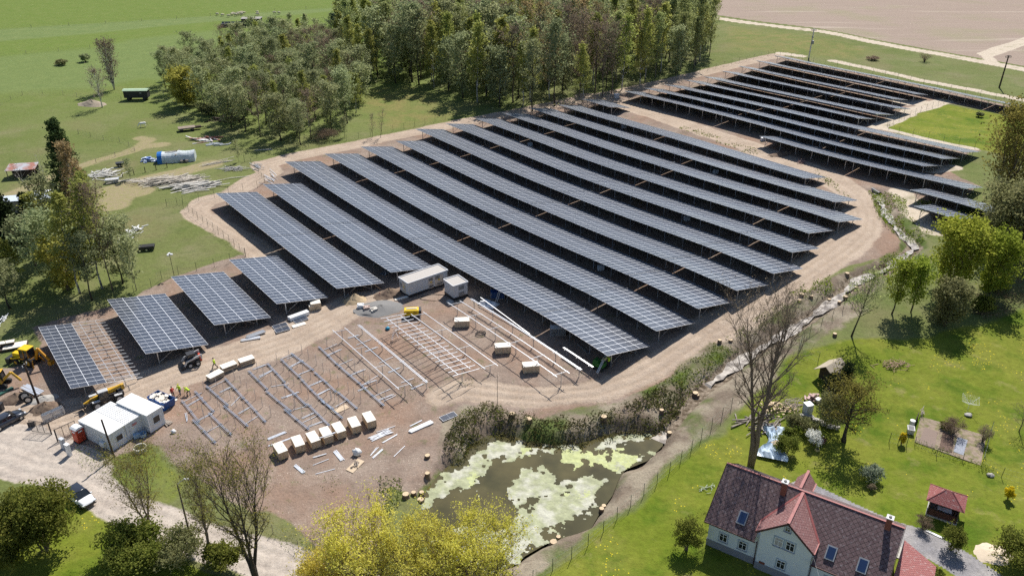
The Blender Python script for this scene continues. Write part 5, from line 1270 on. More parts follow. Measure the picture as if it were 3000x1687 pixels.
# cars
def car(label, rear, front, paint, L_=4.5, W_=1.82, H_=1.55, suv=True, roofm=None):
    p, rz, _ = edge_at(rear, front, .7); c = P((rear[0]+front[0])/2, (rear[1]+front[1])/2+6)
    t = thing('parked_car', label, 'car', c, rz)
    hl, w = L_/2, W_/2
    st = [(-hl, .62, .55, .78), (-hl+.12, .86, .35, .98), (-hl+.6, .98, .24, 1.02), (-.9, 1.0, .22, 1.0), (.6, 1.0, .22, .98), (hl-1.0, .98, .24, .95), (hl-.35, .9, .28, .82), (hl-.06, .74, .38, .68), (hl, .6, .45, .6)]
    b = MB(); rs = []
    for x, wf, z0, z1 in st:
        ww = w*wf; rs.append([(x, -ww*.9, z0), (x, -ww, z0+.12), (x, -ww, (z0+z1)/2), (x, -ww*.93, z1-.04), (x, -ww*.75, z1), (x, ww*.75, z1), (x, ww*.93, z1-.04), (x, ww, (z0+z1)/2), (x, ww, z0+.12), (x, ww*.9, z0)])
    b.loft(rs); body = b.build('body', paint, t, True)
    x0, x1 = -hl+(.25 if suv else .75), hl-1.15; r0, r1 = x0+.45, x1-.75
    b = MB()
    def ring(z, xa, xb, f): return [(xa, -w*f, z), (xb, -w*f, z), (xb, w*f, z), (xa, w*f, z)]
    b.loft([ring(.95, x0, x1, .9), ring(H_-.1, r0-.12, r1+.1, .76)]); b.build('window_glass', glass_dark, t)
    b = MB(); b.loft([ring(H_-.12, r0-.16, r1+.12, .78), ring(H_-.03, r0-.05, r1, .72), ring(H_, r0+.1, r1-.15, .62)]); b.build('roof', roofm or paint, t, True)
    b = MB()
    for y in (-1, 1):
        for xa, xb in ((x0, r0-.12), (x1, r1+.1), ((x0+x1)/2, (r0+r1)/2)): b.bar((xa, y*w*.9, .95), (xb, y*w*.77, H_-.1), .08, .07)
    b.build('pillar', roofm or paint, t)
    for x in (-hl+.85, hl-.85):
        for y in (-w+.1, w-.1): wheel(t, x, y, .33, .22)
    for y in (-w*.7, w*.7): b = MB(); b.box((hl-.12, y, .66), (.22, .36, .13)); b.build('headlight', lamp_clear, t); b = MB(); b.box((-hl+.06, y, .82), (.12, .3, .16)); b.build('tail_light', lamp_red, t); b = MB(); b.box((.95, y*1.45, 1.02), (.16, .18, .13)); b.build('mirror', paint, t)
    b = MB(); b.box((hl-.03, 0, .5), (.08, 1.15, .22)); b.box((hl-.05, 0, .33), (.12, 1.5, .1)); b.build('front_grille', dark_metal, t)
    return t
car('white car with a dark roof parked on the gravel road behind the bush', (216, 1441), (262, 1476), mat('white_car_paint', (.8, .81, .83), .25, 0, .02, 2, coat=.5), 4.3, 1.8, 1.58, True, mat('dark_roof_paint', (.03, .035, .05), .2, 0, .05, 2, coat=.5))
car('dark grey car at the left border by the site gate', (-4, 1248), (50, 1220), mat('dark_car_paint', (.045, .05, .065), .25, .2, .05, 2, coat=.6), 4.6, 1.82, 1.46, False)

# ---------------------------------------------------------------- people
skin = mat('skin', (.45, .28, .2), .6); hivis = mat('hi_vis_yellow', (.55, .75, .03), .7, 0, .08, 6); redjac = mat('red_jacket', (.55, .05, .03), .8); trous = mat('dark_trousers', (.03, .03, .045), .9); trous2 = mat('grey_blue_trousers', (.1, .12, .17), .9); boot = mat('black_boots', (.02, .02, .02), .7)
helm = mat('white_helmet', (.75, .76, .78), .4); helmy = mat('yellow_cap', (.6, .6, .05), .5); hair = mat('dark_hair', (.04, .03, .02), .8)
def person(label, px, py, rz, jac, tr, hat, pose='stand'):
    """one continuous body; clothing are children. pose gives hip, chest, head, hands, feet"""
    p = P(px, py); t = thing('person', label, 'person', p, rz)
    if pose == 'walk': hip = (0, 0, .93); ch = (.04, 0, 1.36); hd = (.08, 0, 1.66); ft = [(.34, .1, .06), (-.36, -.1, .1)]; kn = [(.26, .1, .5), (-.06, -.1, .48)]; el = [(-.12, .27, 1.12), (.16, -.27, 1.12)]; hn = [(.02, .3, .9), (.36, -.24, 1.0)]
    elif pose == 'bend': hip = (-.2, 0, .84); ch = (.26, 0, 1.08); hd = (.52, 0, 1.14); ft = [(.05, .17, .06), (-.2, -.17, .06)]; kn = [(.12, .17, .46), (-.06, -.17, .45)]; el = [(.4, .22, .78), (.42, -.22, .78)]; hn = [(.52, .14, .48), (.56, -.12, .46)]
    elif pose == 'hands': hip = (0, 0, .93); ch = (0, 0, 1.38); hd = (.03, 0, 1.68); ft = [(.02, .13, .06), (-.04, -.13, .06)]; kn = [(.05, .12, .5), (0, -.12, .5)]; el = [(.06, .3, 1.1), (.06, -.3, 1.1)]; hn = [(.3, .1, 1.14), (.3, -.1, 1.14)]
    elif pose == 'reach': hip = (0, 0, .93); ch = (.03, 0, 1.38); hd = (.08, 0, 1.67); ft = [(.05, .14, .06), (-.12, -.14, .06)]; kn = [(.08, .13, .5), (-.02, -.13, .5)]; el = [(.16, .36, 1.34), (.16, -.36, 1.34)]; hn = [(.4, .3, 1.42), (.4, -.3, 1.42)]
    else: hip = (0, 0, .93); ch = (0, 0, 1.38); hd = (.03, 0, 1.68); ft = [(.12, .2, .06), (-.2, -.16, .06)]; kn = [(.1, .17, .5), (-.06, -.14, .5)]; el = [(.02, .32, 1.12), (.1, -.3, 1.12)]; hn = [(.06, .34, .88), (.32, -.26, 1.02)]
    V = Vector; hip, ch, hd = V(hip), V(ch), V(hd); up = (ch-hip).normalized(); neck = ch+up*.13
    sh = [ch+V((0, .19, .06)), ch+V((0, -.19, .06))]; hj = [hip+V((0, .09, 0)), hip+V((0, -.09, 0))]
    b = MB(); b.tube([hip, hip.lerp(ch, .5), ch, neck], [.13, .125, .15, .06], 10); b.tube([neck, hd], [.055, .06], 8); b.ball(hd+V((.01, 0, .05)), (.095, .08, .12), 12, 9); b.ball(hd+V((.1, 0, .04)), (.025, .015, .02), 6, 4)
    for s in (-1, 1): b.ball(hd+V((0, .08*s, .04)), (.02, .012, .03), 6, 4)
    for i in range(2):
        b.tube([hj[i], V(kn[i]), V(ft[i])+V((0, 0, .04))], [.085, .058, .042], 8); b.tube([sh[i], V(el[i]), V(hn[i])], [.055, .042, .03], 8)
        h0 = V(hn[i]); d = (h0-V(el[i])).normalized(); sd_ = d.cross(V((1, 0, 0)) if abs(d.x) < .9 else V((0, 0, 1))).normalized()
        b.tube([h0, h0+d*.09], [.032, .036], 6)
        for k in range(4): q = h0+d*.08+sd_*(k-1.5)*.019; b.tube([q, q+d*(.05+.008*(1.5-abs(k-1.5))), q+d*.075+V((.02, 0, -.012))], [.0095, .009, .007], 5)
        q = h0+d*.03+sd_*.035; b.tube([q, q+d*.04+sd_*.025], [.011, .008], 5)
    o = b.build('body', skin, t, True); rm = o.modifiers.new('one_surface', 'REMESH'); rm.mode = 'VOXEL'; rm.voxel_size = .014; rm.use_smooth_shade = True
    b = MB(); b.tube([hip-up*.05, hip.lerp(ch, .5), ch, ch+up*.1], [.165, .16, .185, .1], 12)
    for i in range(2): b.tube([sh[i]-V((0, .05*(1 if i == 0 else -1), 0)), sh[i], V(el[i]), V(el[i]).lerp(V(hn[i]), .85)], [.075, .078, .062, .05], 8)
    o = b.build('jacket', jac, t, True); rm = o.modifiers.new('one_surface', 'REMESH'); rm.mode = 'VOXEL'; rm.voxel_size = .022; rm.use_smooth_shade = True
    b = MB(); b.tube([hip+up*.08, hip-up*.06], [.155, .15], 12)
    for i in range(2): b.tube([hj[i]+V((0, 0, .03)), V(kn[i]), V(ft[i])+V((0, 0, .08))], [.105, .078, .066], 8)
    o = b.build('trousers', tr, t, True); rm = o.modifiers.new('one_surface', 'REMESH'); rm.mode = 'VOXEL'; rm.voxel_size = .022; rm.use_smooth_shade = True
    for i in range(2): b = MB(); b.ball(V(ft[i])+V((.06, 0, 0)), (.15, .055, .06), 10, 6); b.build('boot', boot, t, True)
    b = MB(); b.ball(hd+V((0, 0, .1)), (.125, .105, .09), 12, 7)
    if hat is not hair: b.box(hd+V((.12, 0, .09)), (.09, .16, .015))
    b.build('helmet' if hat is not hair else 'hair', hat, t, True)
    return t
person('person in a red jacket standing by the blue skip, hands in front', 508, 1163, R(-40), redjac, trous, hair, 'hands')
person('person in a yellow vest standing with legs apart beside the red jacketed one', 528, 1156, R(-110), hivis, trous2, helmy, 'stand')
person('person in a yellow vest and cap bending down over the soil', 553, 1157, R(160), hivis, trous, helmy, 'bend')
person('person in a yellow vest walking past the low crates', 631, 1078, R(185), hivis, trous, hair, 'walk')
person('person in a yellow vest and white helmet beside the green pile driver', 1783, 1072, R(75), hivis, trous, helm, 'reach')

# ---------------------------------------------------------------- house, annex, gazebo, garden
def tile_mat(name, c1, c2, scale, mortar, lichen):
    m = bpy.data.materials.new(name); m.use_nodes = True; nt = m.node_tree; N = nt.nodes; L = nt.links; b = N['Principled BSDF']; b.inputs['Roughness'].default_value = .7
    uv = N.new('ShaderNodeUVMap'); mp = N.new('ShaderNodeMapping'); mp.inputs['Rotation'].default_value = (0, 0, R(45)); mp.inputs['Scale'].default_value = (scale,)*3; L.new(uv.outputs[0], mp.inputs['Vector'])
    ck = N.new('ShaderNodeTexBrick'); ck.offset = 0; ck.inputs['Scale'].default_value = 1; ck.inputs['Brick Width'].default_value = 1; ck.inputs['Row Height'].default_value = 1; ck.inputs['Mortar Size'].default_value = .055; ck.inputs['Mortar Smooth'].default_value = .2
    ck.inputs['Color1'].default_value = (*c1, 1); ck.inputs['Color2'].default_value = (*c2, 1); ck.inputs['Mortar'].default_value = (*mortar, 1); L.new(mp.outputs[0], ck.inputs['Vector'])
    n = N.new('ShaderNodeTexNoise'); n.inputs['Scale'].default_value = 3.2; n.inputs['Detail'].default_value = 6; L.new(uv.outputs[0], n.inputs['Vector'])
    mr = N.new('ShaderNodeMapRange'); mr.inputs[1].default_value = .55; mr.inputs[2].default_value = .72; mr.inputs[4].default_value = .6; L.new(n.outputs['Fac'], mr.inputs[0])
    mx = N.new('ShaderNodeMix'); mx.data_type = 'RGBA'; L.new(mr.outputs[0], mx.inputs['Factor']); L.new(ck.outputs['Color'], mx.inputs['A']); mx.inputs['B'].default_value = (*lichen, 1)
    L.new(mx.outputs['Result'], b.inputs['Base Color'])
    bp = N.new('ShaderNodeBump'); bp.inputs['Strength'].default_value = .8; bp.inputs['Distance'].default_value = .05; bp.invert = True; L.new(ck.outputs['Fac'], bp.inputs['Height']); L.new(bp.outputs[0], b.inputs['Normal'])
    return m
roof_tile = tile_mat('diamond_roof_tiles', (.115, .066, .07), (.16, .1, .1), 2.45, (.022, .012, .014), (.34, .29, .3))
gable_tile = tile_mat('small_roof_tiles', (.25, .12, .115), (.3, .15, .14), 3.6, (.13, .05, .05), (.42, .33, .32))
annex_tile = tile_mat('red_shingles', (.3, .09, .085), (.34, .11, .1), 4.5, (.19, .05, .05), (.5, .42, .4))
red_flash = mat('red_sheet_metal', (.3, .085, .08), .6, 0, .1, 2)
dark_fascia = mat('dark_fascia', (.07, .03, .03), .7, 0, .1, 2)
plaster = mat('white_plaster', (.68, .72, .76), .85, 0, .05, 3, .1)
plinth_m = mat('grey_plinth', (.24, .24, .27), .9, 0, .08, 3)
brick_m = mat('chimney_brick', (.26, .09, .06), .9, 0, .15, 8)
def quad_roof(b_list, pts, th):
    """slab with uv in metres on its top; returns mesh data (verts, faces, uvs)"""
    V = [Vector(p) for p in pts]; n = (V[1]-V[0]).cross(V[-1]-V[0]).normalized()
    if n.z < 0: V = V[::-1]; n = -n
    u = (V[1]-V[0]).normalized()
    if abs(u.z) > .2: u = Vector((n.y, -n.x, 0)).normalized()
    v = n.cross(u); k = len(V); vs = V+[p-n*th for p in V]
    fs = [tuple(range(k)), tuple(range(2*k-1, k-1, -1))]+[(i, k+i, k+(i+1) % k, (i+1) % k) for i in range(k)]
    b_list.append((vs, fs, [((p-V[0]).dot(u), (p-V[0]).dot(v)) for p in vs]))
def roof_build(name, slabs, m, parent):
    vs = []; fs = []; uvs = []
    for v, f, q in slabs:
        o = len(vs); vs += v
        for g in f: fs.append(tuple(o+i for i in g)); uvs += [q[i] for i in g]
    me = bpy.data.meshes.new(name); me.from_pydata([tuple(x) for x in vs], [], fs); me.materials.append(m)
    ul = me.uv_layers.new(name='uv'); ul.data.foreach_set('uv', [c for p in uvs for c in p]); me.update()
    return link(name, me, parent)
HZ = math.atan2(-.541, .841)
house = thing('house', 'white house with a dark red tiled roof and a pointed front gable', 'house', (24.05, 71.42, 0), HZ)
LX = 18.4; FY = -4.75; BY = 4.75; K_ = 4/5.5
def rz_(y): return 8.0-K_*abs(y)
b = MB(); b.prism_x([(FY, -.5), (BY, -.5), (BY, rz_(BY)-.2), (0, 7.75), (FY, rz_(FY)-.2)], .25, LX-.25); b.prism_y([(5.8, -.5), (11.15, -.5), (11.15, 5.15), (8.4, 7.5), (5.8, 5.15)], -5.12, -2.5); b.build('wall', plaster, house)
b = MB(); b.box((LX/2, FY-.02, .2), (LX-.4, .1, 1.4)); b.box((8.475, -5.14, .2), (5.45, .1, 1.4)); b.box((.22, 0, .2), (.1, 9.4, 1.4)); b.build('plinth', plinth_m, house)
S = []
quad_roof(S, [(-.05, -5.55, rz_(5.55)), (5.42, -5.55, rz_(5.55)), (5.42, -3.75, rz_(3.75)), (8.35, 0-.06, 7.96), (8.35, 0, 8.0), (-.05, 0, 8.0)], .16)
quad_roof(S, [(11.35, -5.55, rz_(5.55)), (LX+.05, -5.55, rz_(5.55)), (LX+.05, 0, 8.0), (8.35, 0, 8.0), (8.35, -.06, 7.96), (11.35, -3.75, rz_(3.75))], .16)
quad_roof(S, [(-.05, 5.55, rz_(5.55)), (LX+.05, 5.55, rz_(5.55)), (LX+.05, 0, 8.0), (-.05, 0, 8.0)], .16)
rf = roof_build('roof', S, roof_tile, house)
S = []
quad_roof(S, [(5.38, -5.5, 5.27), (8.37, -5.5, 7.93), (8.37, -.05, 7.93), (5.38, -3.7, 5.27)], .14)
quad_roof(S, [(11.38, -5.5, 5.27), (8.37, -5.5, 7.93), (8.37, -.05, 7.93), (11.38, -3.7, 5.27)], .14)
gr = roof_build('gable_roof', S, gable_tile, house)
b = MB(); b.bar((8.37, -5.56, 7.98), (8.37, -.1, 7.98), .3, .05); b.bar((5.36, -3.7, 5.33), (8.33, -.1, 7.97), .22, .05); b.bar((11.4, -3.7, 5.33), (8.41, -.1, 7.97), .22, .05); b.bar((5.35, -5.52, 5.3), (5.35, -3.6, 5.3), .12, .08); b.bar((11.42, -5.52, 5.3), (11.42, -3.6, 5.3), .12, .08); b.build('ridge_flashing', red_flash, gr)
b = MB(); b.bar((5.36, -5.54, 5.18), (8.37, -5.54, 7.84), .07, .2); b.bar((11.4, -5.54, 5.18), (8.37, -5.54, 7.84), .07, .2); b.build('barge_board', dark_fascia, gr)
b = MB(); b.bar((-.08, .06, 8.03), (LX+.08, .06, 8.03), .2, .06); b.build('ridge_flashing', red_flash, rf)
b = MB()
for x0, x1 in ((-.1, 5.5), (11.3, LX+.1)): b.bar((x0, -5.6, rz_(5.6)-.05), (x1, -5.6, rz_(5.6)-.05), .14, .14)
b.tube([(5.6, -5.55, 3.8), (5.6, -4.95, 3.4), (5.6, -4.9, .1)], .05, 8); b.tube([(11.3, -5.55, 3.8), (11.3, -4.95, 3.4), (11.3, -4.9, .1)], .05, 8); b.build('gutter', dark_fascia, house)
b = MB()
for x in (-.1, LX+.1):
    for s in (-1, 1): b.bar((x, 5.55*s, rz_(5.55)-.1), (x, 0, 7.9), .05, .24)
b.build('barge_board', dark_fascia, house)
def window(x, y, z, w, h, panes=True, curt=False):
    b = MB(); b.box((x, y-.01, z), (w+.28, .05, h+.28)); o = b.build('window', mat('window_surround', (.35, .42, .5), .7), house)
    b = MB(); b.box((x, y-.04, z), (w+.04, .06, h+.04)); b.build('frame', white_paint, o)
    b = MB()
    for i in (-1, 1): b.box((x+i*w*.24, y-.075, z), (w*.4, .02, h*.88))
    b.build('pane', glass_dark if not curt else mat('net_curtain', (.42, .4, .4), .4), o)
    b = MB(); b.box((x, y-.088, z+h*.16), (w, .015, .05)); b.build('bar', white_paint, o)
    b = MB(); b.box((x, y-.1, z-h/2-.1), (w+.3, .2, .04)); b.build('sill', grey_paint, o)
for x, z in ((2.0, 1.95), (4.15, 1.95), (13.2, 1.95), (16.2, 1.95)): window(x, FY, z, .85, 1.05)
for x in (7.75, 8.95): window(x, -5.12, 4.75, .85, 1.1, True, x < 8)
window(8.4, -5.12, 1.9, .85, 1.05); window(8.38, -5.12, 6.85, .5, .55)
b = MB(); b.box((6.5, -5.13, .95), (.62, .08, .45)); b.build('cellar_vent', mat('rust_red', (.2, .06, .04), .8), house)
b = MB(); b.box((9.75, -5.15, 2.6), (.32, .03, .22)); b.build('house_number_plate', white_paint, house)
for x in (3.5, 12.75, 15.83):
    y = -4.1; zz = rz_(y); a = math.atan(K_); M_ = Matrix.Rotation(a, 3, 'X'); up_ = M_ @ Vector((0, 0, 1))
    b = MB(); b.box(Vector((x, y, zz))+up_*.08, (.98, 1.5, .14), M=M_); o = b.build('skylight', mat('skylight_frame', (.3, .32, .34), .5, .3), rf)
    b = MB(); b.box(Vector((x, y, zz))+up_*.16, (.74, 1.2, .03), M=M_); b.build('pane', mat('skylight_glass', (.02, .04, .1), .06, 0, .05, 1, spec=.8), o)
for x, y in ((6.5, -.75), (16.95, -.35)):
    b = MB(); b.box((x, y, 8.15), (.55, .55, 1.7)); o = b.build('chimney', brick_m, rf)
    b = MB(); b.box((x, y, 9.03), (.72, .72, .1)); b.build('cap', grey_paint, o); b = MB(); b.cyl((x, y, 9.12), .15, .14, 12); b.build('flue', dark_metal, o)
b = MB(); b.bar((11.2, -5.4, 5.2), (14.0, -9.5, 3.6), .012, .012); b.build('drip_wire', grey_paint, house)
S = []
quad_roof(S, [(6.55, 6.1, 4.65), (7.6, 6.1, 6.05), (7.6, 2.7, 6.05), (6.55, 4.6, 4.65)], .12); quad_roof(S, [(8.65, 6.1, 4.65), (7.6, 6.1, 6.05), (7.6, 2.7, 6.05), (8.65, 4.6, 4.65)], .12)
pr = roof_build('porch_roof', S, gable_tile, house); b = MB(); b.bar((7.6, 6.15, 6.1), (7.6, 2.7, 6.1), .3, .05); b.bar((8.68, 6.15, 4.66), (8.68, 4.6, 4.66), .16, .06); b.build('ridge_flashing', red_flash, pr)
b = MB(); b.prism_y([(6.75, -.4), (8.45, -.4), (8.45, 4.7), (7.6, 5.85), (6.75, 4.7)], 4.7, 5.95); b.build('porch_wall', plaster, house)
annex = thing('annex', 'low red roofed annex at the right gable of the house', 'annex', house.location, HZ)
S = []; quad_roof(S, [(18.75, 3.95, 3.3), (22.2, 2.4, 2.75), (22.6, -6.5, 2.75), (18.75, -6.5, 3.3)], .14); roof_build('roof', S, annex_tile, annex)
b = MB(); b.prism([(18.8, 3.5), (21.9, 2.1), (22.2, -6.2), (18.8, -6.2)][::-1], -.4, 2.62); b.build('wall', plaster, annex)
# paved strip behind the house
def patch(name, corners, m, h, kind=None, label=None, cat=None):
    C_ = [P(*c) for c in corners]; c = sum(C_, Vector())/len(C_); b = MB(); k = len(C_)
    b.add([(q.x-c.x, q.y-c.y, q.z-c.z+h) for q in C_]+[(q.x-c.x, q.y-c.y, q.z-c.z-.1) for q in C_], [tuple(range(k)), tuple(range(2*k-1, k-1, -1))]+[(i, k+i, k+(i+1) % k, (i+1) % k) for i in range(k)])
    o = b.build(name, m, None, loc=c); tag(o, label, cat, None, kind); return o
pav = [(house.matrix_world if False else Matrix.Rotation(HZ, 3, 'Z')) @ Vector(q)+house.location for q in ((8.7, 4.6, 0), (19.5, 4.6, 0), (19.5, 6.5, 0), (8.7, 6.9, 0))]
b = MB(); b.add([(q.x, q.y, base_z(q.x, q.y)+.07) for q in pav], [(0, 1, 2, 3)]); b.build('pavement', mat('paving_blocks', (.42, .4, .35), .9, 0, .2, 5, .3))['kind'] = 'structure'
# gazebo
gp = P(2760, 1503); gaz = thing('gazebo', 'open wooden gazebo with a red hipped shingle roof', 'gazebo', gp, R(-32))
b = MB(); b.box((0, 0, .05), (3.3, 2.7, .3)); b.build('base', concrete, gaz)
for x in (-1.5, 1.5):
    for y in (-1.2, 1.2): b = MB(); b.box((x, y, 1.25), (.14, .14, 2.3)); b.build('post', dark_wood, gaz)
b = MB(); b.box((0, -1.2, .6), (3.0, .06, .9)); b.box((1.5, 0, .6), (.06, 2.4, .9)); b.box((0, 1.2, 1.2), (3.0, .06, 2.1)); b.build('railing', mat('dark_red_wood', (.09, .035, .025), .8), gaz)
b = MB(); b.box((-1.52, 0, .9), (.05, 2.3, 1.5)); b.build('curtain', white_paint, gaz)
S = []; A = [(-2.0, -1.65, 2.35), (2.0, -1.65, 2.35), (2.0, 1.65, 2.35), (-2.0, 1.65, 2.35)]; B_ = [(-.35, 0, 3.5), (.35, 0, 3.5)]
quad_roof(S, [A[0], A[1], B_[1], B_[0]], .08); quad_roof(S, [A[1], A[2], B_[1]], .08); quad_roof(S, [A[2], A[3], B_[0], B_[1]], .08); quad_roof(S, [A[3], A[0], B_[0]], .08)
roof_build('roof', S, annex_tile, gaz)
b = MB()
for i, q in ((0, 0), (1, 1), (2, 1), (3, 0)): b.bar(A[i], B_[q], .1, .05)
b.build('hip_cap', mat('hip_shingle', (.24, .075, .07), .8), gaz)
t = thing('garden_table', 'pale table with white things inside the gazebo', 'table', gp, R(-32)); b = MB(); b.box((.1, -.4, .95), (1.5, .7, .05)); b.build('table_top', white_paint, t); b = MB()
for x in (-.5, .7): b.box((x, -.4, .55), (.06, .5, .8))
b.build('leg', dark_wood, t)
# small shed with a gable roof
sp = P(2434, 1106); sh = thing('garden_shed', 'small wooden shed with a pale gable roof above the conifers', 'shed', sp, R(38))
b = MB(); b.prism_x([(-1.2, -.2), (1.2, -.2), (1.2, 1.7), (0, 2.6), (-1.2, 1.7)], -1.3, 1.5); b.build('wall', dark_wood, sh)
S = []; quad_roof(S, [(-2.1, -1.75, 1.45), (1.8, -1.75, 1.45), (1.8, 0, 2.75), (-2.1, 0, 2.75)], .06); quad_roof(S, [(-2.1, 1.75, 1.45), (1.8, 1.75, 1.45), (1.8, 0, 2.75), (-2.1, 0, 2.75)], .06)
roof_build('roof', S, mat('pale_felt_roof', (.4, .34, .26), .9, 0, .1, 1.5), sh)
# woodpile, tarpaulin, junk under the bare tree
def q4(x, y): return (2150+x*.4028, 1020+y*.4028)
def pile(name, label, cat, px, py, rx, ry, n, ln, w, m, seed, h=.8, rz=0.0, spread=.5):
    p = P(px, py); rg = random.Random(seed); b = MB()
    for i in range(n):
        a = rz+rg.gauss(0, spread); x, y = rg.gauss(0, rx*.5), rg.gauss(0, ry*.5); z = .06+h*rg.random()*max(.1, 1-(x/rx)**2*.6-(y/ry)**2*.6); l = ln*rg.uniform(.5, 1.1)
        d = Vector((math.cos(a), math.sin(a), rg.uniform(-.12, .12)))*l*.5; ww = w*rg.uniform(.6, 1.3); b.bar(Vector((x, y, z))-d, Vector((x, y, z))+d, ww, ww*.55)
    return tag(b.build(name, m, None, loc=p), label, cat)
p = P(*q4(290, 690)); b = MB(); rg = random.Random(6); N_ = 12
ca, sa = math.cos(R(70)), math.sin(R(70)); vs = []
for i in range(N_+1):
    for j in range(N_+1):
        x = -3.6+7.2*i/N_; y = -1.9+3.8*j/N_; y *= .7+.35*math.sin(i*.6+1); z = .25+.6*rg.random()*(0 < i < N_)*(0 < j < N_); vs.append((x*ca-y*sa, x*sa+y*ca, z))
b.add(vs, [(i*(N_+1)+j, (i+1)*(N_+1)+j, (i+1)*(N_+1)+j+1, i*(N_+1)+j+1) for i in range(N_) for j in range(N_)])
tag(b.build('tarpaulin', mat('pale_blue_tarp', (.5, .6, .7), .35, 0, .1, 2), None, loc=p), 'crumpled pale blue tarpaulin spread under the big bare tree', 'tarpaulin')
pile('plank_heap', 'heap of grey planks and slats left of the tarpaulin', 'planks', *q4(190, 545), 3.0, 1.8, 46, 2.6, .16, old_wood, 3, .7, .7)
pile('firewood_heap', 'heap of pale split firewood behind the tarpaulin', 'firewood', *q4(310, 440), 2.4, 1.4, 80, .6, .16, timber, 4, .8, 0, 3)
pile('branch_heap', 'heap of grey cut branches beside the firewood', 'branches', *q4(420, 420), 2.2, 1.4, 60, 1.6, .05, old_wood, 5, .8, .3, 1)
for i, (x, y) in enumerate([(238, 535), (272, 540), (228, 595)]):
    p = P(*q4(x, y)); tb_ = MB(); tb_.tube([(math.cos(2*math.pi*k/16)*.25, math.sin(2*math.pi*k/16)*.25, 0) for k in range(17)], .1, 7, False)
    tag(tb_.build('car_tyre', black_rubber, None, True, loc=p+Vector((0, 0, .95))), ['old car tyre lying on the planks, leftmost of three', 'old car tyre on the planks, rightmost of three', 'old car tyre lowest on the edge of the tarpaulin'][i], 'tyre')
t = thing('pallet', 'slatted pallet lying on the front of the tarpaulin', 'pallet', P(*q4(312, 722))+Vector((0, 0, .6)), .5)
for k in range(6): b = MB(); b.box((0, -.5+k*.2, .1), (1.2, .13, .03)); b.build('slat', timber, t)
for x in (-.5, 0, .5): b = MB(); b.box((x, 0, .04), (.1, 1.15, .09)); b.build('bearer', old_wood, t)
p = P(*q4(532, 470)); t = thing('water_tank', 'grey square water tank with a white lid beside the stone wall', 'tank', p, .3); b = MB(); b.box((0, 0, .75), (1.0, 1.0, 1.5)); b.build('body', grey_wall, t, bevel=.05); b = MB(); b.box((0, 0, 1.54), (1.06, 1.06, .08)); b.build('lid', foil, t)
pile('scrap_heap', 'small heap of red and grey scrap above the water tank', 'scrap', *q4(575, 372), 1.5, .9, 26, .9, .3, mat('mixed_scrap', (.35, .22, .2), .6, 0, .4, 1.5), 7, .7, .5, 2)
p = P(*q4(612, 392)); b = MB(); b.cyl((0, 0, .55), .48, .12, 18, r2=.4); tag(b.build('white_dish', white_paint, None, loc=p), 'round white dish lying on the scrap heap', 'dish')
b = MB(); rg = random.Random(3); 
for i in range(26): b.box((-2.6+.2*i+rg.uniform(-.1, .1), .35*math.sin(i*.25)+rg.uniform(-.15, .15), .18+.2*rg.random()), (.4, .4, .35), rg.random())
tag(b.build('stone_wall', concrete, None, loc=P(*q4(620, 545)), rz=R(-32)), 'low dry stone wall under the fruit trees', 'wall')
p = P(*q4(605, 745)); t = thing('wooden_box', 'small yellow box on the lawn beside the white bush', 'box', p, .2); b = MB(); b.box((0, 0, .16), (.5, .4, .3)); b.build('box', mat('yellow_box', (.5, .42, .2), .7), t); b = MB(); b.box((0, 0, .32), (.36, .26, .03)); b.build('opening', dark_metal, t)  # opening: dark slab on a solid box, standing in for a shaded hole
blob_thing('rusty_sculpture', 'small reddish brown garden figure beside the white bush', 'garden figure', *q4(635, 690), .45, .9, mat('rusty_brown', (.12, .05, .04), .8), 5, 10, 7, .4)
t = thing('deck_chair', 'pale slatted deck chair near the brownish bush', 'chair', P(*q4(490, 580)), R(60)); b = MB()
for k in range(7): b.box((0, -.5+k*.16, .3+.05*k), (.6, .11, .03))
b.build('slats', timber, t); b = MB()
for x in (-.28, .28): b.bar((x, -.5, .25), (x, .5, .55), .05, .05); b.box((x, -.4, .12), (.05, .05, .3)); b.box((x, .4, .22), (.05, .05, .5))
b.build('frame', old_wood, t)
pile('twig_heap', 'heap of dry twigs with grey stones alone on the lawn', 'twigs', 2622, 1072, 2.4, 1.2, 70, 1.3, .06, mat('dry_twig', (.3, .2, .14), .9, 0, .3, 3), 9, .7, .4, 1)
pile('white_branches', 'scatter of white scraps on the grass beside the house', 'scraps', 2070, 1432, 1.3, .9, 16, .7, .09, mat('grey_green_scrap', (.3, .34, .24), .9, 0, .3, 3), 10, .2, .4, 1)
b = MB(); b.box((0, 0, .05), (1.9, .28, .08)); tag(b.build('white_beam', white_paint, None, loc=P(2739, 1566), rz=R(-42)), 'white board lying on the lawn near the driveway', 'board')
# rotary clothes line
cp = P(2835, 1200); t = thing('clothes_dryer', 'white rotary clothes line folded open on the lawn', 'clothes line', cp, .3)
b = MB(); b.tube([(0, 0, 0), (0, 0, 1.7)], .025, 6); b.build('mast', white_paint, t); b = MB()
for a in range(4): b.tube([(0, 0, .9), (1.5*math.cos(a*math.pi/2), 1.5*math.sin(a*math.pi/2), 1.8)], .02, 5)
b.build('arm', white_paint, t); b = MB()
for k in range(1, 7):
    r = .22*k+.15; z = .9+.9*r/1.5
    for a in range(4): b.bar((r*math.cos(a*math.pi/2), r*math.sin(a*math.pi/2), z), (r*math.cos((a+1)*math.pi/2), r*math.sin((a+1)*math.pi/2), z), .008, .008)
b.build('line', white_paint, t)
def rg5(x, y): return (2600+x*.3663, 1130+y*.3663)
blob_thing('grey_stone', 'pale flat stone on the lawn below the clothes line', 'stone', *rg5(645, 238), .5, .3, concrete, 3)
blob_thing('white_stone', 'pale stones in the grass strip at the garden corner', 'stone', *rg5(822, 720), .45, .35, concrete, 4)
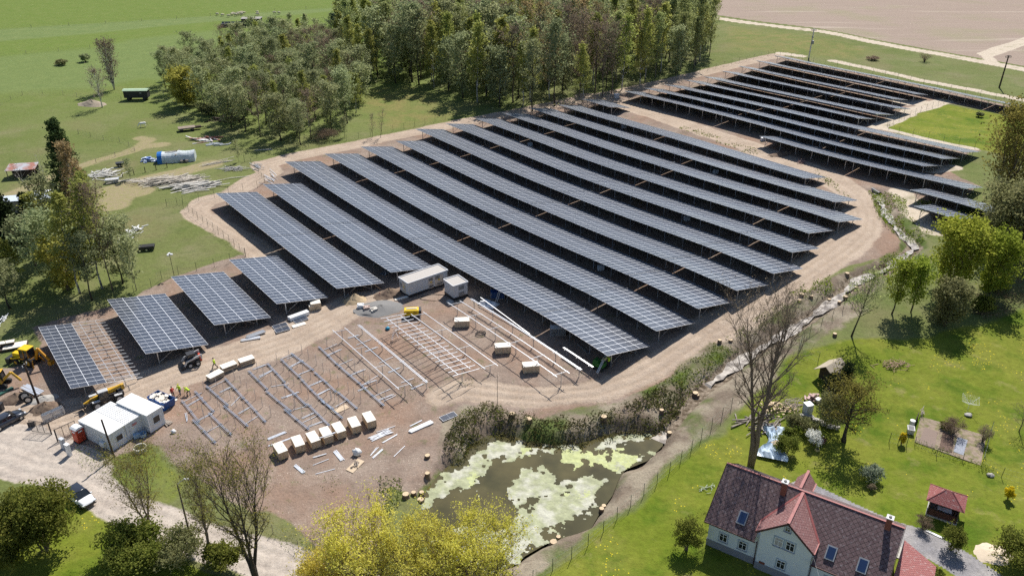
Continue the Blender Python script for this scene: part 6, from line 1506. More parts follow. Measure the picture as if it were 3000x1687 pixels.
# vegetable garden
patch('vegetable_plot', [rg5(265, 245), rg5(790, 400), rg5(745, 640), rg5(215, 450)], mat('plot_earth', (.27, .21, .16), .95, 0, .25, 2.5, .6, c2=(.17, .16, .07), c2amt=.5), .05, None, 'fenced vegetable plot of bare earth on the lawn', 'garden bed')
patch('garden_bed', [rg5(300, 335), rg5(400, 375), rg5(375, 505), rg5(245, 455)], mat('raked_soil', (.24, .18, .15), .95, 0, .12, 7, .3), .12, None, 'raked bare bed, leftmost in the vegetable plot', 'garden bed')
patch('garden_bed', [rg5(440, 378), rg5(535, 405), rg5(515, 540), rg5(410, 510)], mat('dark_mulch', (.13, .085, .065), .95, 0, .6, 7, .8), .14, None, 'dark mulched bed in the middle of the vegetable plot', 'garden bed')
patch('garden_bed', [rg5(560, 415), rg5(640, 440), rg5(605, 560), rg5(525, 530)], mat('grey_weed_fabric', (.24, .26, .31), .7, 0, .2, 5), .13, None, 'bed covered with grey fabric in the vegetable plot', 'garden bed')
p = P(*rg5(180, 372)); t = thing('compost_bin', 'pale grey plastic garden bin with open lid at the plot corner', 'bin', p, R(70)); b = MB(); b.loft([[(-.45, -.35, 0), (.45, -.35, 0), (.45, .35, 0), (-.45, .35, 0)], [(-.55, -.45, .8), (.55, -.45, .8), (.55, .45, .8), (-.55, .45, .8)]]); b.build('body', grey_paint, t); b = MB(); b.box((0, 0, .81), (.9, .7, .02)); b.build('opening', dark_metal, t)  # the bin is solid; its opening is a dark sheet imitating inner shade
p = P(*rg5(190, 325)); b = MB(); b.cyl((0, 0, .5), .32, 1.0, 16); o = thing('plastic_barrel', 'white topped plastic barrel beside the garden bin', 'barrel', p); b.build('body', grey_paint, o); b = MB(); b.cyl((0, 0, 1.02), .33, .06, 16); b.build('lid', white_paint, o)
b = MB()
for k in range(5): b.box((0, -.8+k*.4, .5), (.08, .34, 1.0+.15*(k % 2)))
tag(b.build('plank_screen', dark_wood, None, loc=P(*rg5(228, 285)), rz=R(-35)), 'dark rough plank screen at the upper left of the plot', 'screen')
pile('bean_pole_heap', 'leaning poles at the top corner of the plot', 'poles', *rg5(268, 225), .3, .3, 7, 1.8, .06, old_wood, 4, .9, 1.2, .4)

# ---------------------------------------------------------------- trees and shrubs
def leaf_mat(name, dark, light, trans=.52):
    m = bpy.data.materials.new(name); m.use_nodes = True
    nt = m.node_tree; N = nt.nodes; L = nt.links
    for n in list(N): N.remove(n)
    out = N.new('ShaderNodeOutputMaterial'); at = N.new('ShaderNodeAttribute'); at.attribute_name = 'tone'
    oi = N.new('ShaderNodeObjectInfo')
    mx = N.new('ShaderNodeMix'); mx.data_type = 'RGBA'; mx.inputs['A'].default_value = (*dark, 1); mx.inputs['B'].default_value = (*light, 1)
    L.new(at.outputs['Fac'], mx.inputs['Factor'])
    hs = N.new('ShaderNodeHueSaturation'); L.new(mx.outputs['Result'], hs.inputs['Color'])
    def mrr(o, a, b):
        r = N.new('ShaderNodeMapRange'); r.inputs[3].default_value = a; r.inputs[4].default_value = b; L.new(o, r.inputs[0]); return r.outputs[0]
    L.new(mrr(oi.outputs['Random'], 1.0, 1.5), hs.inputs['Value'])
    wn_ = N.new('ShaderNodeTexWhiteNoise'); wn_.noise_dimensions = '1D'; L.new(oi.outputs['Random'], wn_.inputs['W'])
    L.new(mrr(wn_.outputs['Value'], .485, .515), hs.inputs['Hue'])
    d = N.new('ShaderNodeBsdfDiffuse'); t = N.new('ShaderNodeBsdfTranslucent'); ms = N.new('ShaderNodeMixShader'); ms.inputs[0].default_value = trans
    L.new(hs.outputs[0], d.inputs[0]); L.new(hs.outputs[0], t.inputs[0]); L.new(d.outputs[0], ms.inputs[1]); L.new(t.outputs[0], ms.inputs[2]); L.new(ms.outputs[0], out.inputs[0])
    return m
LM = {
    'birch': leaf_mat('birch_leaves', (.18, .2, .05), (.36, .37, .11)),
    'alder': leaf_mat('alder_leaves', (.18, .205, .095), (.33, .35, .19)),
    'poplar': leaf_mat('poplar_leaves', (.19, .22, .085), (.36, .39, .16)),
    'bare': leaf_mat('bud_twigs', (.17, .135, .095), (.28, .22, .15), .35),
    'rust': leaf_mat('opening_buds', (.16, .13, .06), (.29, .22, .11)),
    'willow': leaf_mat('willow_leaves', (.21, .2, .04), (.4, .36, .09)),
    'yellow': leaf_mat('yellow_leaves', (.42, .38, .06), (.66, .6, .14), .5),
    'olive': leaf_mat('olive_leaves', (.12, .13, .055), (.25, .25, .12)),
    'green': leaf_mat('bright_leaves', (.14, .18, .02), (.31, .34, .06)),
    'bush': leaf_mat('bush_leaves', (.08, .105, .02), (.23, .24, .055)),
    'conifer': leaf_mat('conifer_needles', (.012, .022, .01), (.04, .055, .022), .15),
    'spruce': leaf_mat('larch_needles', (.045, .065, .025), (.11, .14, .05), .3),
    'bud': leaf_mat('budding_leaves', (.15, .14, .035), (.3, .27, .07)),
    'twig': leaf_mat('dry_twigs', (.14, .1, .07), (.27, .2, .14), .2),
    'white': leaf_mat('white_blossom', (.45, .46, .42), (.8, .8, .76), .3),
    'weed': leaf_mat('weed_leaves', (.06, .1, .012), (.17, .23, .03)),
    'weed2': leaf_mat('bramble_leaves', (.045, .05, .02), (.14, .13, .055)),
    'silver': leaf_mat('silver_leaves', (.1, .13, .08), (.3, .33, .25)),
    'flower': leaf_mat('forsythia_flowers', (.5, .36, .02), (.75, .55, .04), .3),
}
BK = {'grey': mat('grey_bark', (.19, .165, .135), .95, 0, .25, 5), 'brown': mat('brown_bark', (.17, .13, .1), .95, 0, .25, 5), 'birch': mat('birch_bark', (.5, .48, .44), .9, 0, .3, 4, c2=(.1, .09, .08), c2amt=.5),
      'dark': mat('dark_bark', (.055, .045, .038), .95, 0, .25, 5)}
def leaf_arrays(anchors, n, size, sigma, g, flat=0.0, aspect=.6):
    anchors = np.array(anchors); k = g.integers(0, len(anchors), n)
    tone_a = g.random(len(anchors))
    c = anchors[k]+g.normal(0, 1, (n, 3))*np.array(sigma)
    u = g.normal(0, 1, (n, 3)); u /= np.linalg.norm(u, axis=1)[:, None]
    w = g.normal(0, 1, (n, 3)); w[:, 2] += flat
    v = np.cross(u, w); v /= np.linalg.norm(v, axis=1)[:, None]+1e-9
    s = size*(.55+.9*g.random((n, 1)))
    u = u*s; v = v*s*aspect
    V = np.stack([c-u*.5, c+v*.5, c+u*.5, c-v*.5], 1).reshape(-1, 3)
    tone = np.clip(.62*tone_a[k]+.42*g.random(n), 0, 1)
    return V, tone
def leaf_mesh(name, V, tone, m):
    n = len(tone)
    me = bpy.data.meshes.new(name)
    me.vertices.add(4*n); me.vertices.foreach_set('co', V.ravel())
    me.loops.add(4*n); me.loops.foreach_set('vertex_index', np.arange(4*n))
    me.polygons.add(n); me.polygons.foreach_set('loop_start', np.arange(n)*4)
    me.update(calc_edges=True)
    a = me.attributes.new('tone', 'FLOAT', 'FACE'); a.data.foreach_set('value', tone.astype(np.float32))
    me.materials.append(m); return me
def profile(shape, t):
    if shape == 'cone': return (1-t)**.75*.95+.08
    if shape == 'column': return .75*math.sin(math.pi*min(1, t*.8+.2))**.6+.12
    if shape == 'vase': return .45+.55*t if t < .75 else 1-.9*(t-.75)*2
    return max(.18, math.sin(math.pi*(.12+.83*t))**.7)
def make_tree(name, seed, H, W, base=.25, shape='oval', limbs=26, subs=3, twigs=0, leaves=2400, leaf=.34, sigma=.3, lm='alder', bark='grey', tr=None, up=40, stems=1, spread=.2, droop=0.0, trunk_n=6, aspect=.6, lean=(0, 0), crownlift=0.0):
    """returns trunk mesh (trunk, limbs) and crown mesh (twigs + leaves)"""
    rg = random.Random(seed); g = np.random.default_rng(seed)
    tb = MB(); tw = MB(); anchors = []
    tr = tr or H*.013+.03
    ga = rg.random()*6
    for st in range(stems):
        a0 = ga+st*2*math.pi/max(1, stems)+rg.uniform(-.4, .4); lf = spread if stems > 1 else rg.uniform(0, .03)
        hs = H*(1 if stems == 1 else rg.uniform(.8, 1.0))
        path = []; K = 7
        for i in range(K):
            t = i/(K-1); r_ = lf*hs*(t**1.1)
            path.append(Vector((math.cos(a0)*r_+lean[0]*t*H+rg.uniform(-1, 1)*.012*H*(t > 0), math.sin(a0)*r_+lean[1]*t*H+rg.uniform(-1, 1)*.012*H*(t > 0), -.25+(hs*.97+.25)*t)))
        r0 = tr*(1 if stems == 1 else .72)
        tb.tube(path, [r0*(1.25 if i == 0 else 1)*(1-.93*(i/(K-1))**.9) for i in range(K)], trunk_n)
        nl = limbs//stems
        for i in range(nl):
            q = (i+rg.random()*.8)/nl; t = base+(1-base)*q*.97
            f = t*(K-1); j = min(int(f), K-2); p0 = path[j].lerp(path[j+1], f-j)
            ln = W*.5*profile(shape, q)*rg.uniform(.75, 1.15)/(1 if stems == 1 else 1.5)
            az = ga+i*2.4+rg.uniform(-.5, .5); el = R(up+25*q+rg.uniform(-12, 12))
            d = Vector((math.cos(az)*math.cos(el), math.sin(az)*math.cos(el), math.sin(el)))
            ln = ln/max(.35, math.cos(el)); ln = min(ln, H*.45)
            if p0.z+ln*math.sin(el) > H: ln *= max(.2, (H-p0.z)/(ln*math.sin(el)+.01))
            bp = [p0]; dd = d.copy(); K2 = 4
            for k in range(K2):
                dd = (dd+Vector((rg.uniform(-.22, .22), rg.uniform(-.22, .22), rg.uniform(-.1, .2)-droop*k*.4))).normalized()
                bp.append(bp[-1]+dd*ln/K2)
            r1 = max(.012, r0*(1-.9*t)*.5)
            tb.tube(bp, [r1*(1-.8*k/K2) for k in range(K2+1)], 4, False)
            anchors += [bp[k].lerp(bp[k+1], rg.random()) for k in range(1, K2) for _ in range(2)]
            for s_ in range(subs):
                w = rg.uniform(.3, .98)*K2; k = min(int(w), K2-1); p1 = bp[k].lerp(bp[k+1], w-k)
                d2 = ((bp[k+1]-bp[k]).normalized()+Vector((rg.uniform(-.9, .9), rg.uniform(-.9, .9), rg.uniform(-.4, .7)-droop))).normalized()
                l2 = ln*rg.uniform(.25, .5); m_ = p1+d2*l2*.5; e_ = m_+(d2+Vector((rg.uniform(-.3, .3), rg.uniform(-.3, .3), .2-droop))).normalized()*l2*.5
                tb.tube([p1, m_, e_], [r1*.42, r1*.28, r1*.1], 3, False)
                anchors += [m_, e_, m_.lerp(e_, rg.random()), p1.lerp(m_, .6)]
                for q_ in range(twigs):
                    w2 = rg.random(); p2 = p1.lerp(m_, w2*2) if w2 < .5 else m_.lerp(e_, w2*2-1)
                    d3 = (d2+Vector((rg.uniform(-1, 1), rg.uniform(-1, 1), rg.uniform(-.5, .9)-droop*1.5))).normalized(); l3 = l2*rg.uniform(.3, .7)
                    e3 = p2+d3*l3
                    tw.tube([p2, p2+d3*l3*.5+Vector((0, 0, .03*l3)), e3], [max(.008, r1*.16), max(.006, r1*.1), .004], 3, False)
                    anchors += [e3, p2.lerp(e3, .6)]
    tm = tb.mesh(name+'_trunk', BK[bark], True)
    V, tone = leaf_arrays([tuple(a) for a in anchors], leaves, leaf*1.28, (sigma, sigma, sigma*.8), g, aspect=aspect)
    nt_ = len(tw.f)
    cm = leaf_mesh(name+'_crown', V, tone, LM[lm])
    if nt_:
        me2 = tw.mesh('x', BK[bark]); 
        n0 = len(V); v2 = np.array([v[:] for v in tw.v]); 
        cm2 = bpy.data.meshes.new(name+'_crown')
        cm2.from_pydata(V.tolist()+v2.tolist(), [], [tuple(range(4*i, 4*i+4)) for i in range(leaves)]+[tuple(n0+i for i in f) for f in tw.f])
        cm2.materials.append(LM[lm]); cm2.materials.append(BK[bark])
        cm2.polygons.foreach_set('material_index', [0]*leaves+[1]*nt_)
        a = cm2.attributes.new('tone', 'FLOAT', 'FACE'); a.data.foreach_set('value', np.concatenate([tone, np.full(nt_, .5)]).astype(np.float32))
        cm2.update(); bpy.data.meshes.remove(cm); bpy.data.meshes.remove(me2); cm = cm2
    return tm, cm
def make_bush(name, seed, H, W, leaves=3000, leaf=.22, lm='bush', sig=.12, stems=9, bark='brown', aspect=.6, fill=1.0):
    """many stems from one root and a lumpy, uneven mass of leaves"""
    rg = random.Random(seed); g = np.random.default_rng(seed); tb = MB(); anchors = []
    lobes = []
    for i in range(24):
        a = rg.random()*6.28; r_ = W*.5*math.sqrt(rg.random())*.72; z = H*rg.uniform(.3, .78)*(1-.35*(r_/(W*.5))**2)
        lobes.append((Vector((r_*math.cos(a), r_*math.sin(a), z)), W*rg.uniform(.15, .25)))
    for i in range(stems):
        c, q = lobes[i % len(lobes)]; s0 = Vector((rg.uniform(-.1, .1)*W*.4, rg.uniform(-.1, .1)*W*.4, -.1))
        m_ = s0.lerp(c, .5)+Vector((0, 0, .1*H)); tb.tube([s0, m_, c], [.02+H*.008, .015+H*.005, .01], 4, False)
    for c, q in lobes:
        for k in range(34):
            d = g.normal(0, 1, 3); d /= np.linalg.norm(d)
            if d[2] < -.5: d[2] *= -.5
            rr_ = q*(.3+.75*g.random()); p = np.array(c)+d*rr_*np.array([1, 1, H/W*.9]); 
            if p[2] > .05*H: anchors.append(p)
    V, tone = leaf_arrays(anchors, int(leaves*1.7), leaf*1.35, (sig*W*.3, sig*W*.3, sig*H*.3), g, aspect=aspect)
    V[:, 2] = np.maximum(V[:, 2], .02)
    return tb.mesh(name+'_stems', BK[bark], True), leaf_mesh(name+'_foliage', V, tone, LM[lm])
def place_tree(name, label, cat, meshes, p, scale=1.0, rz=0.0, group=None, parts=('trunk', 'crown'), sx=1.0):
    t = thing(name, label, cat, p, rz, group); t.scale = (scale*sx, scale*sx, scale)
    link(parts[0], meshes[0], t); link(parts[1], meshes[1], t); return t

PROTO = {}
def kind(k, *a):
    if k not in PROTO: PROTO[k] = []
    PROTO[k].append(a)
for sd in range(2):
    PROTO.setdefault('birch', []).append(make_tree('birch', 10+sd, 20, 5.6, .22, 'cone', 40, 3, 0, 2600, .36, .34, 'birch', 'birch', .16, 38))
    PROTO.setdefault('alder', []).append(make_tree('alder', 20+sd, 18, 6.4, .3, 'oval', 34, 3, 0, 2500, .36, .4, 'alder', 'dark', .19, 35))
    PROTO.setdefault('poplar', []).append(make_tree('poplar', 30+sd, 22, 5.2, .2, 'column', 44, 3, 0, 2900, .36, .34, 'poplar', 'grey', .2, 55))
    PROTO.setdefault('bare', []).append(make_tree('bare_tree', 40+sd, 20, 7, .3, 'oval', 40, 4, 3, 1000, .3, .3, 'bare', 'brown', .17, 45))
PROTO['alder'].append(make_tree('alder', 27, 15, 7.5, .15, 'oval', 36, 3, 0, 3000, .4, .5, 'alder', 'dark', .18, 25))
PROTO['rust'] = [make_tree('budding_tree', 51, 20, 6.5, .22, 'oval', 38, 3, 2, 1700, .32, .36, 'rust', 'birch', .16, 40)]
PROTO['sapling'] = [make_tree('sapling', 61, 9, 3.6, .2, 'oval', 22, 3, 0, 900, .3, .25, 'alder', 'grey', .07, 40)]
KIND_NAME = {'birch': ('birch_tree', 'slender birch with fresh yellow green leaves inside the wood', 'birch'), 'alder': ('alder_tree', 'grey green leafing tree with a dark trunk inside the wood', 'tree'), 'poplar': ('poplar_tree', 'tall narrow pale green tree inside the wood', 'tree'),
             'bare': ('bare_tree', 'brownish tree still bare of leaves inside the wood', 'tree'), 'rust': ('budding_tree', 'reddish brown tree with opening buds inside the wood', 'tree')}

F1 = GP([(470, 255), (520, 300), (600, 332), (660, 365), (730, 408), (800, 422), (890, 430), (950, 405), (1010, 385), (1050, 330), (1066, 258), (1000, 180), (900, 130), (780, 140), (660, 170), (560, 200)])
F2 = GP([(1000, 175), (1070, 252), (1180, 244), (1260, 264), (1330, 292), (1420, 314), (1560, 328), (1680, 309), (1760, 292), (1860, 266), (1960, 226), (2050, 198), (2092, 150), (2060, 100), (1990, 55), (1900, 30), (1700, 18), (1500, 14), (1300, 20), (1150, 45), (1020, 90)])
def scatter(poly, dmin, tries, seed):
    rg = random.Random(seed); xs = [p[0] for p in poly]; ys = [p[1] for p in poly]; pts = []; cell = {}
    X = np.array([rg.uniform(min(xs), max(xs)) for _ in range(tries)]); Y = np.array([rg.uniform(min(ys), max(ys)) for _ in range(tries)])
    ok = in_poly(X, Y, poly)
    for x, y in zip(X[ok], Y[ok]):
        k = (int(x//dmin), int(y//dmin)); bad = False
        for i in (-1, 0, 1):
            for j in (-1, 0, 1):
                for q in cell.get((k[0]+i, k[1]+j), ()):
                    if (q[0]-x)**2+(q[1]-y)**2 < dmin*dmin: bad = True
        if not bad: cell.setdefault(k, []).append((x, y)); pts.append((float(x), float(y)))
    return pts
cand = [(x, y, 1) for x, y in scatter(F1, 5.2, 6000, 3)]+[(x, y, 2) for x, y in scatter(F2, 5.0, 9000, 4)]
cand.sort(key=lambda c: c[1])
tr_rng = random.Random(99)
def choose(x, y, f):
    r = tr_rng.random(); px = 1500+FPX*x/(y*.883+32)
    if f == 1:
        if px < 760: k = 'alder' if r < .72 else ('bare' if r < .86 else 'birch')
        else: k = 'alder' if r < .5 else ('birch' if r < .75 else 'bare')
        h = 9+4.5*tr_rng.random() if px < 700 else 10+6*tr_rng.random()
    else:
        if px > 1980: k = 'poplar' if r < .75 else 'birch'
        elif 1560 < px < 1800: k = 'bare' if r < .42 else ('birch' if r < .6 else ('alder' if r < .85 else 'rust'))
        elif 1380 < px < 1560: k = 'birch' if r < .45 else ('rust' if r < .65 else ('alder' if r < .9 else 'bare'))
        else: k = 'birch' if r < .35 else ('alder' if r < .68 else ('poplar' if r < .84 else 'bare'))
        h = 17+8*tr_rng.random()
        if y > 330: h *= .94
    return k, h
N_IND = 290
wood = []
for i, (x, y, f) in enumerate(cand):
    k, h = choose(x, y, f); pr = PROTO[k][tr_rng.randrange(len(PROTO[k]))]
    H0 = {'birch': 20, 'alder': 18, 'poplar': 22, 'bare': 20, 'rust': 20}[k]
    sc_ = h/H0; p = (x, y, gz(x, y))
    if i < N_IND:
        nm, lb, ct = KIND_NAME[k]
        place_tree(nm, lb, ct, pr, p, sc_, tr_rng.random()*6.28, 'trees of the wood behind the solar rows', sx=tr_rng.uniform(.9, 1.25)*(1.15 if f == 1 else 1))
    else: wood.append((p, sc_, tr_rng.random()*6.28, k))
# the far part of the wood reads as one mass
Vs = []; tones = []; trunks = MB()
for p, sc_, a, k in wood:
    me = PROTO[k][0][1]; n = len(me.polygons)
    nl = min(n, {'bare': 1000, 'rust': 1700}.get(k, 2400))
    co = np.empty(len(me.vertices)*3); me.vertices.foreach_get('co', co); co = co.reshape(-1, 3)[:nl*4].reshape(nl, 4, 3)[::3]
    ctr = co.mean(1, keepdims=True); co = (co-ctr)*1.6+ctr
    ca, sa = math.cos(a), math.sin(a)
    q = co.copy(); q[..., 0] = (co[..., 0]*ca-co[..., 1]*sa)*sc_+p[0]; q[..., 1] = (co[..., 0]*sa+co[..., 1]*ca)*sc_+p[1]; q[..., 2] = co[..., 2]*sc_+p[2]
    Vs.append(q.reshape(-1, 3)); tones.append(np.clip(nrg.random(len(q))*.6+.4*nrg.random(), 0, 1))
    trunks.tube([(p[0], p[1], p[2]-.3), (p[0], p[1], p[2]+16*sc_)], [.18, .04], 4)
if Vs:
    o_ = link('woodland', leaf_mesh('woodland', np.concatenate(Vs), np.concatenate(tones), LM['alder']))
    tag(o_, kind='stuff'); t_ = trunks.build('trunk', BK['dark'], o_); tag(t_, kind='stuff')

# single trees that stand apart: base pixel, top row, width in metres
def spot(name, label, k, px, py, top, w=None, cat='tree', rz=0.0, **kw):
    p = P(px, py); h = height_for(p, top)
    if isinstance(k, str):
        pr = PROTO[k][rng.randrange(len(PROTO[k]))]; H0, W0 = {'birch': (20, 5.6), 'alder': (18, 6.4), 'poplar': (22, 5.2), 'bare': (20, 7), 'rust': (20, 6.5), 'sapling': (9, 3.6)}[k]
        return place_tree(name, label, cat, pr, p, h/H0, rng.random()*6, sx=(w/W0)/(h/H0) if w else 1.0)
    return place_tree(name, label, cat, k(h), p, 1.0, rz)
def T_(seed, w, **kw): return lambda h: make_tree('t%d' % seed, seed, h, w, **kw)
def B_(seed, w, **kw): return lambda h: make_bush('b%d' % seed, seed, h, w, **kw)
def bush(name, label, k, px, py, top, **kw):
    p = P(px, py); h = height_for(p, top)
    return place_tree(name, label, 'shrub', k(h), p, parts=('stem', 'foliage'))

# left side
spot('bare_poplar', 'clump of pale leafless poplars, leftmost trees before the striped meadow', T_(101, 8, base=.12, shape='column', limbs=70, subs=4, twigs=3, leaves=2600, leaf=.3, lm='bare', bark='birch', up=62, stems=5, spread=.13), 335, 262, 120)
spot('bare_birch', 'small brownish birch beside the earth mound and the dark wagon', T_(102, 5.5, base=.2, shape='oval', limbs=40, subs=4, twigs=3, leaves=900, leaf=.25, lm='bare', bark='birch', up=48), 300, 315, 205)
spot('willow_tree', 'rounded yellow green willow in the meadow right of the dark wagon', T_(103, 12, base=.1, shape='oval', limbs=70, subs=4, leaves=6500, leaf=.4, sigma=.55, lm='willow', bark='brown', up=25, stems=3, spread=.15, droop=.1), 545, 312, 205, rz=.4)
spot('slender_conifer', 'tall slender tree with a dark tufted top at the left edge of the pasture', T_(104, 7, base=.08, shape='cone', limbs=80, subs=4, leaves=6500, leaf=.42, sigma=.35, lm='spruce', bark='brown', up=15, droop=.15), 215, 610, 340)
spot('tall_birch', 'broad pale brown birch leaning against the slender dark tree', T_(105, 9, base=.1, shape='cone', limbs=70, subs=4, twigs=2, leaves=4200, leaf=.34, sigma=.4, lm='rust', bark='birch', up=30, stems=2, spread=.08), 262, 700, 385)
LG = [(110, 800, 640, 7, 'alder', 'leafy tree at the left edge in front of the dark spruce'), (160, 830, 590, 7, 'alder', 'leafy tree in the left grove, behind the low willow'), (235, 860, 560, 6.5, 'birch', 'birch in the left grove, tallest over the low willow'),
      (300, 845, 530, 6, 'birch', 'birch in the left grove just right of the tall pale birch'), (330, 850, 545, 5, 'bare', 'thin leafless tree in the left grove beside the scrap heap'), (360, 830, 610, 5.5, 'alder', 'small leafy tree at the right end of the left grove'),
      (290, 740, 500, 6.5, 'birch', 'birch at the back of the left grove near the junk track'), (385, 805, 640, 4.5, 'alder', 'outermost right tree of the left grove, by the black trailer'), (180, 740, 520, 6.5, 'alder', 'leafy tree behind the left grove beside the tin roofed shed'),
      (30, 905, 770, 6, 'alder', 'small tree at the left border above the timber pallet'), (45, 820, 700, 6, 'birch', 'yellow green tree at the left border below the dark spruce'), (400, 850, 700, 3.6, 'sapling', 'sapling at the right foot of the left grove'), (270, 880, 690, 5, 'alder', 'front tree of the left grove casting long shadows'), (130, 700, 560, 5.5, 'birch', 'birch hiding the tin roofed shed')]
for x, y, t, w, k, lb in LG: spot(KIND_NAME.get(k, ('sapling',))[0], lb, k, x, y, t, w)
spot('low_willow', 'low spreading yellow willow bush in the left grove', T_(107, 9, base=.05, limbs=50, subs=4, leaves=5000, leaf=.32, sigma=.4, lm='willow', bark='brown', up=20, stems=4, spread=.25), 200, 850, 705)
spot('dark_spruce', 'dark broad spruce at the left border of the picture', T_(108, 9, base=.03, shape='cone', limbs=110, subs=4, leaves=9000, leaf=.4, sigma=.35, lm='conifer', bark='dark', up=-2, droop=.12), 28, 745, 560)
spot('dark_spruce', 'small dark spruce beside the tin roofed shed', T_(109, 4.5, base=.03, shape='cone', limbs=60, subs=3, leaves=3500, leaf=.32, sigma=.25, lm='conifer', bark='dark', up=0, droop=.1), 98, 690, 560)
for i, (x, y, t, dx) in enumerate([(95, 570, 478, -1), (150, 560, 452, -.35)]):
    spot('dead_tree', ['whitish dead tree leaning left over the tin roofed shed', 'whitish forked dead tree standing right of the leaning dead one'][i], T_(111+i, 5, base=.4, limbs=12, subs=2, twigs=2, leaves=30, leaf=.1, lm='bare', bark='birch', tr=.12, lean=(dx*.35, 0)), x, y, t)
spot('thin_sapling', 'thin bare sapling beside the wooden posts by the junk heap', 'sapling', 382, 525, 468, 2.2)
spot('thin_sapling', 'thin bare sapling in the grass left of the white branch pile', 'sapling', 700, 474, 412, 1.6)
for i, (x, y, t) in enumerate([(1010, 400, 345), (1090, 402, 335), (1115, 402, 322)]):
    spot('sapling', ['leafy sapling at the edge of the clearing next to the wood', 'thin bare sapling by the wire fence of the clearing', 'thin bare sapling nearest the clearing, leaning right'][i], T_(121+i, 2.2, base=.2, limbs=18, subs=3, twigs=2, leaves=200 if i else 700, leaf=.18, lm='alder' if i == 0 else 'bare', bark='dark', up=60, tr=.06, lean=(.08*i, 0)), x, y, t)
bush('brush', 'reddish bare brushwood at the foot of the wood beside the sand', B_(131, 9, leaves=2500, leaf=.3, lm='twig', aspect=.15), 955, 408, 372)
bush('shrub', 'small dark shrub in the grass left of the bare poplars', B_(132, 4, leaves=1200, lm='alder', leaf=.3), 250, 180, 155)
bush('shrub', 'low dark shrub on the meadow bank at the left', B_(133, 5, leaves=1200, lm='olive', leaf=.3), 182, 190, 172)
bush('shrub', 'dark shrub between the log pile and the wood', B_(134, 6, leaves=1600, lm='olive', leaf=.3), 610, 335, 303)

# far right
bush('bare_bush', 'round leafless bush in the grass beyond the far array', B_(141, 6, leaves=500, leaf=.35, lm='bare', aspect=.12, stems=26), 2708, 182, 152)
bush('dark_bush', 'small dark bush in the dry weeds beyond the far array', B_(142, 5, leaves=900, leaf=.3, lm='bare', aspect=.4), 2556, 178, 164)
bush('dark_bush', 'small round dark bush alone in the fenced green meadow', B_(143, 2.6, leaves=900, leaf=.25, lm='olive'), 2866, 342, 326)
spot('tall_willow', 'tall yellowish willow at the right border beside the far array', T_(151, 15, base=.1, shape='oval', limbs=90, subs=4, twigs=1, leaves=9500, leaf=.34, sigma=.6, lm='bud', bark='brown', up=52, stems=4, spread=.16, tr=.3), 2925, 615, 330)
spot('tall_willow', 'second yellowish willow cut by the right border', T_(152, 12, base=.1, shape='oval', limbs=70, subs=4, twigs=1, leaves=7500, leaf=.34, sigma=.6, lm='bud', bark='brown', up=52, stems=3, spread=.16, tr=.28), 3015, 620, 345)
spot('olive_willow', 'broad grey olive willow at the right hiding the ends of the solar tables', T_(153, 17, base=.05, shape='oval', limbs=100, subs=4, leaves=13000, leaf=.34, sigma=.65, lm='olive', bark='brown', up=35, stems=5, spread=.25, droop=.05), 2925, 745, 560)
spot('olive_willow', 'grey olive willow at the right border under the tall willows', T_(154, 13, base=.05, shape='oval', limbs=80, subs=4, leaves=9000, leaf=.34, sigma=.6, lm='olive', bark='brown', up=35, stems=4, spread=.25), 3010, 780, 560)
spot('green_tree', 'bright green broad tree right of the stream bend', T_(155, 13, base=.06, shape='oval', limbs=90, subs=4, leaves=11500, leaf=.34, sigma=.5, lm='green', bark='brown', up=42, stems=5, spread=.25), 2780, 850, 660)
spot('green_tree', 'bright green tree between the broad green one and the olive willow', T_(156, 9, base=.06, shape='oval', limbs=60, subs=4, leaves=7000, leaf=.32, sigma=.45, lm='green', bark='brown', up=42, stems=3, spread=.2), 2900, 860, 690)
spot('leafing_tree', 'leafing tree with a bent dark trunk on the stream bank', T_(157, 6.5, base=.22, shape='vase', limbs=46, subs=4, leaves=3600, leaf=.26, sigma=.32, lm='green', bark='dark', up=55, tr=.13, lean=(.06, 0)), 2612, 920, 775)
spot('leafing_tree', 'leafing tree beside the bent one, standing in its own shade', T_(158, 7.5, base=.2, shape='oval', limbs=50, subs=4, leaves=4500, leaf=.26, sigma=.36, lm='green', bark='dark', up=50, stems=2, spread=.12, tr=.14), 2668, 915, 770)
spot('round_willow', 'rounded olive green bush tree above the heap of cut branches', T_(159, 9, base=.05, shape='oval', limbs=70, subs=4, leaves=7000, leaf=.28, sigma=.42, lm='olive', bark='brown', up=40, stems=4, spread=.2), 2768, 955, 835)
spot('slim_tree', 'slim leaning tree with a long dark trunk on the grass by the fence', T_(160, 6.5, base=.3, shape='cone', limbs=40, subs=4, twigs=2, leaves=1500, leaf=.2, sigma=.3, lm='poplar', bark='dark', up=40, tr=.14, lean=(.14, .0)), 2494, 985, 800)
bush('shrub', 'low shrub among the cut branches at the right', B_(161, 4, leaves=1500, lm='bush', leaf=.25), 2880, 910, 868)
bush('shrub', 'leafy shrub at the foot of the bright green tree', B_(162, 5, leaves=2200, lm='green', leaf=.25), 2915, 840, 795)
spot('bare_tree', 'big bare tree with many fanning limbs in front of the house', T_(171, 16, base=.3, shape='vase', limbs=60, subs=6, twigs=9, leaves=3600, leaf=.12, sigma=.25, lm='bare', bark='brown', up=52, stems=3, spread=.14, tr=.5, trunk_n=9), 2200, 1362, 885)
spot('columnar_conifer', 'dark slim conifer beside the little garden shed', T_(172, 2.6, base=.02, shape='column', limbs=70, subs=4, leaves=5000, leaf=.2, sigma=.16, lm='conifer', bark='dark', up=60), 2464, 1168, 1072)
spot('columnar_conifer', 'dark conifer left of the slim one beside the shed', T_(173, 3.4, base=.02, shape='column', limbs=70, subs=4, leaves=5000, leaf=.2, sigma=.18, lm='conifer', bark='dark', up=50), 2432, 1180, 1105)
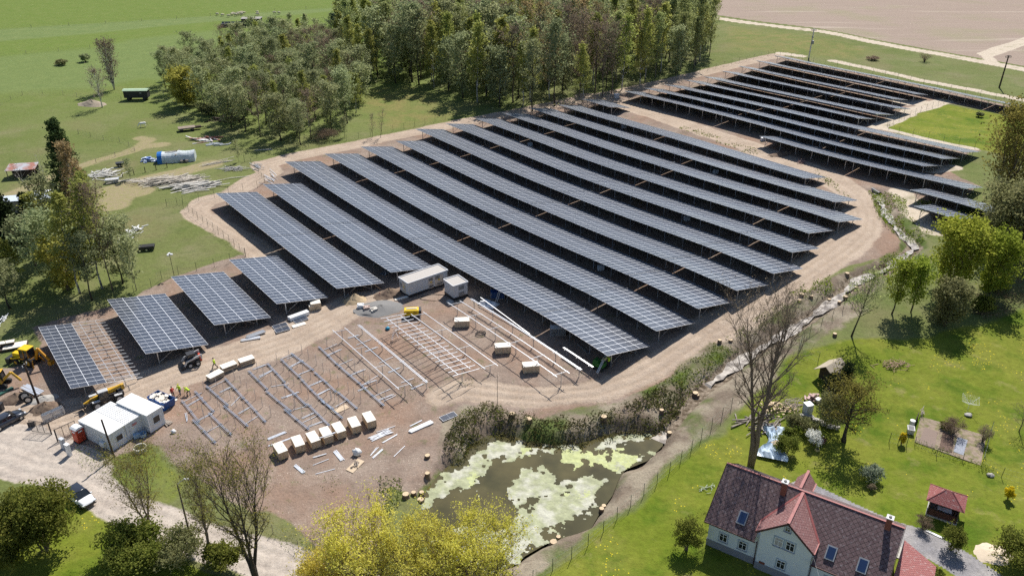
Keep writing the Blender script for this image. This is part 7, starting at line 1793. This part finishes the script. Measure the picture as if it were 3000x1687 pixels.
spot('apple_tree', 'wide apple tree with a thick crooked trunk on the lawn', T_(174, 9.5, base=.32, shape='oval', limbs=46, subs=5, twigs=4, leaves=5200, leaf=.17, sigma=.3, lm='bud', bark='dark', up=22, tr=.3, trunk_n=8), 2472, 1293, 1135)
spot('fruit_tree', 'small leafy tree left of the apple tree by the stone wall', T_(175, 6, base=.1, shape='oval', limbs=40, subs=4, twigs=2, leaves=3200, leaf=.17, sigma=.3, lm='olive', bark='dark', up=35, stems=2, spread=.2), 2425, 1255, 1170)
spot('bare_fruit_tree', 'small bare fruit tree on the right part of the lawn', T_(176, 4.5, base=.25, shape='oval', limbs=24, subs=4, twigs=4, leaves=120, leaf=.12, lm='bare', bark='brown', up=40), 2985, 1265, 1190)
for i, (x, y, t, w, k, lb) in enumerate([(2302, 1330, 1268, 3.3, 'bush', 'clipped dark round bush right of the blue tarpaulin'), (2322, 1250, 1205, 2.6, 'olive', 'brownish round bush beside the woodpile'), (2310, 1282, 1248, 1.8, 'bush', 'low dark bush between the tarpaulin and the clipped one'), (2365, 1270, 1228, 2.6, 'olive', 'leafy bush behind the white blossoming one'),
        (2384, 1305, 1258, 2.6, 'white', 'bush covered with white blossom on the lawn'), (2550, 1405, 1362, 2.9, 'silver', 'silvery round bush alone on the lawn'), (2552, 1434, 1414, 1.1, 'bare', 'tiny brown bush below the silvery one'), (2702, 1548, 1508, 2.3, 'twig', 'brown round bush left of the gazebo corner'),
        (2785, 1610, 1536, 3.0, 'bush', 'tall green bush at the edge of the grey driveway'), (2010, 1610, 1512, 3.8, 'bush', 'dark green round bush left of the house'), (2790, 1272, 1222, 3.6, 'twig', 'dark reddish bush in the vegetable garden'), (2878, 1294, 1240, 2.2, 'bare', 'thin grey bush at the corner of the vegetable garden'),
        (2770, 1258, 1238, 1.6, 'bush', 'low green plant beside the reddish garden bush'), (2640, 1300, 1262, .9, 'flower', 'yellow flowering bush beside the plastic barrel'), (2952, 1462, 1420, 1.3, 'flower', 'small yellow flowering bush on the far lawn'), (2990, 1650, 1540, 6.5, 'bush', 'large leafy bush cut by the right border'), (2740, 1690, 1668, 2.0, 'bush', 'low bush in front of the red annex roof')]):
    bush('round_bush' if k != 'flower' else 'flowering_bush', lb, B_(300+i, w, leaves=int(1500*max(1, w/2.2)), leaf=.13 if w < 4 else .2, lm=k, aspect=.6 if k not in ('twig', 'bare') else .2), x, y, t)
# bottom left and centre
bush('leafy_bush', 'large olive green bush at the lower left corner before the parked white car', B_(401, 8.5, leaves=12000, leaf=.2, lm='bush', stems=14), 138, 1610, 1412)
bush('leafy_bush', 'large olive green bush cut by the left border', B_(402, 9, leaves=10000, leaf=.2, lm='bush', stems=14), 35, 1640, 1470)
bush('thicket', 'shady green thicket under the bare trees at the bottom', B_(403, 8, leaves=8000, leaf=.2, lm='bush', stems=14), 400, 1650, 1545)
bush('thicket', 'brown green thicket at the foot of the middle bare tree', B_(404, 7, leaves=5000, leaf=.18, lm='olive', stems=14), 520, 1640, 1560)
bush('thicket', 'low green bush under the right bare tree at the bottom', B_(405, 5, leaves=4000, leaf=.18, lm='bush', stems=10), 650, 1668, 1600)
spot('budding_tree', 'budding tree with two thin trunks nearest the white cabins', T_(411, 9, base=.28, shape='vase', limbs=54, subs=5, twigs=5, leaves=5200, leaf=.12, sigma=.3, lm='bud', bark='brown', up=48, stems=3, spread=.2, tr=.2, trunk_n=7), 440, 1560, 1335)
spot('budding_tree', 'slim budding tree standing beside the street lamp', T_(412, 7.5, base=.3, shape='vase', limbs=54, subs=5, twigs=5, leaves=4600, leaf=.12, sigma=.28, lm='bud', bark='brown', up=52, stems=2, spread=.12, tr=.22, trunk_n=7), 622, 1636, 1345)
spot('budding_tree', 'thick trunked budding tree, rightmost of the three along the gravel road', T_(413, 10, base=.3, shape='vase', limbs=66, subs=6, twigs=6, leaves=6000, leaf=.12, sigma=.3, lm='bud', bark='dark', up=50, stems=3, spread=.16, tr=.36, trunk_n=8), 752, 1700, 1330)
for i, (px, py, top, w, lb) in enumerate([(1085, 1790, 1545, 13, 'tallest bright yellow willow at the bottom edge, left of the pond'), (1245, 1800, 1585, 13, 'bright yellow willow in the middle of the bottom edge below the pond'), (1410, 1790, 1560, 12.5, 'bright yellow willow standing right against the pond at the bottom edge'), (960, 1790, 1645, 9, 'lower yellow willow beside the gravel road at the bottom edge')]):
    spot('yellow_willow', lb, T_(421+i, w, base=.14, shape='oval', limbs=int(w*8.5), subs=6, twigs=4, leaves=int(w*1450), leaf=.14, sigma=.24, lm='yellow', bark='brown', up=40, stems=5, spread=.3, tr=.34, trunk_n=8), px, py, top)
spot('thin_shrub', 'thin leafless shrub left of the yellow willows by the road', T_(423, 4, base=.1, limbs=30, subs=4, twigs=4, leaves=300, leaf=.1, lm='bud', bark='brown', up=60, stems=3, spread=.2), 935, 1690, 1590)

# ---------------------------------------------------------------- ground cover nobody could count
def cover(name, polys, dens, hgt, leaf, lm, seed, clump=1.2, label=None, world_polys=None, aspect=.5):
    g = np.random.default_rng(seed); C_ = []
    for poly in (world_polys or [GP(p) for p in polys]):
        xs = [p[0] for p in poly]; ys = [p[1] for p in poly]; A_ = (max(xs)-min(xs))*(max(ys)-min(ys)); n = int(A_*dens)
        x = g.uniform(min(xs), max(xs), n); y = g.uniform(min(ys), max(ys), n)
        keep = (sdf(x+.8*vnoise(x, y, 1.7), y+.8*vnoise(y, x, 1.7), poly) > -.2) & (fbm(x+seed, y, clump*2.2, 3) > -.28)
        C_.append(np.stack([x[keep], y[keep]], 1))
    c = np.concatenate(C_); hh = hgt*(.35+1.1*np.clip(.5+fbm(c[:, 0], c[:, 1]+seed, clump*1.6, 2), 0, 1))
    z = ground_z(c[:, 0], c[:, 1])+g.random(len(c))**.7*hh
    n = len(c); ctr = np.column_stack([c, z]); u = g.normal(0, 1, (n, 3)); u[:, 2] = np.abs(u[:, 2])*.8; u /= np.linalg.norm(u, axis=1)[:, None]; w = g.normal(0, 1, (n, 3)); v = np.cross(u, w); v /= np.linalg.norm(v, axis=1)[:, None]
    s = leaf*(.5+g.random((n, 1))); u *= s; v *= s*aspect
    V = np.stack([ctr-u*.5, ctr+v*.5, ctr+u*.5, ctr-v*.5], 1).reshape(-1, 3)
    tone = np.clip(.5+.9*fbm(c[:, 0], c[:, 1], 1.1, 2)+.4*(g.random(n)-.5), 0, 1)
    o = link(name, leaf_mesh(name, V, tone, LM[lm])); tag(o, kind='stuff'); return o
cover('brambles', [[(1300, 1330), (1320, 1270), (1370, 1215), (1420, 1195), (1500, 1225), (1600, 1232), (1720, 1228), (1810, 1205), (1900, 1160), (1960, 1120), (2000, 1130), (2000, 1190), (1930, 1255), (1850, 1262), (1720, 1288), (1640, 1302), (1520, 1282), (1440, 1275), (1390, 1305), (1350, 1345)]], 46, 1.05, .28, 'weed2', 5)
cover('bank_weeds', [[(1310, 1290), (1350, 1215), (1420, 1182), (1460, 1192), (1480, 1230), (1440, 1270), (1380, 1310), (1340, 1350)], [(1890, 1165), (2000, 1080), (2100, 1010), (2220, 935), (2300, 890), (2280, 930), (2130, 1050), (2060, 1110), (2000, 1180), (1960, 1230), (1930, 1250), (1880, 1230)], [(1110, 1400), (1170, 1400), (1180, 1450), (1150, 1510), (1115, 1480)]], 22, .6, .26, 'weed', 6)
cover('stream_weeds', [[(2560, 560), (2590, 600), (2640, 690), (2690, 715), (2725, 690), (2690, 660), (2650, 620), (2650, 590), (2590, 560)], [(2545, 560), (2575, 640), (2620, 690), (2600, 640), (2565, 560)], [(2575, 770), (2640, 730), (2680, 745), (2640, 775), (2590, 790)], [(2380, 830), (2430, 815), (2440, 850), (2400, 870), (2330, 900), (2310, 870)], [(2700, 590), (2735, 600), (2700, 620), (2680, 600)]], 20, .7, .32, 'weed', 7)
cover('roadside_weeds', [[(200, 1300), (330, 1345), (440, 1300), (460, 1340), (420, 1390), (330, 1400), (260, 1380)], [(470, 1360), (510, 1360), (500, 1385), (455, 1385)], [(830, 1545), (960, 1620), (1060, 1650), (1040, 1680), (900, 1640), (780, 1560)]], 14, .3, .16, 'weed', 8)
cover('soil_weeds', [[(930, 1395), (985, 1390), (1000, 1440), (960, 1450), (930, 1420)], [(860, 1370), (910, 1355), (900, 1390), (850, 1390)], [(1210, 1110), (1260, 1110), (1250, 1130), (1200, 1130)], [(1170, 1130), (1220, 1150), (1200, 1175), (1160, 1160)], [(1340, 1100), (1390, 1105), (1380, 1130), (1340, 1125)], [(660, 1130), (710, 1130), (700, 1150), (650, 1150)], [(1505, 975), (1525, 975), (1525, 995), (1505, 990)], [(1690, 1090), (1720, 1090), (1710, 1110), (1680, 1105)]], 9, .2, .16, 'weed', 9)
cover('forest_undergrowth', None, .55, 1.6, .6, 'alder', 10, clump=4, world_polys=[F1, F2])
cover('cut_branches', [[(2840, 870), (2900, 850), (3000, 800), (3060, 790), (3060, 870), (2960, 920), (2880, 940), (2840, 910)]], 16, .8, .9, 'twig', 11, aspect=.06)
cover('garden_edge', [[(2675, 1290), (2700, 1300), (2780, 1325), (2880, 1365), (2960, 1400), (2960, 1412), (2870, 1380), (2770, 1340), (2680, 1308)], [(2880, 1370), (2920, 1380), (2930, 1400), (2890, 1395)]], 26, .4, .16, 'weed', 12)
cover('track_verge', [[(2390, 500), (2460, 545), (2500, 590), (2490, 590), (2440, 550), (2380, 510)], [(2060, 385), (2180, 430), (2230, 450), (2200, 455), (2080, 410), (1990, 380), (2000, 370)]], 5, .35, .35, 'weed', 13)

# ---------------------------------------------------------------- the farm at the left and the meadow animals
p = P(404, 292); t = thing('farm_wagon', 'dark wooden wagon with a pale green roof in the meadow', 'wagon', p, R(3))
b = MB(); b.box((0, 0, 1.9), (7.2, 2.3, 2.2)); b.build('body', mat('black_planks', (.035, .035, .035), .8, 0, .3, 2), t)
b = MB(); b.prism_x([(-1.35, 3.0), (-.7, 3.3), (0, 3.4), (.7, 3.3), (1.35, 3.0), (1.35, 2.94), (-1.35, 2.94)], -3.8, 3.8); b.build('roof', mat('pale_green_roof', (.38, .5, .34), .6, 0, .1, 1), t)
for x in (-2.4, 2.4):
    for y in (-1, 1): wheel(t, x, y, .5, .25, dark_metal)
b = MB(); b.box((1.6, -1.17, 2.3), (.6, .05, .35)); b.build('window', grille, t)
def roofed(name, label, cat, px, py, rz, L_, W_, H_, rm, wm, slope=.25, open_=False):
    p = P(px, py); t = thing(name, label, cat, p, rz)
    b = MB()
    if open_:
        for x in (-L_/2+.1, 0, L_/2-.1):
            for y in (-W_/2+.1, W_/2-.1): b.box((x, y, H_/2), (.14, .14, H_))
        b.build('post', wm, t); b = MB(); b.box((0, W_/2-.1, H_*.45), (L_-.3, .06, H_*.9)); b.box((0, 0, H_*.3), (L_*.6, W_*.5, H_*.5)); b.build('back_wall', dark_wood, t)
    else: b.box((0, 0, H_/2-.1), (L_-.2, W_-.2, H_)); b.build('wall', wm, t)
    b = MB(); b.bar((0, -W_/2-.2, H_-slope*.5+.05), (0, W_/2+.2, H_+slope*.5+.05), L_+.3, .07); b.build('roof', rm, t)
    return t
tin = mat('rusty_tin', (.5, .5, .52), .5, .3, .1, 1, c2=(.4, .18, .13), c2amt=.5, c2scale=.5)
tin2 = mat('bright_tin', (.62, .68, .74), .45, .3, .1, 1)
roofed('open_shelter', 'open shelter with a rusty and silver tin roof in the pasture', 'shelter', 72, 516, R(12), 6.2, 3.4, 2.3, tin, old_wood, .5, True)
roofed('tin_shed', 'long shed with a bright bluish tin roof hidden by trees at the left', 'shed', 85, 612, R(14), 12, 4.5, 2.6, tin2, old_wood, -.4)
roofed('lean_to', 'small lean-to of pale tin right of the long tin shed', 'shed', 128, 596, R(14), 3.0, 3.0, 2.2, foil, old_wood, .3)
roofed('field_hut', 'dark grey hut far off in the sheep meadow', 'hut', 740, 77, R(3), 8.4, 4, 3.4, mat('grey_felt', (.3, .28, .26), .9), mat('black_planks', (.035, .035, .035), .8, 0, .3, 2), .15)
p = P(680, 80); t = thing('feed_trailer', 'long low dark trailer left of the far hut', 'trailer', p, R(3)); b = MB(); b.box((0, 0, .9), (9, 2.4, 1.1)); b.build('body', dark_metal, t); b = MB(); b.box((0, 1.15, 1.7), (9, .08, .8)); b.box((4.4, 0, 1.7), (.08, 2.3, .8)); b.build('rail', grille, t)
for x in (-3, 3): wheel(t, x, -1.0, .4, .3); wheel(t, x, 1.0, .4, .3)
pile('junk_heap', 'dark junk heap right of the far hut', 'junk', 815, 78, 4.5, 2, 34, 3.2, .5, dark_wood, 12, 1.5, .2, .8)
blob_thing('white_boulder', 'white wrapped bale beside the far hut', 'bale', 763, 76, 1.5, 1.5, foil, 3)
bush('dark_shrub', 'small dark conifer standing on the far junk heap', B_(501, 4, leaves=900, leaf=.35, lm='conifer'), 800, 76, 56)
# polytunnel
p = P(520, 470); t = thing('polytunnel', 'pale plastic tunnel with a blue tarpaulin at its end', 'polytunnel', p, R(14))
b = MB(); n = 12; rg = random.Random(3)
rings_ = []
for i in range(9):
    x = -4.4+8.8*i/8; s = 1+.05*math.sin(i*2.1); rings_.append([(x, -2.0*math.cos(math.pi*k/n)*s, max(-.1, (2.3+.12*math.sin(i*1.7))*math.sin(math.pi*k/n)**.8)) for k in range(n+1)])
b.loft(rings_); b.build('cover', mat('plastic_film', (.6, .64, .66), .45, 0, .12, 1.2, c2=(.36, .42, .43), c2amt=.4), t)
b = MB(); b.loft([[(x, y*1.03, z*1.03+.02) for x, y, z in rings_[0]], [(x-.0, y*1.03, z*1.03+.02) for x, y, z in rings_[1]]]); b.build('tarpaulin', mat('blue_tarp', (.02, .16, .5), .5, 0, .1, 2), t)
b = MB()
for y in (-.3, .3): b.bar((.0, -1.6, 1.9+y*.05), (.8, 1.2, 2.42), .3, .06); b.bar((-2.5, y, 2.4), (.4, y*.4, 2.48), .22, .05)
b.build('roof_board', old_wood, t)
for x in (1.6, 2.2): b = MB(); b.box((x, -2.3, .35), (1.2, .5, .6)); b.build('side_board', old_wood, t)
pile('tarp_heap', 'heap covered with white and blue sheets left of the plastic tunnel', 'heap', 435, 472, 1.9, 1.1, 24, 1.4, .7, mat('white_blue_sheets', (.65, .7, .76), .6, 0, .05, 1, c2=(.03, .12, .4), c2amt=.6, c2scale=1.2), 4, .8, 0, 2)
p = P(548, 383); t = thing('flat_trailer', 'old flat wooden trailer alone in the meadow', 'trailer', p, R(25)); b = MB(); b.box((0, 0, .85), (4.4, 2.3, .35)); b.build('bed', mat('weathered_deck', (.25, .2, .16), .9, 0, .2, 2), t); b = MB(); b.bar((2.2, 0, .6), (4.6, .3, .5), .25, .2); b.box((3.0, .1, .7), (1.6, 1.2, .5)); b.build('drawbar', dark_wood, t)
for x in (-1.4, 1.4):
    for y in (-.9, .9): wheel(t, x, y, .45, .25, dark_metal)
pile('board_heap', 'frame of white and red boards lying in the meadow above the tunnel', 'boards', 590, 412, 4.2, 2.2, 14, 5, .35, mat('white_red_boards', (.7, .7, .7), .7, 0, .1, 1, c2=(.35, .13, .08), c2amt=.6, c2scale=.4), 5, .4, .1, .5)
pile('tin_heap', 'pile of grey roofing sheets right of the tunnel', 'sheets', 637, 425, 1.9, 1.0, 12, 2.4, .5, steel, 6, .3, .3, .3)
pile('dark_boards', 'dark stack of old boards at the edge of the wood', 'boards', 665, 352, 4.4, 2.0, 40, 4, .3, dark_wood, 7, 1.0, .2, .5)
pile('junk_heap', 'heap of white planks and bent tin beside the junk track', 'junk', 310, 512, 3.4, 2.6, 56, 3.2, .2, mat('bleached_junk', (.6, .58, .54), .7, 0, .3, 1.3), 8, .9, .45, .7)
p = P(330, 535); t = thing('tin_tub', 'grey metal box on the junk heap by the track', 'box', p, .3); b = MB(); b.loft([[(-1.3, -.7, 0), (1.3, -.7, 0), (1.3, .7, 0), (-1.3, .7, 0)], [(-1.5, -.8, .9), (1.5, -.8, .9), (1.5, .8, .9), (-1.5, .8, .9)]]); b.build('box', steel, t); b = MB(); b.box((0, 0, .92), (2.7, 1.4, .03)); b.build('lid', grey_paint, t)
p = P(353, 488); t = thing('handcart', 'small dark two wheeled cart by the junk track', 'cart', p, .4); b = MB(); b.loft([[(-.7, -.5, .35), (.7, -.5, .35), (.7, .5, .35), (-.7, .5, .35)], [(-.95, -.65, 1.0), (.95, -.65, 1.0), (.95, .65, 1.0), (-.95, .65, 1.0)]]); b.build('tray', dark_metal, t); wheel(t, -.1, -.6, .32, .16); wheel(t, -.1, .6, .32, .16); b = MB(); b.bar((.8, -.3, .8), (1.7, -.3, .9), .05, .05); b.bar((.8, .3, .8), (1.7, .3, .9), .05, .05); b.build('handle', dark_metal, t)
p = P(432, 732); t = thing('box_trailer', 'small black trailer in the grass right of the grove', 'trailer', p, .25); b = MB(); b.box((0, 0, .7), (2.8, 1.4, .5)); b.build('body', dark_metal, t); b = MB(); b.box((0, 0, .96), (2.6, 1.2, .02)); b.build('opening', black_rubber, t); wheel(t, 0, -.8, .34, .2); wheel(t, 0, .8, .34, .2)  # black sheet on the closed body paints the shade inside the trailer
pile('log_pile', 'long sprawling pile of bleached poles and branches by the fence', 'poles', 505, 532, 8.5, 2.4, 150, 6.5, .16, mat('bleached_poles', (.55, .5, .43), .85, 0, .25, 1.5), 9, 1.1, R(30), .16)
pile('pole_stack', 'shorter pile of thick white poles next to the wire fence', 'poles', 570, 550, 4.6, 2.4, 80, 5.5, .24, mat('white_poles', (.6, .57, .52), .85, 0, .2, 1.5), 10, 1.1, R(28), .14)
pile('branch_pile', 'grey pile of sticks in the grass above the pole stack', 'sticks', 690, 497, 3.6, 1.2, 60, 2.2, .12, mat('grey_sticks', (.45, .43, .4), .85, 0, .3, 1.5), 11, .6, R(20), .5)
pile('fallen_branch', 'long bare fallen branch at the tip of the pole pile', 'branch', 640, 478, 1.2, .5, 7, 8, .14, mat('bleached_poles', (.55, .5, .43), .85, 0, .25, 1.5), 12, .6, R(35), .1)
pile('scrap_heap', 'scatter of white scrap and sheets at the right of the left grove', 'scrap', 378, 690, 1.6, 4.6, 60, 1.6, .22, mat('white_scrap', (.6, .6, .58), .7, 0, .3, 1.2), 13, .6, R(110), .8)
pile('red_scrap', 'reddish scrap under the dark spruce at the left', 'scrap', 45, 690, 2.2, 1.2, 24, 1.4, .3, mat('red_scrap_mix', (.4, .22, .17), .8, 0, .3, 1), 14, .7, 0, 2)
pile('post_heap', 'white posts leaning at the left border', 'posts', 8, 940, .5, 1.6, 9, 2.6, .1, white_paint, 15, .5, R(100), .15)
pile('rail_heap', 'bluish rails stacked at the fence beside the third long row', 'rails', 755, 484, .9, 2.6, 10, 3.5, .12, steel, 16, .4, R(-45), .1)
pile('rail_heap', 'white rails strewn before the third long solar row', 'rails', 795, 520, .8, 3.0, 12, 4.5, .1, alu, 17, .3, R(-50), .15)
pile('stick', 'long pale log lying in the grass below the brushwood', 'log', 770, 440, .2, .1, 2, 6, .25, mat('bleached_poles', (.55, .5, .43), .85), 18, .1, .1, .02)
t = thing('white_box', 'white box at the corner of the far array by the wood', 'box', P(1806, 288), .2); b = MB(); b.box((0, 0, .7), (1.5, 1.1, 1.2)); b.build('body', grey_wall, t); b = MB(); b.box((0, 0, 1.34), (1.6, 1.2, .08)); b.build('lid', foil, t)
pile('twisted_cable', 'tangle of reddish tubes on the track beside the far array', 'tubes', 2347, 478, .9, .7, 18, 1.4, .09, mat('reddish_tubes', (.3, .17, .15), .7), 19, 1.1, 0, 3)
pile('yellow_boards', 'two pale boards stuck in the dug soil by the far array', 'boards', 2296, 452, .8, .4, 2, 2.6, .2, timber, 20, .6, .3, .1)
for i, (px, py, rz) in enumerate([(2235, 413, .3), (1180, 540, .5), (1553, 428, .2), (1829, 375, .4), (2096, 508, .3), (1760, 790, .2), (2012, 645, .3)]):
    p = P(px, py); t = thing('cable_box', ['pale carton in the shade under the first far row', 'pale carton in the shade behind the third long row', 'pale carton in the shade behind the seventh long row', 'pale sack in the shade behind the eleventh long row', 'pale carton in the shade behind the tenth long row', 'pair of grey cartons in the shade behind the fifth long row', 'dull carton in the shade behind the seventh long row near the stream'][i], 'carton', p, rz); b = MB(); b.box((0, 0, .4), (1.1, .8, .8)); b.build('body', grey_wall, t); b = MB(); b.box((0, 0, .82), (1.14, .84, .05)); b.build('flap', foil, t)
# culvert at the stream
tb_ = MB(); tb_.loft([[(1.5*s, .7*math.cos(2*math.pi*k/16), .7*math.sin(2*math.pi*k/16)+.2) for k in range(16)] for s in (-1, 1)], cap=False)
tag(tb_.build('culvert_pipe', dark_metal, None, loc=P(2567, 556)+Vector((0, 0, -.2)), rz=R(100)), 'dark culvert pipe where the stream leaves the array', 'culvert')
# animals
wool = mat('cream_wool', (.62, .55, .4), .95, 0, .12, 4, .3); wht = mat('white_coat', (.78, .76, .72), .8); drk = mat('dark_muzzle', (.06, .05, .045), .8)
def sheep_bodies():
    b = MB(); b.tube([(-.55, 0, .62), (-.4, 0, .66), (0, 0, .66), (.35, 0, .66), (.5, 0, .68)], [.16, .3, .33, .29, .18], 10); b.tube([(.42, 0, .72), (.68, 0, .72), (.86, 0, .58)], [.15, .1, .07], 8)
    for x in (-.36, .32):
        for y in (-.15, .15): b.tube([(x, y, .55), (x+(-.04 if x < 0 else .01), y, .3), (x, y, .0)], [.09, .055, .04], 6)
    b.tube([(-.55, 0, .68), (-.66, 0, .45)], [.05, .03], 5)
    for y in (-.1, .1): b.tube([(.66, y*.6, .76), (.66, y*1.9, .72)], [.03, .02], 5)
    return b.mesh('sheep', wool, True)
SM = sheep_bodies()
for i, (x, y, a) in enumerate([(178, 127, 2.9), (252, 140, .4), (340, 151, 3.3), (385, 130, 1.0), (405, 119, .5), (436, 135, 2.9), (466, 131, 3.2), (469, 116, 3.0), (500, 109, .2), (525, 103, 2.8), (523, 126, 3.1), (553, 109, .3), (745, 101, 2.6), (751, 130, 3.1), (986, 107, 2.9), (1050, 110, 2.7)]):
    p = P(600+x*.2076, 20+y*.2076); o = link('sheep', SM, None, p, a); o.scale = (1.35,)*3; r_ = o.modifiers.new('one_surface', 'REMESH'); r_.mode = 'VOXEL'; r_.voxel_size = .05; r_.use_smooth_shade = True
    tag(o, 'cream sheep grazing in the pale meadow strip near the far hut', 'sheep', 'sheep in the far meadow')
p = P(420, 373); t = thing('horse', 'white horse grazing alone in the meadow below the wagon', 'horse', p, R(200))
b = MB(); b.tube([(-.85, 0, 1.12), (-.65, 0, 1.15), (-.1, 0, 1.1), (.5, 0, 1.13), (.75, 0, 1.15)], [.18, .33, .34, .33, .2], 12); b.tube([(.65, 0, 1.25), (1.0, 0, .98), (1.25, 0, .6), (1.4, 0, .32)], [.22, .15, .12, .08], 9)
for x in (-.65, .58):
    for y in (-.17, .17): b.tube([(x, y, 1.05), (x+(.1 if x < 0 else 0), y, .72), (x-(.08 if x < 0 else 0), y, .45), (x, y, .02)], [.16, .09, .065, .05], 7)
for y in (-.06, .06): b.tube([(1.1, y, .78), (1.06, y*1.6, .93)], [.03, .012], 5)
o = b.build('body', wht, t, True); r_ = o.modifiers.new('one_surface', 'REMESH'); r_.mode = 'VOXEL'; r_.voxel_size = .03; r_.use_smooth_shade = True
b = MB(); b.tube([(-.98, 0, 1.2), (-1.12, 0, .9), (-1.08, 0, .5)], [.05, .07, .03], 6); b.build('tail', mat('grey_tail', (.4, .38, .35), .9), t); b = MB(); b.tube([(.7, 0, 1.45), (1.02, 0, 1.12), (1.2, 0, .8)], [.05, .04, .02], 5); b.build('mane', mat('grey_tail', (.4, .38, .35), .9), t); b = MB(); b.ball((1.43, 0, .28), (.07, .06, .06), 8, 6); b.build('muzzle', drk, t)
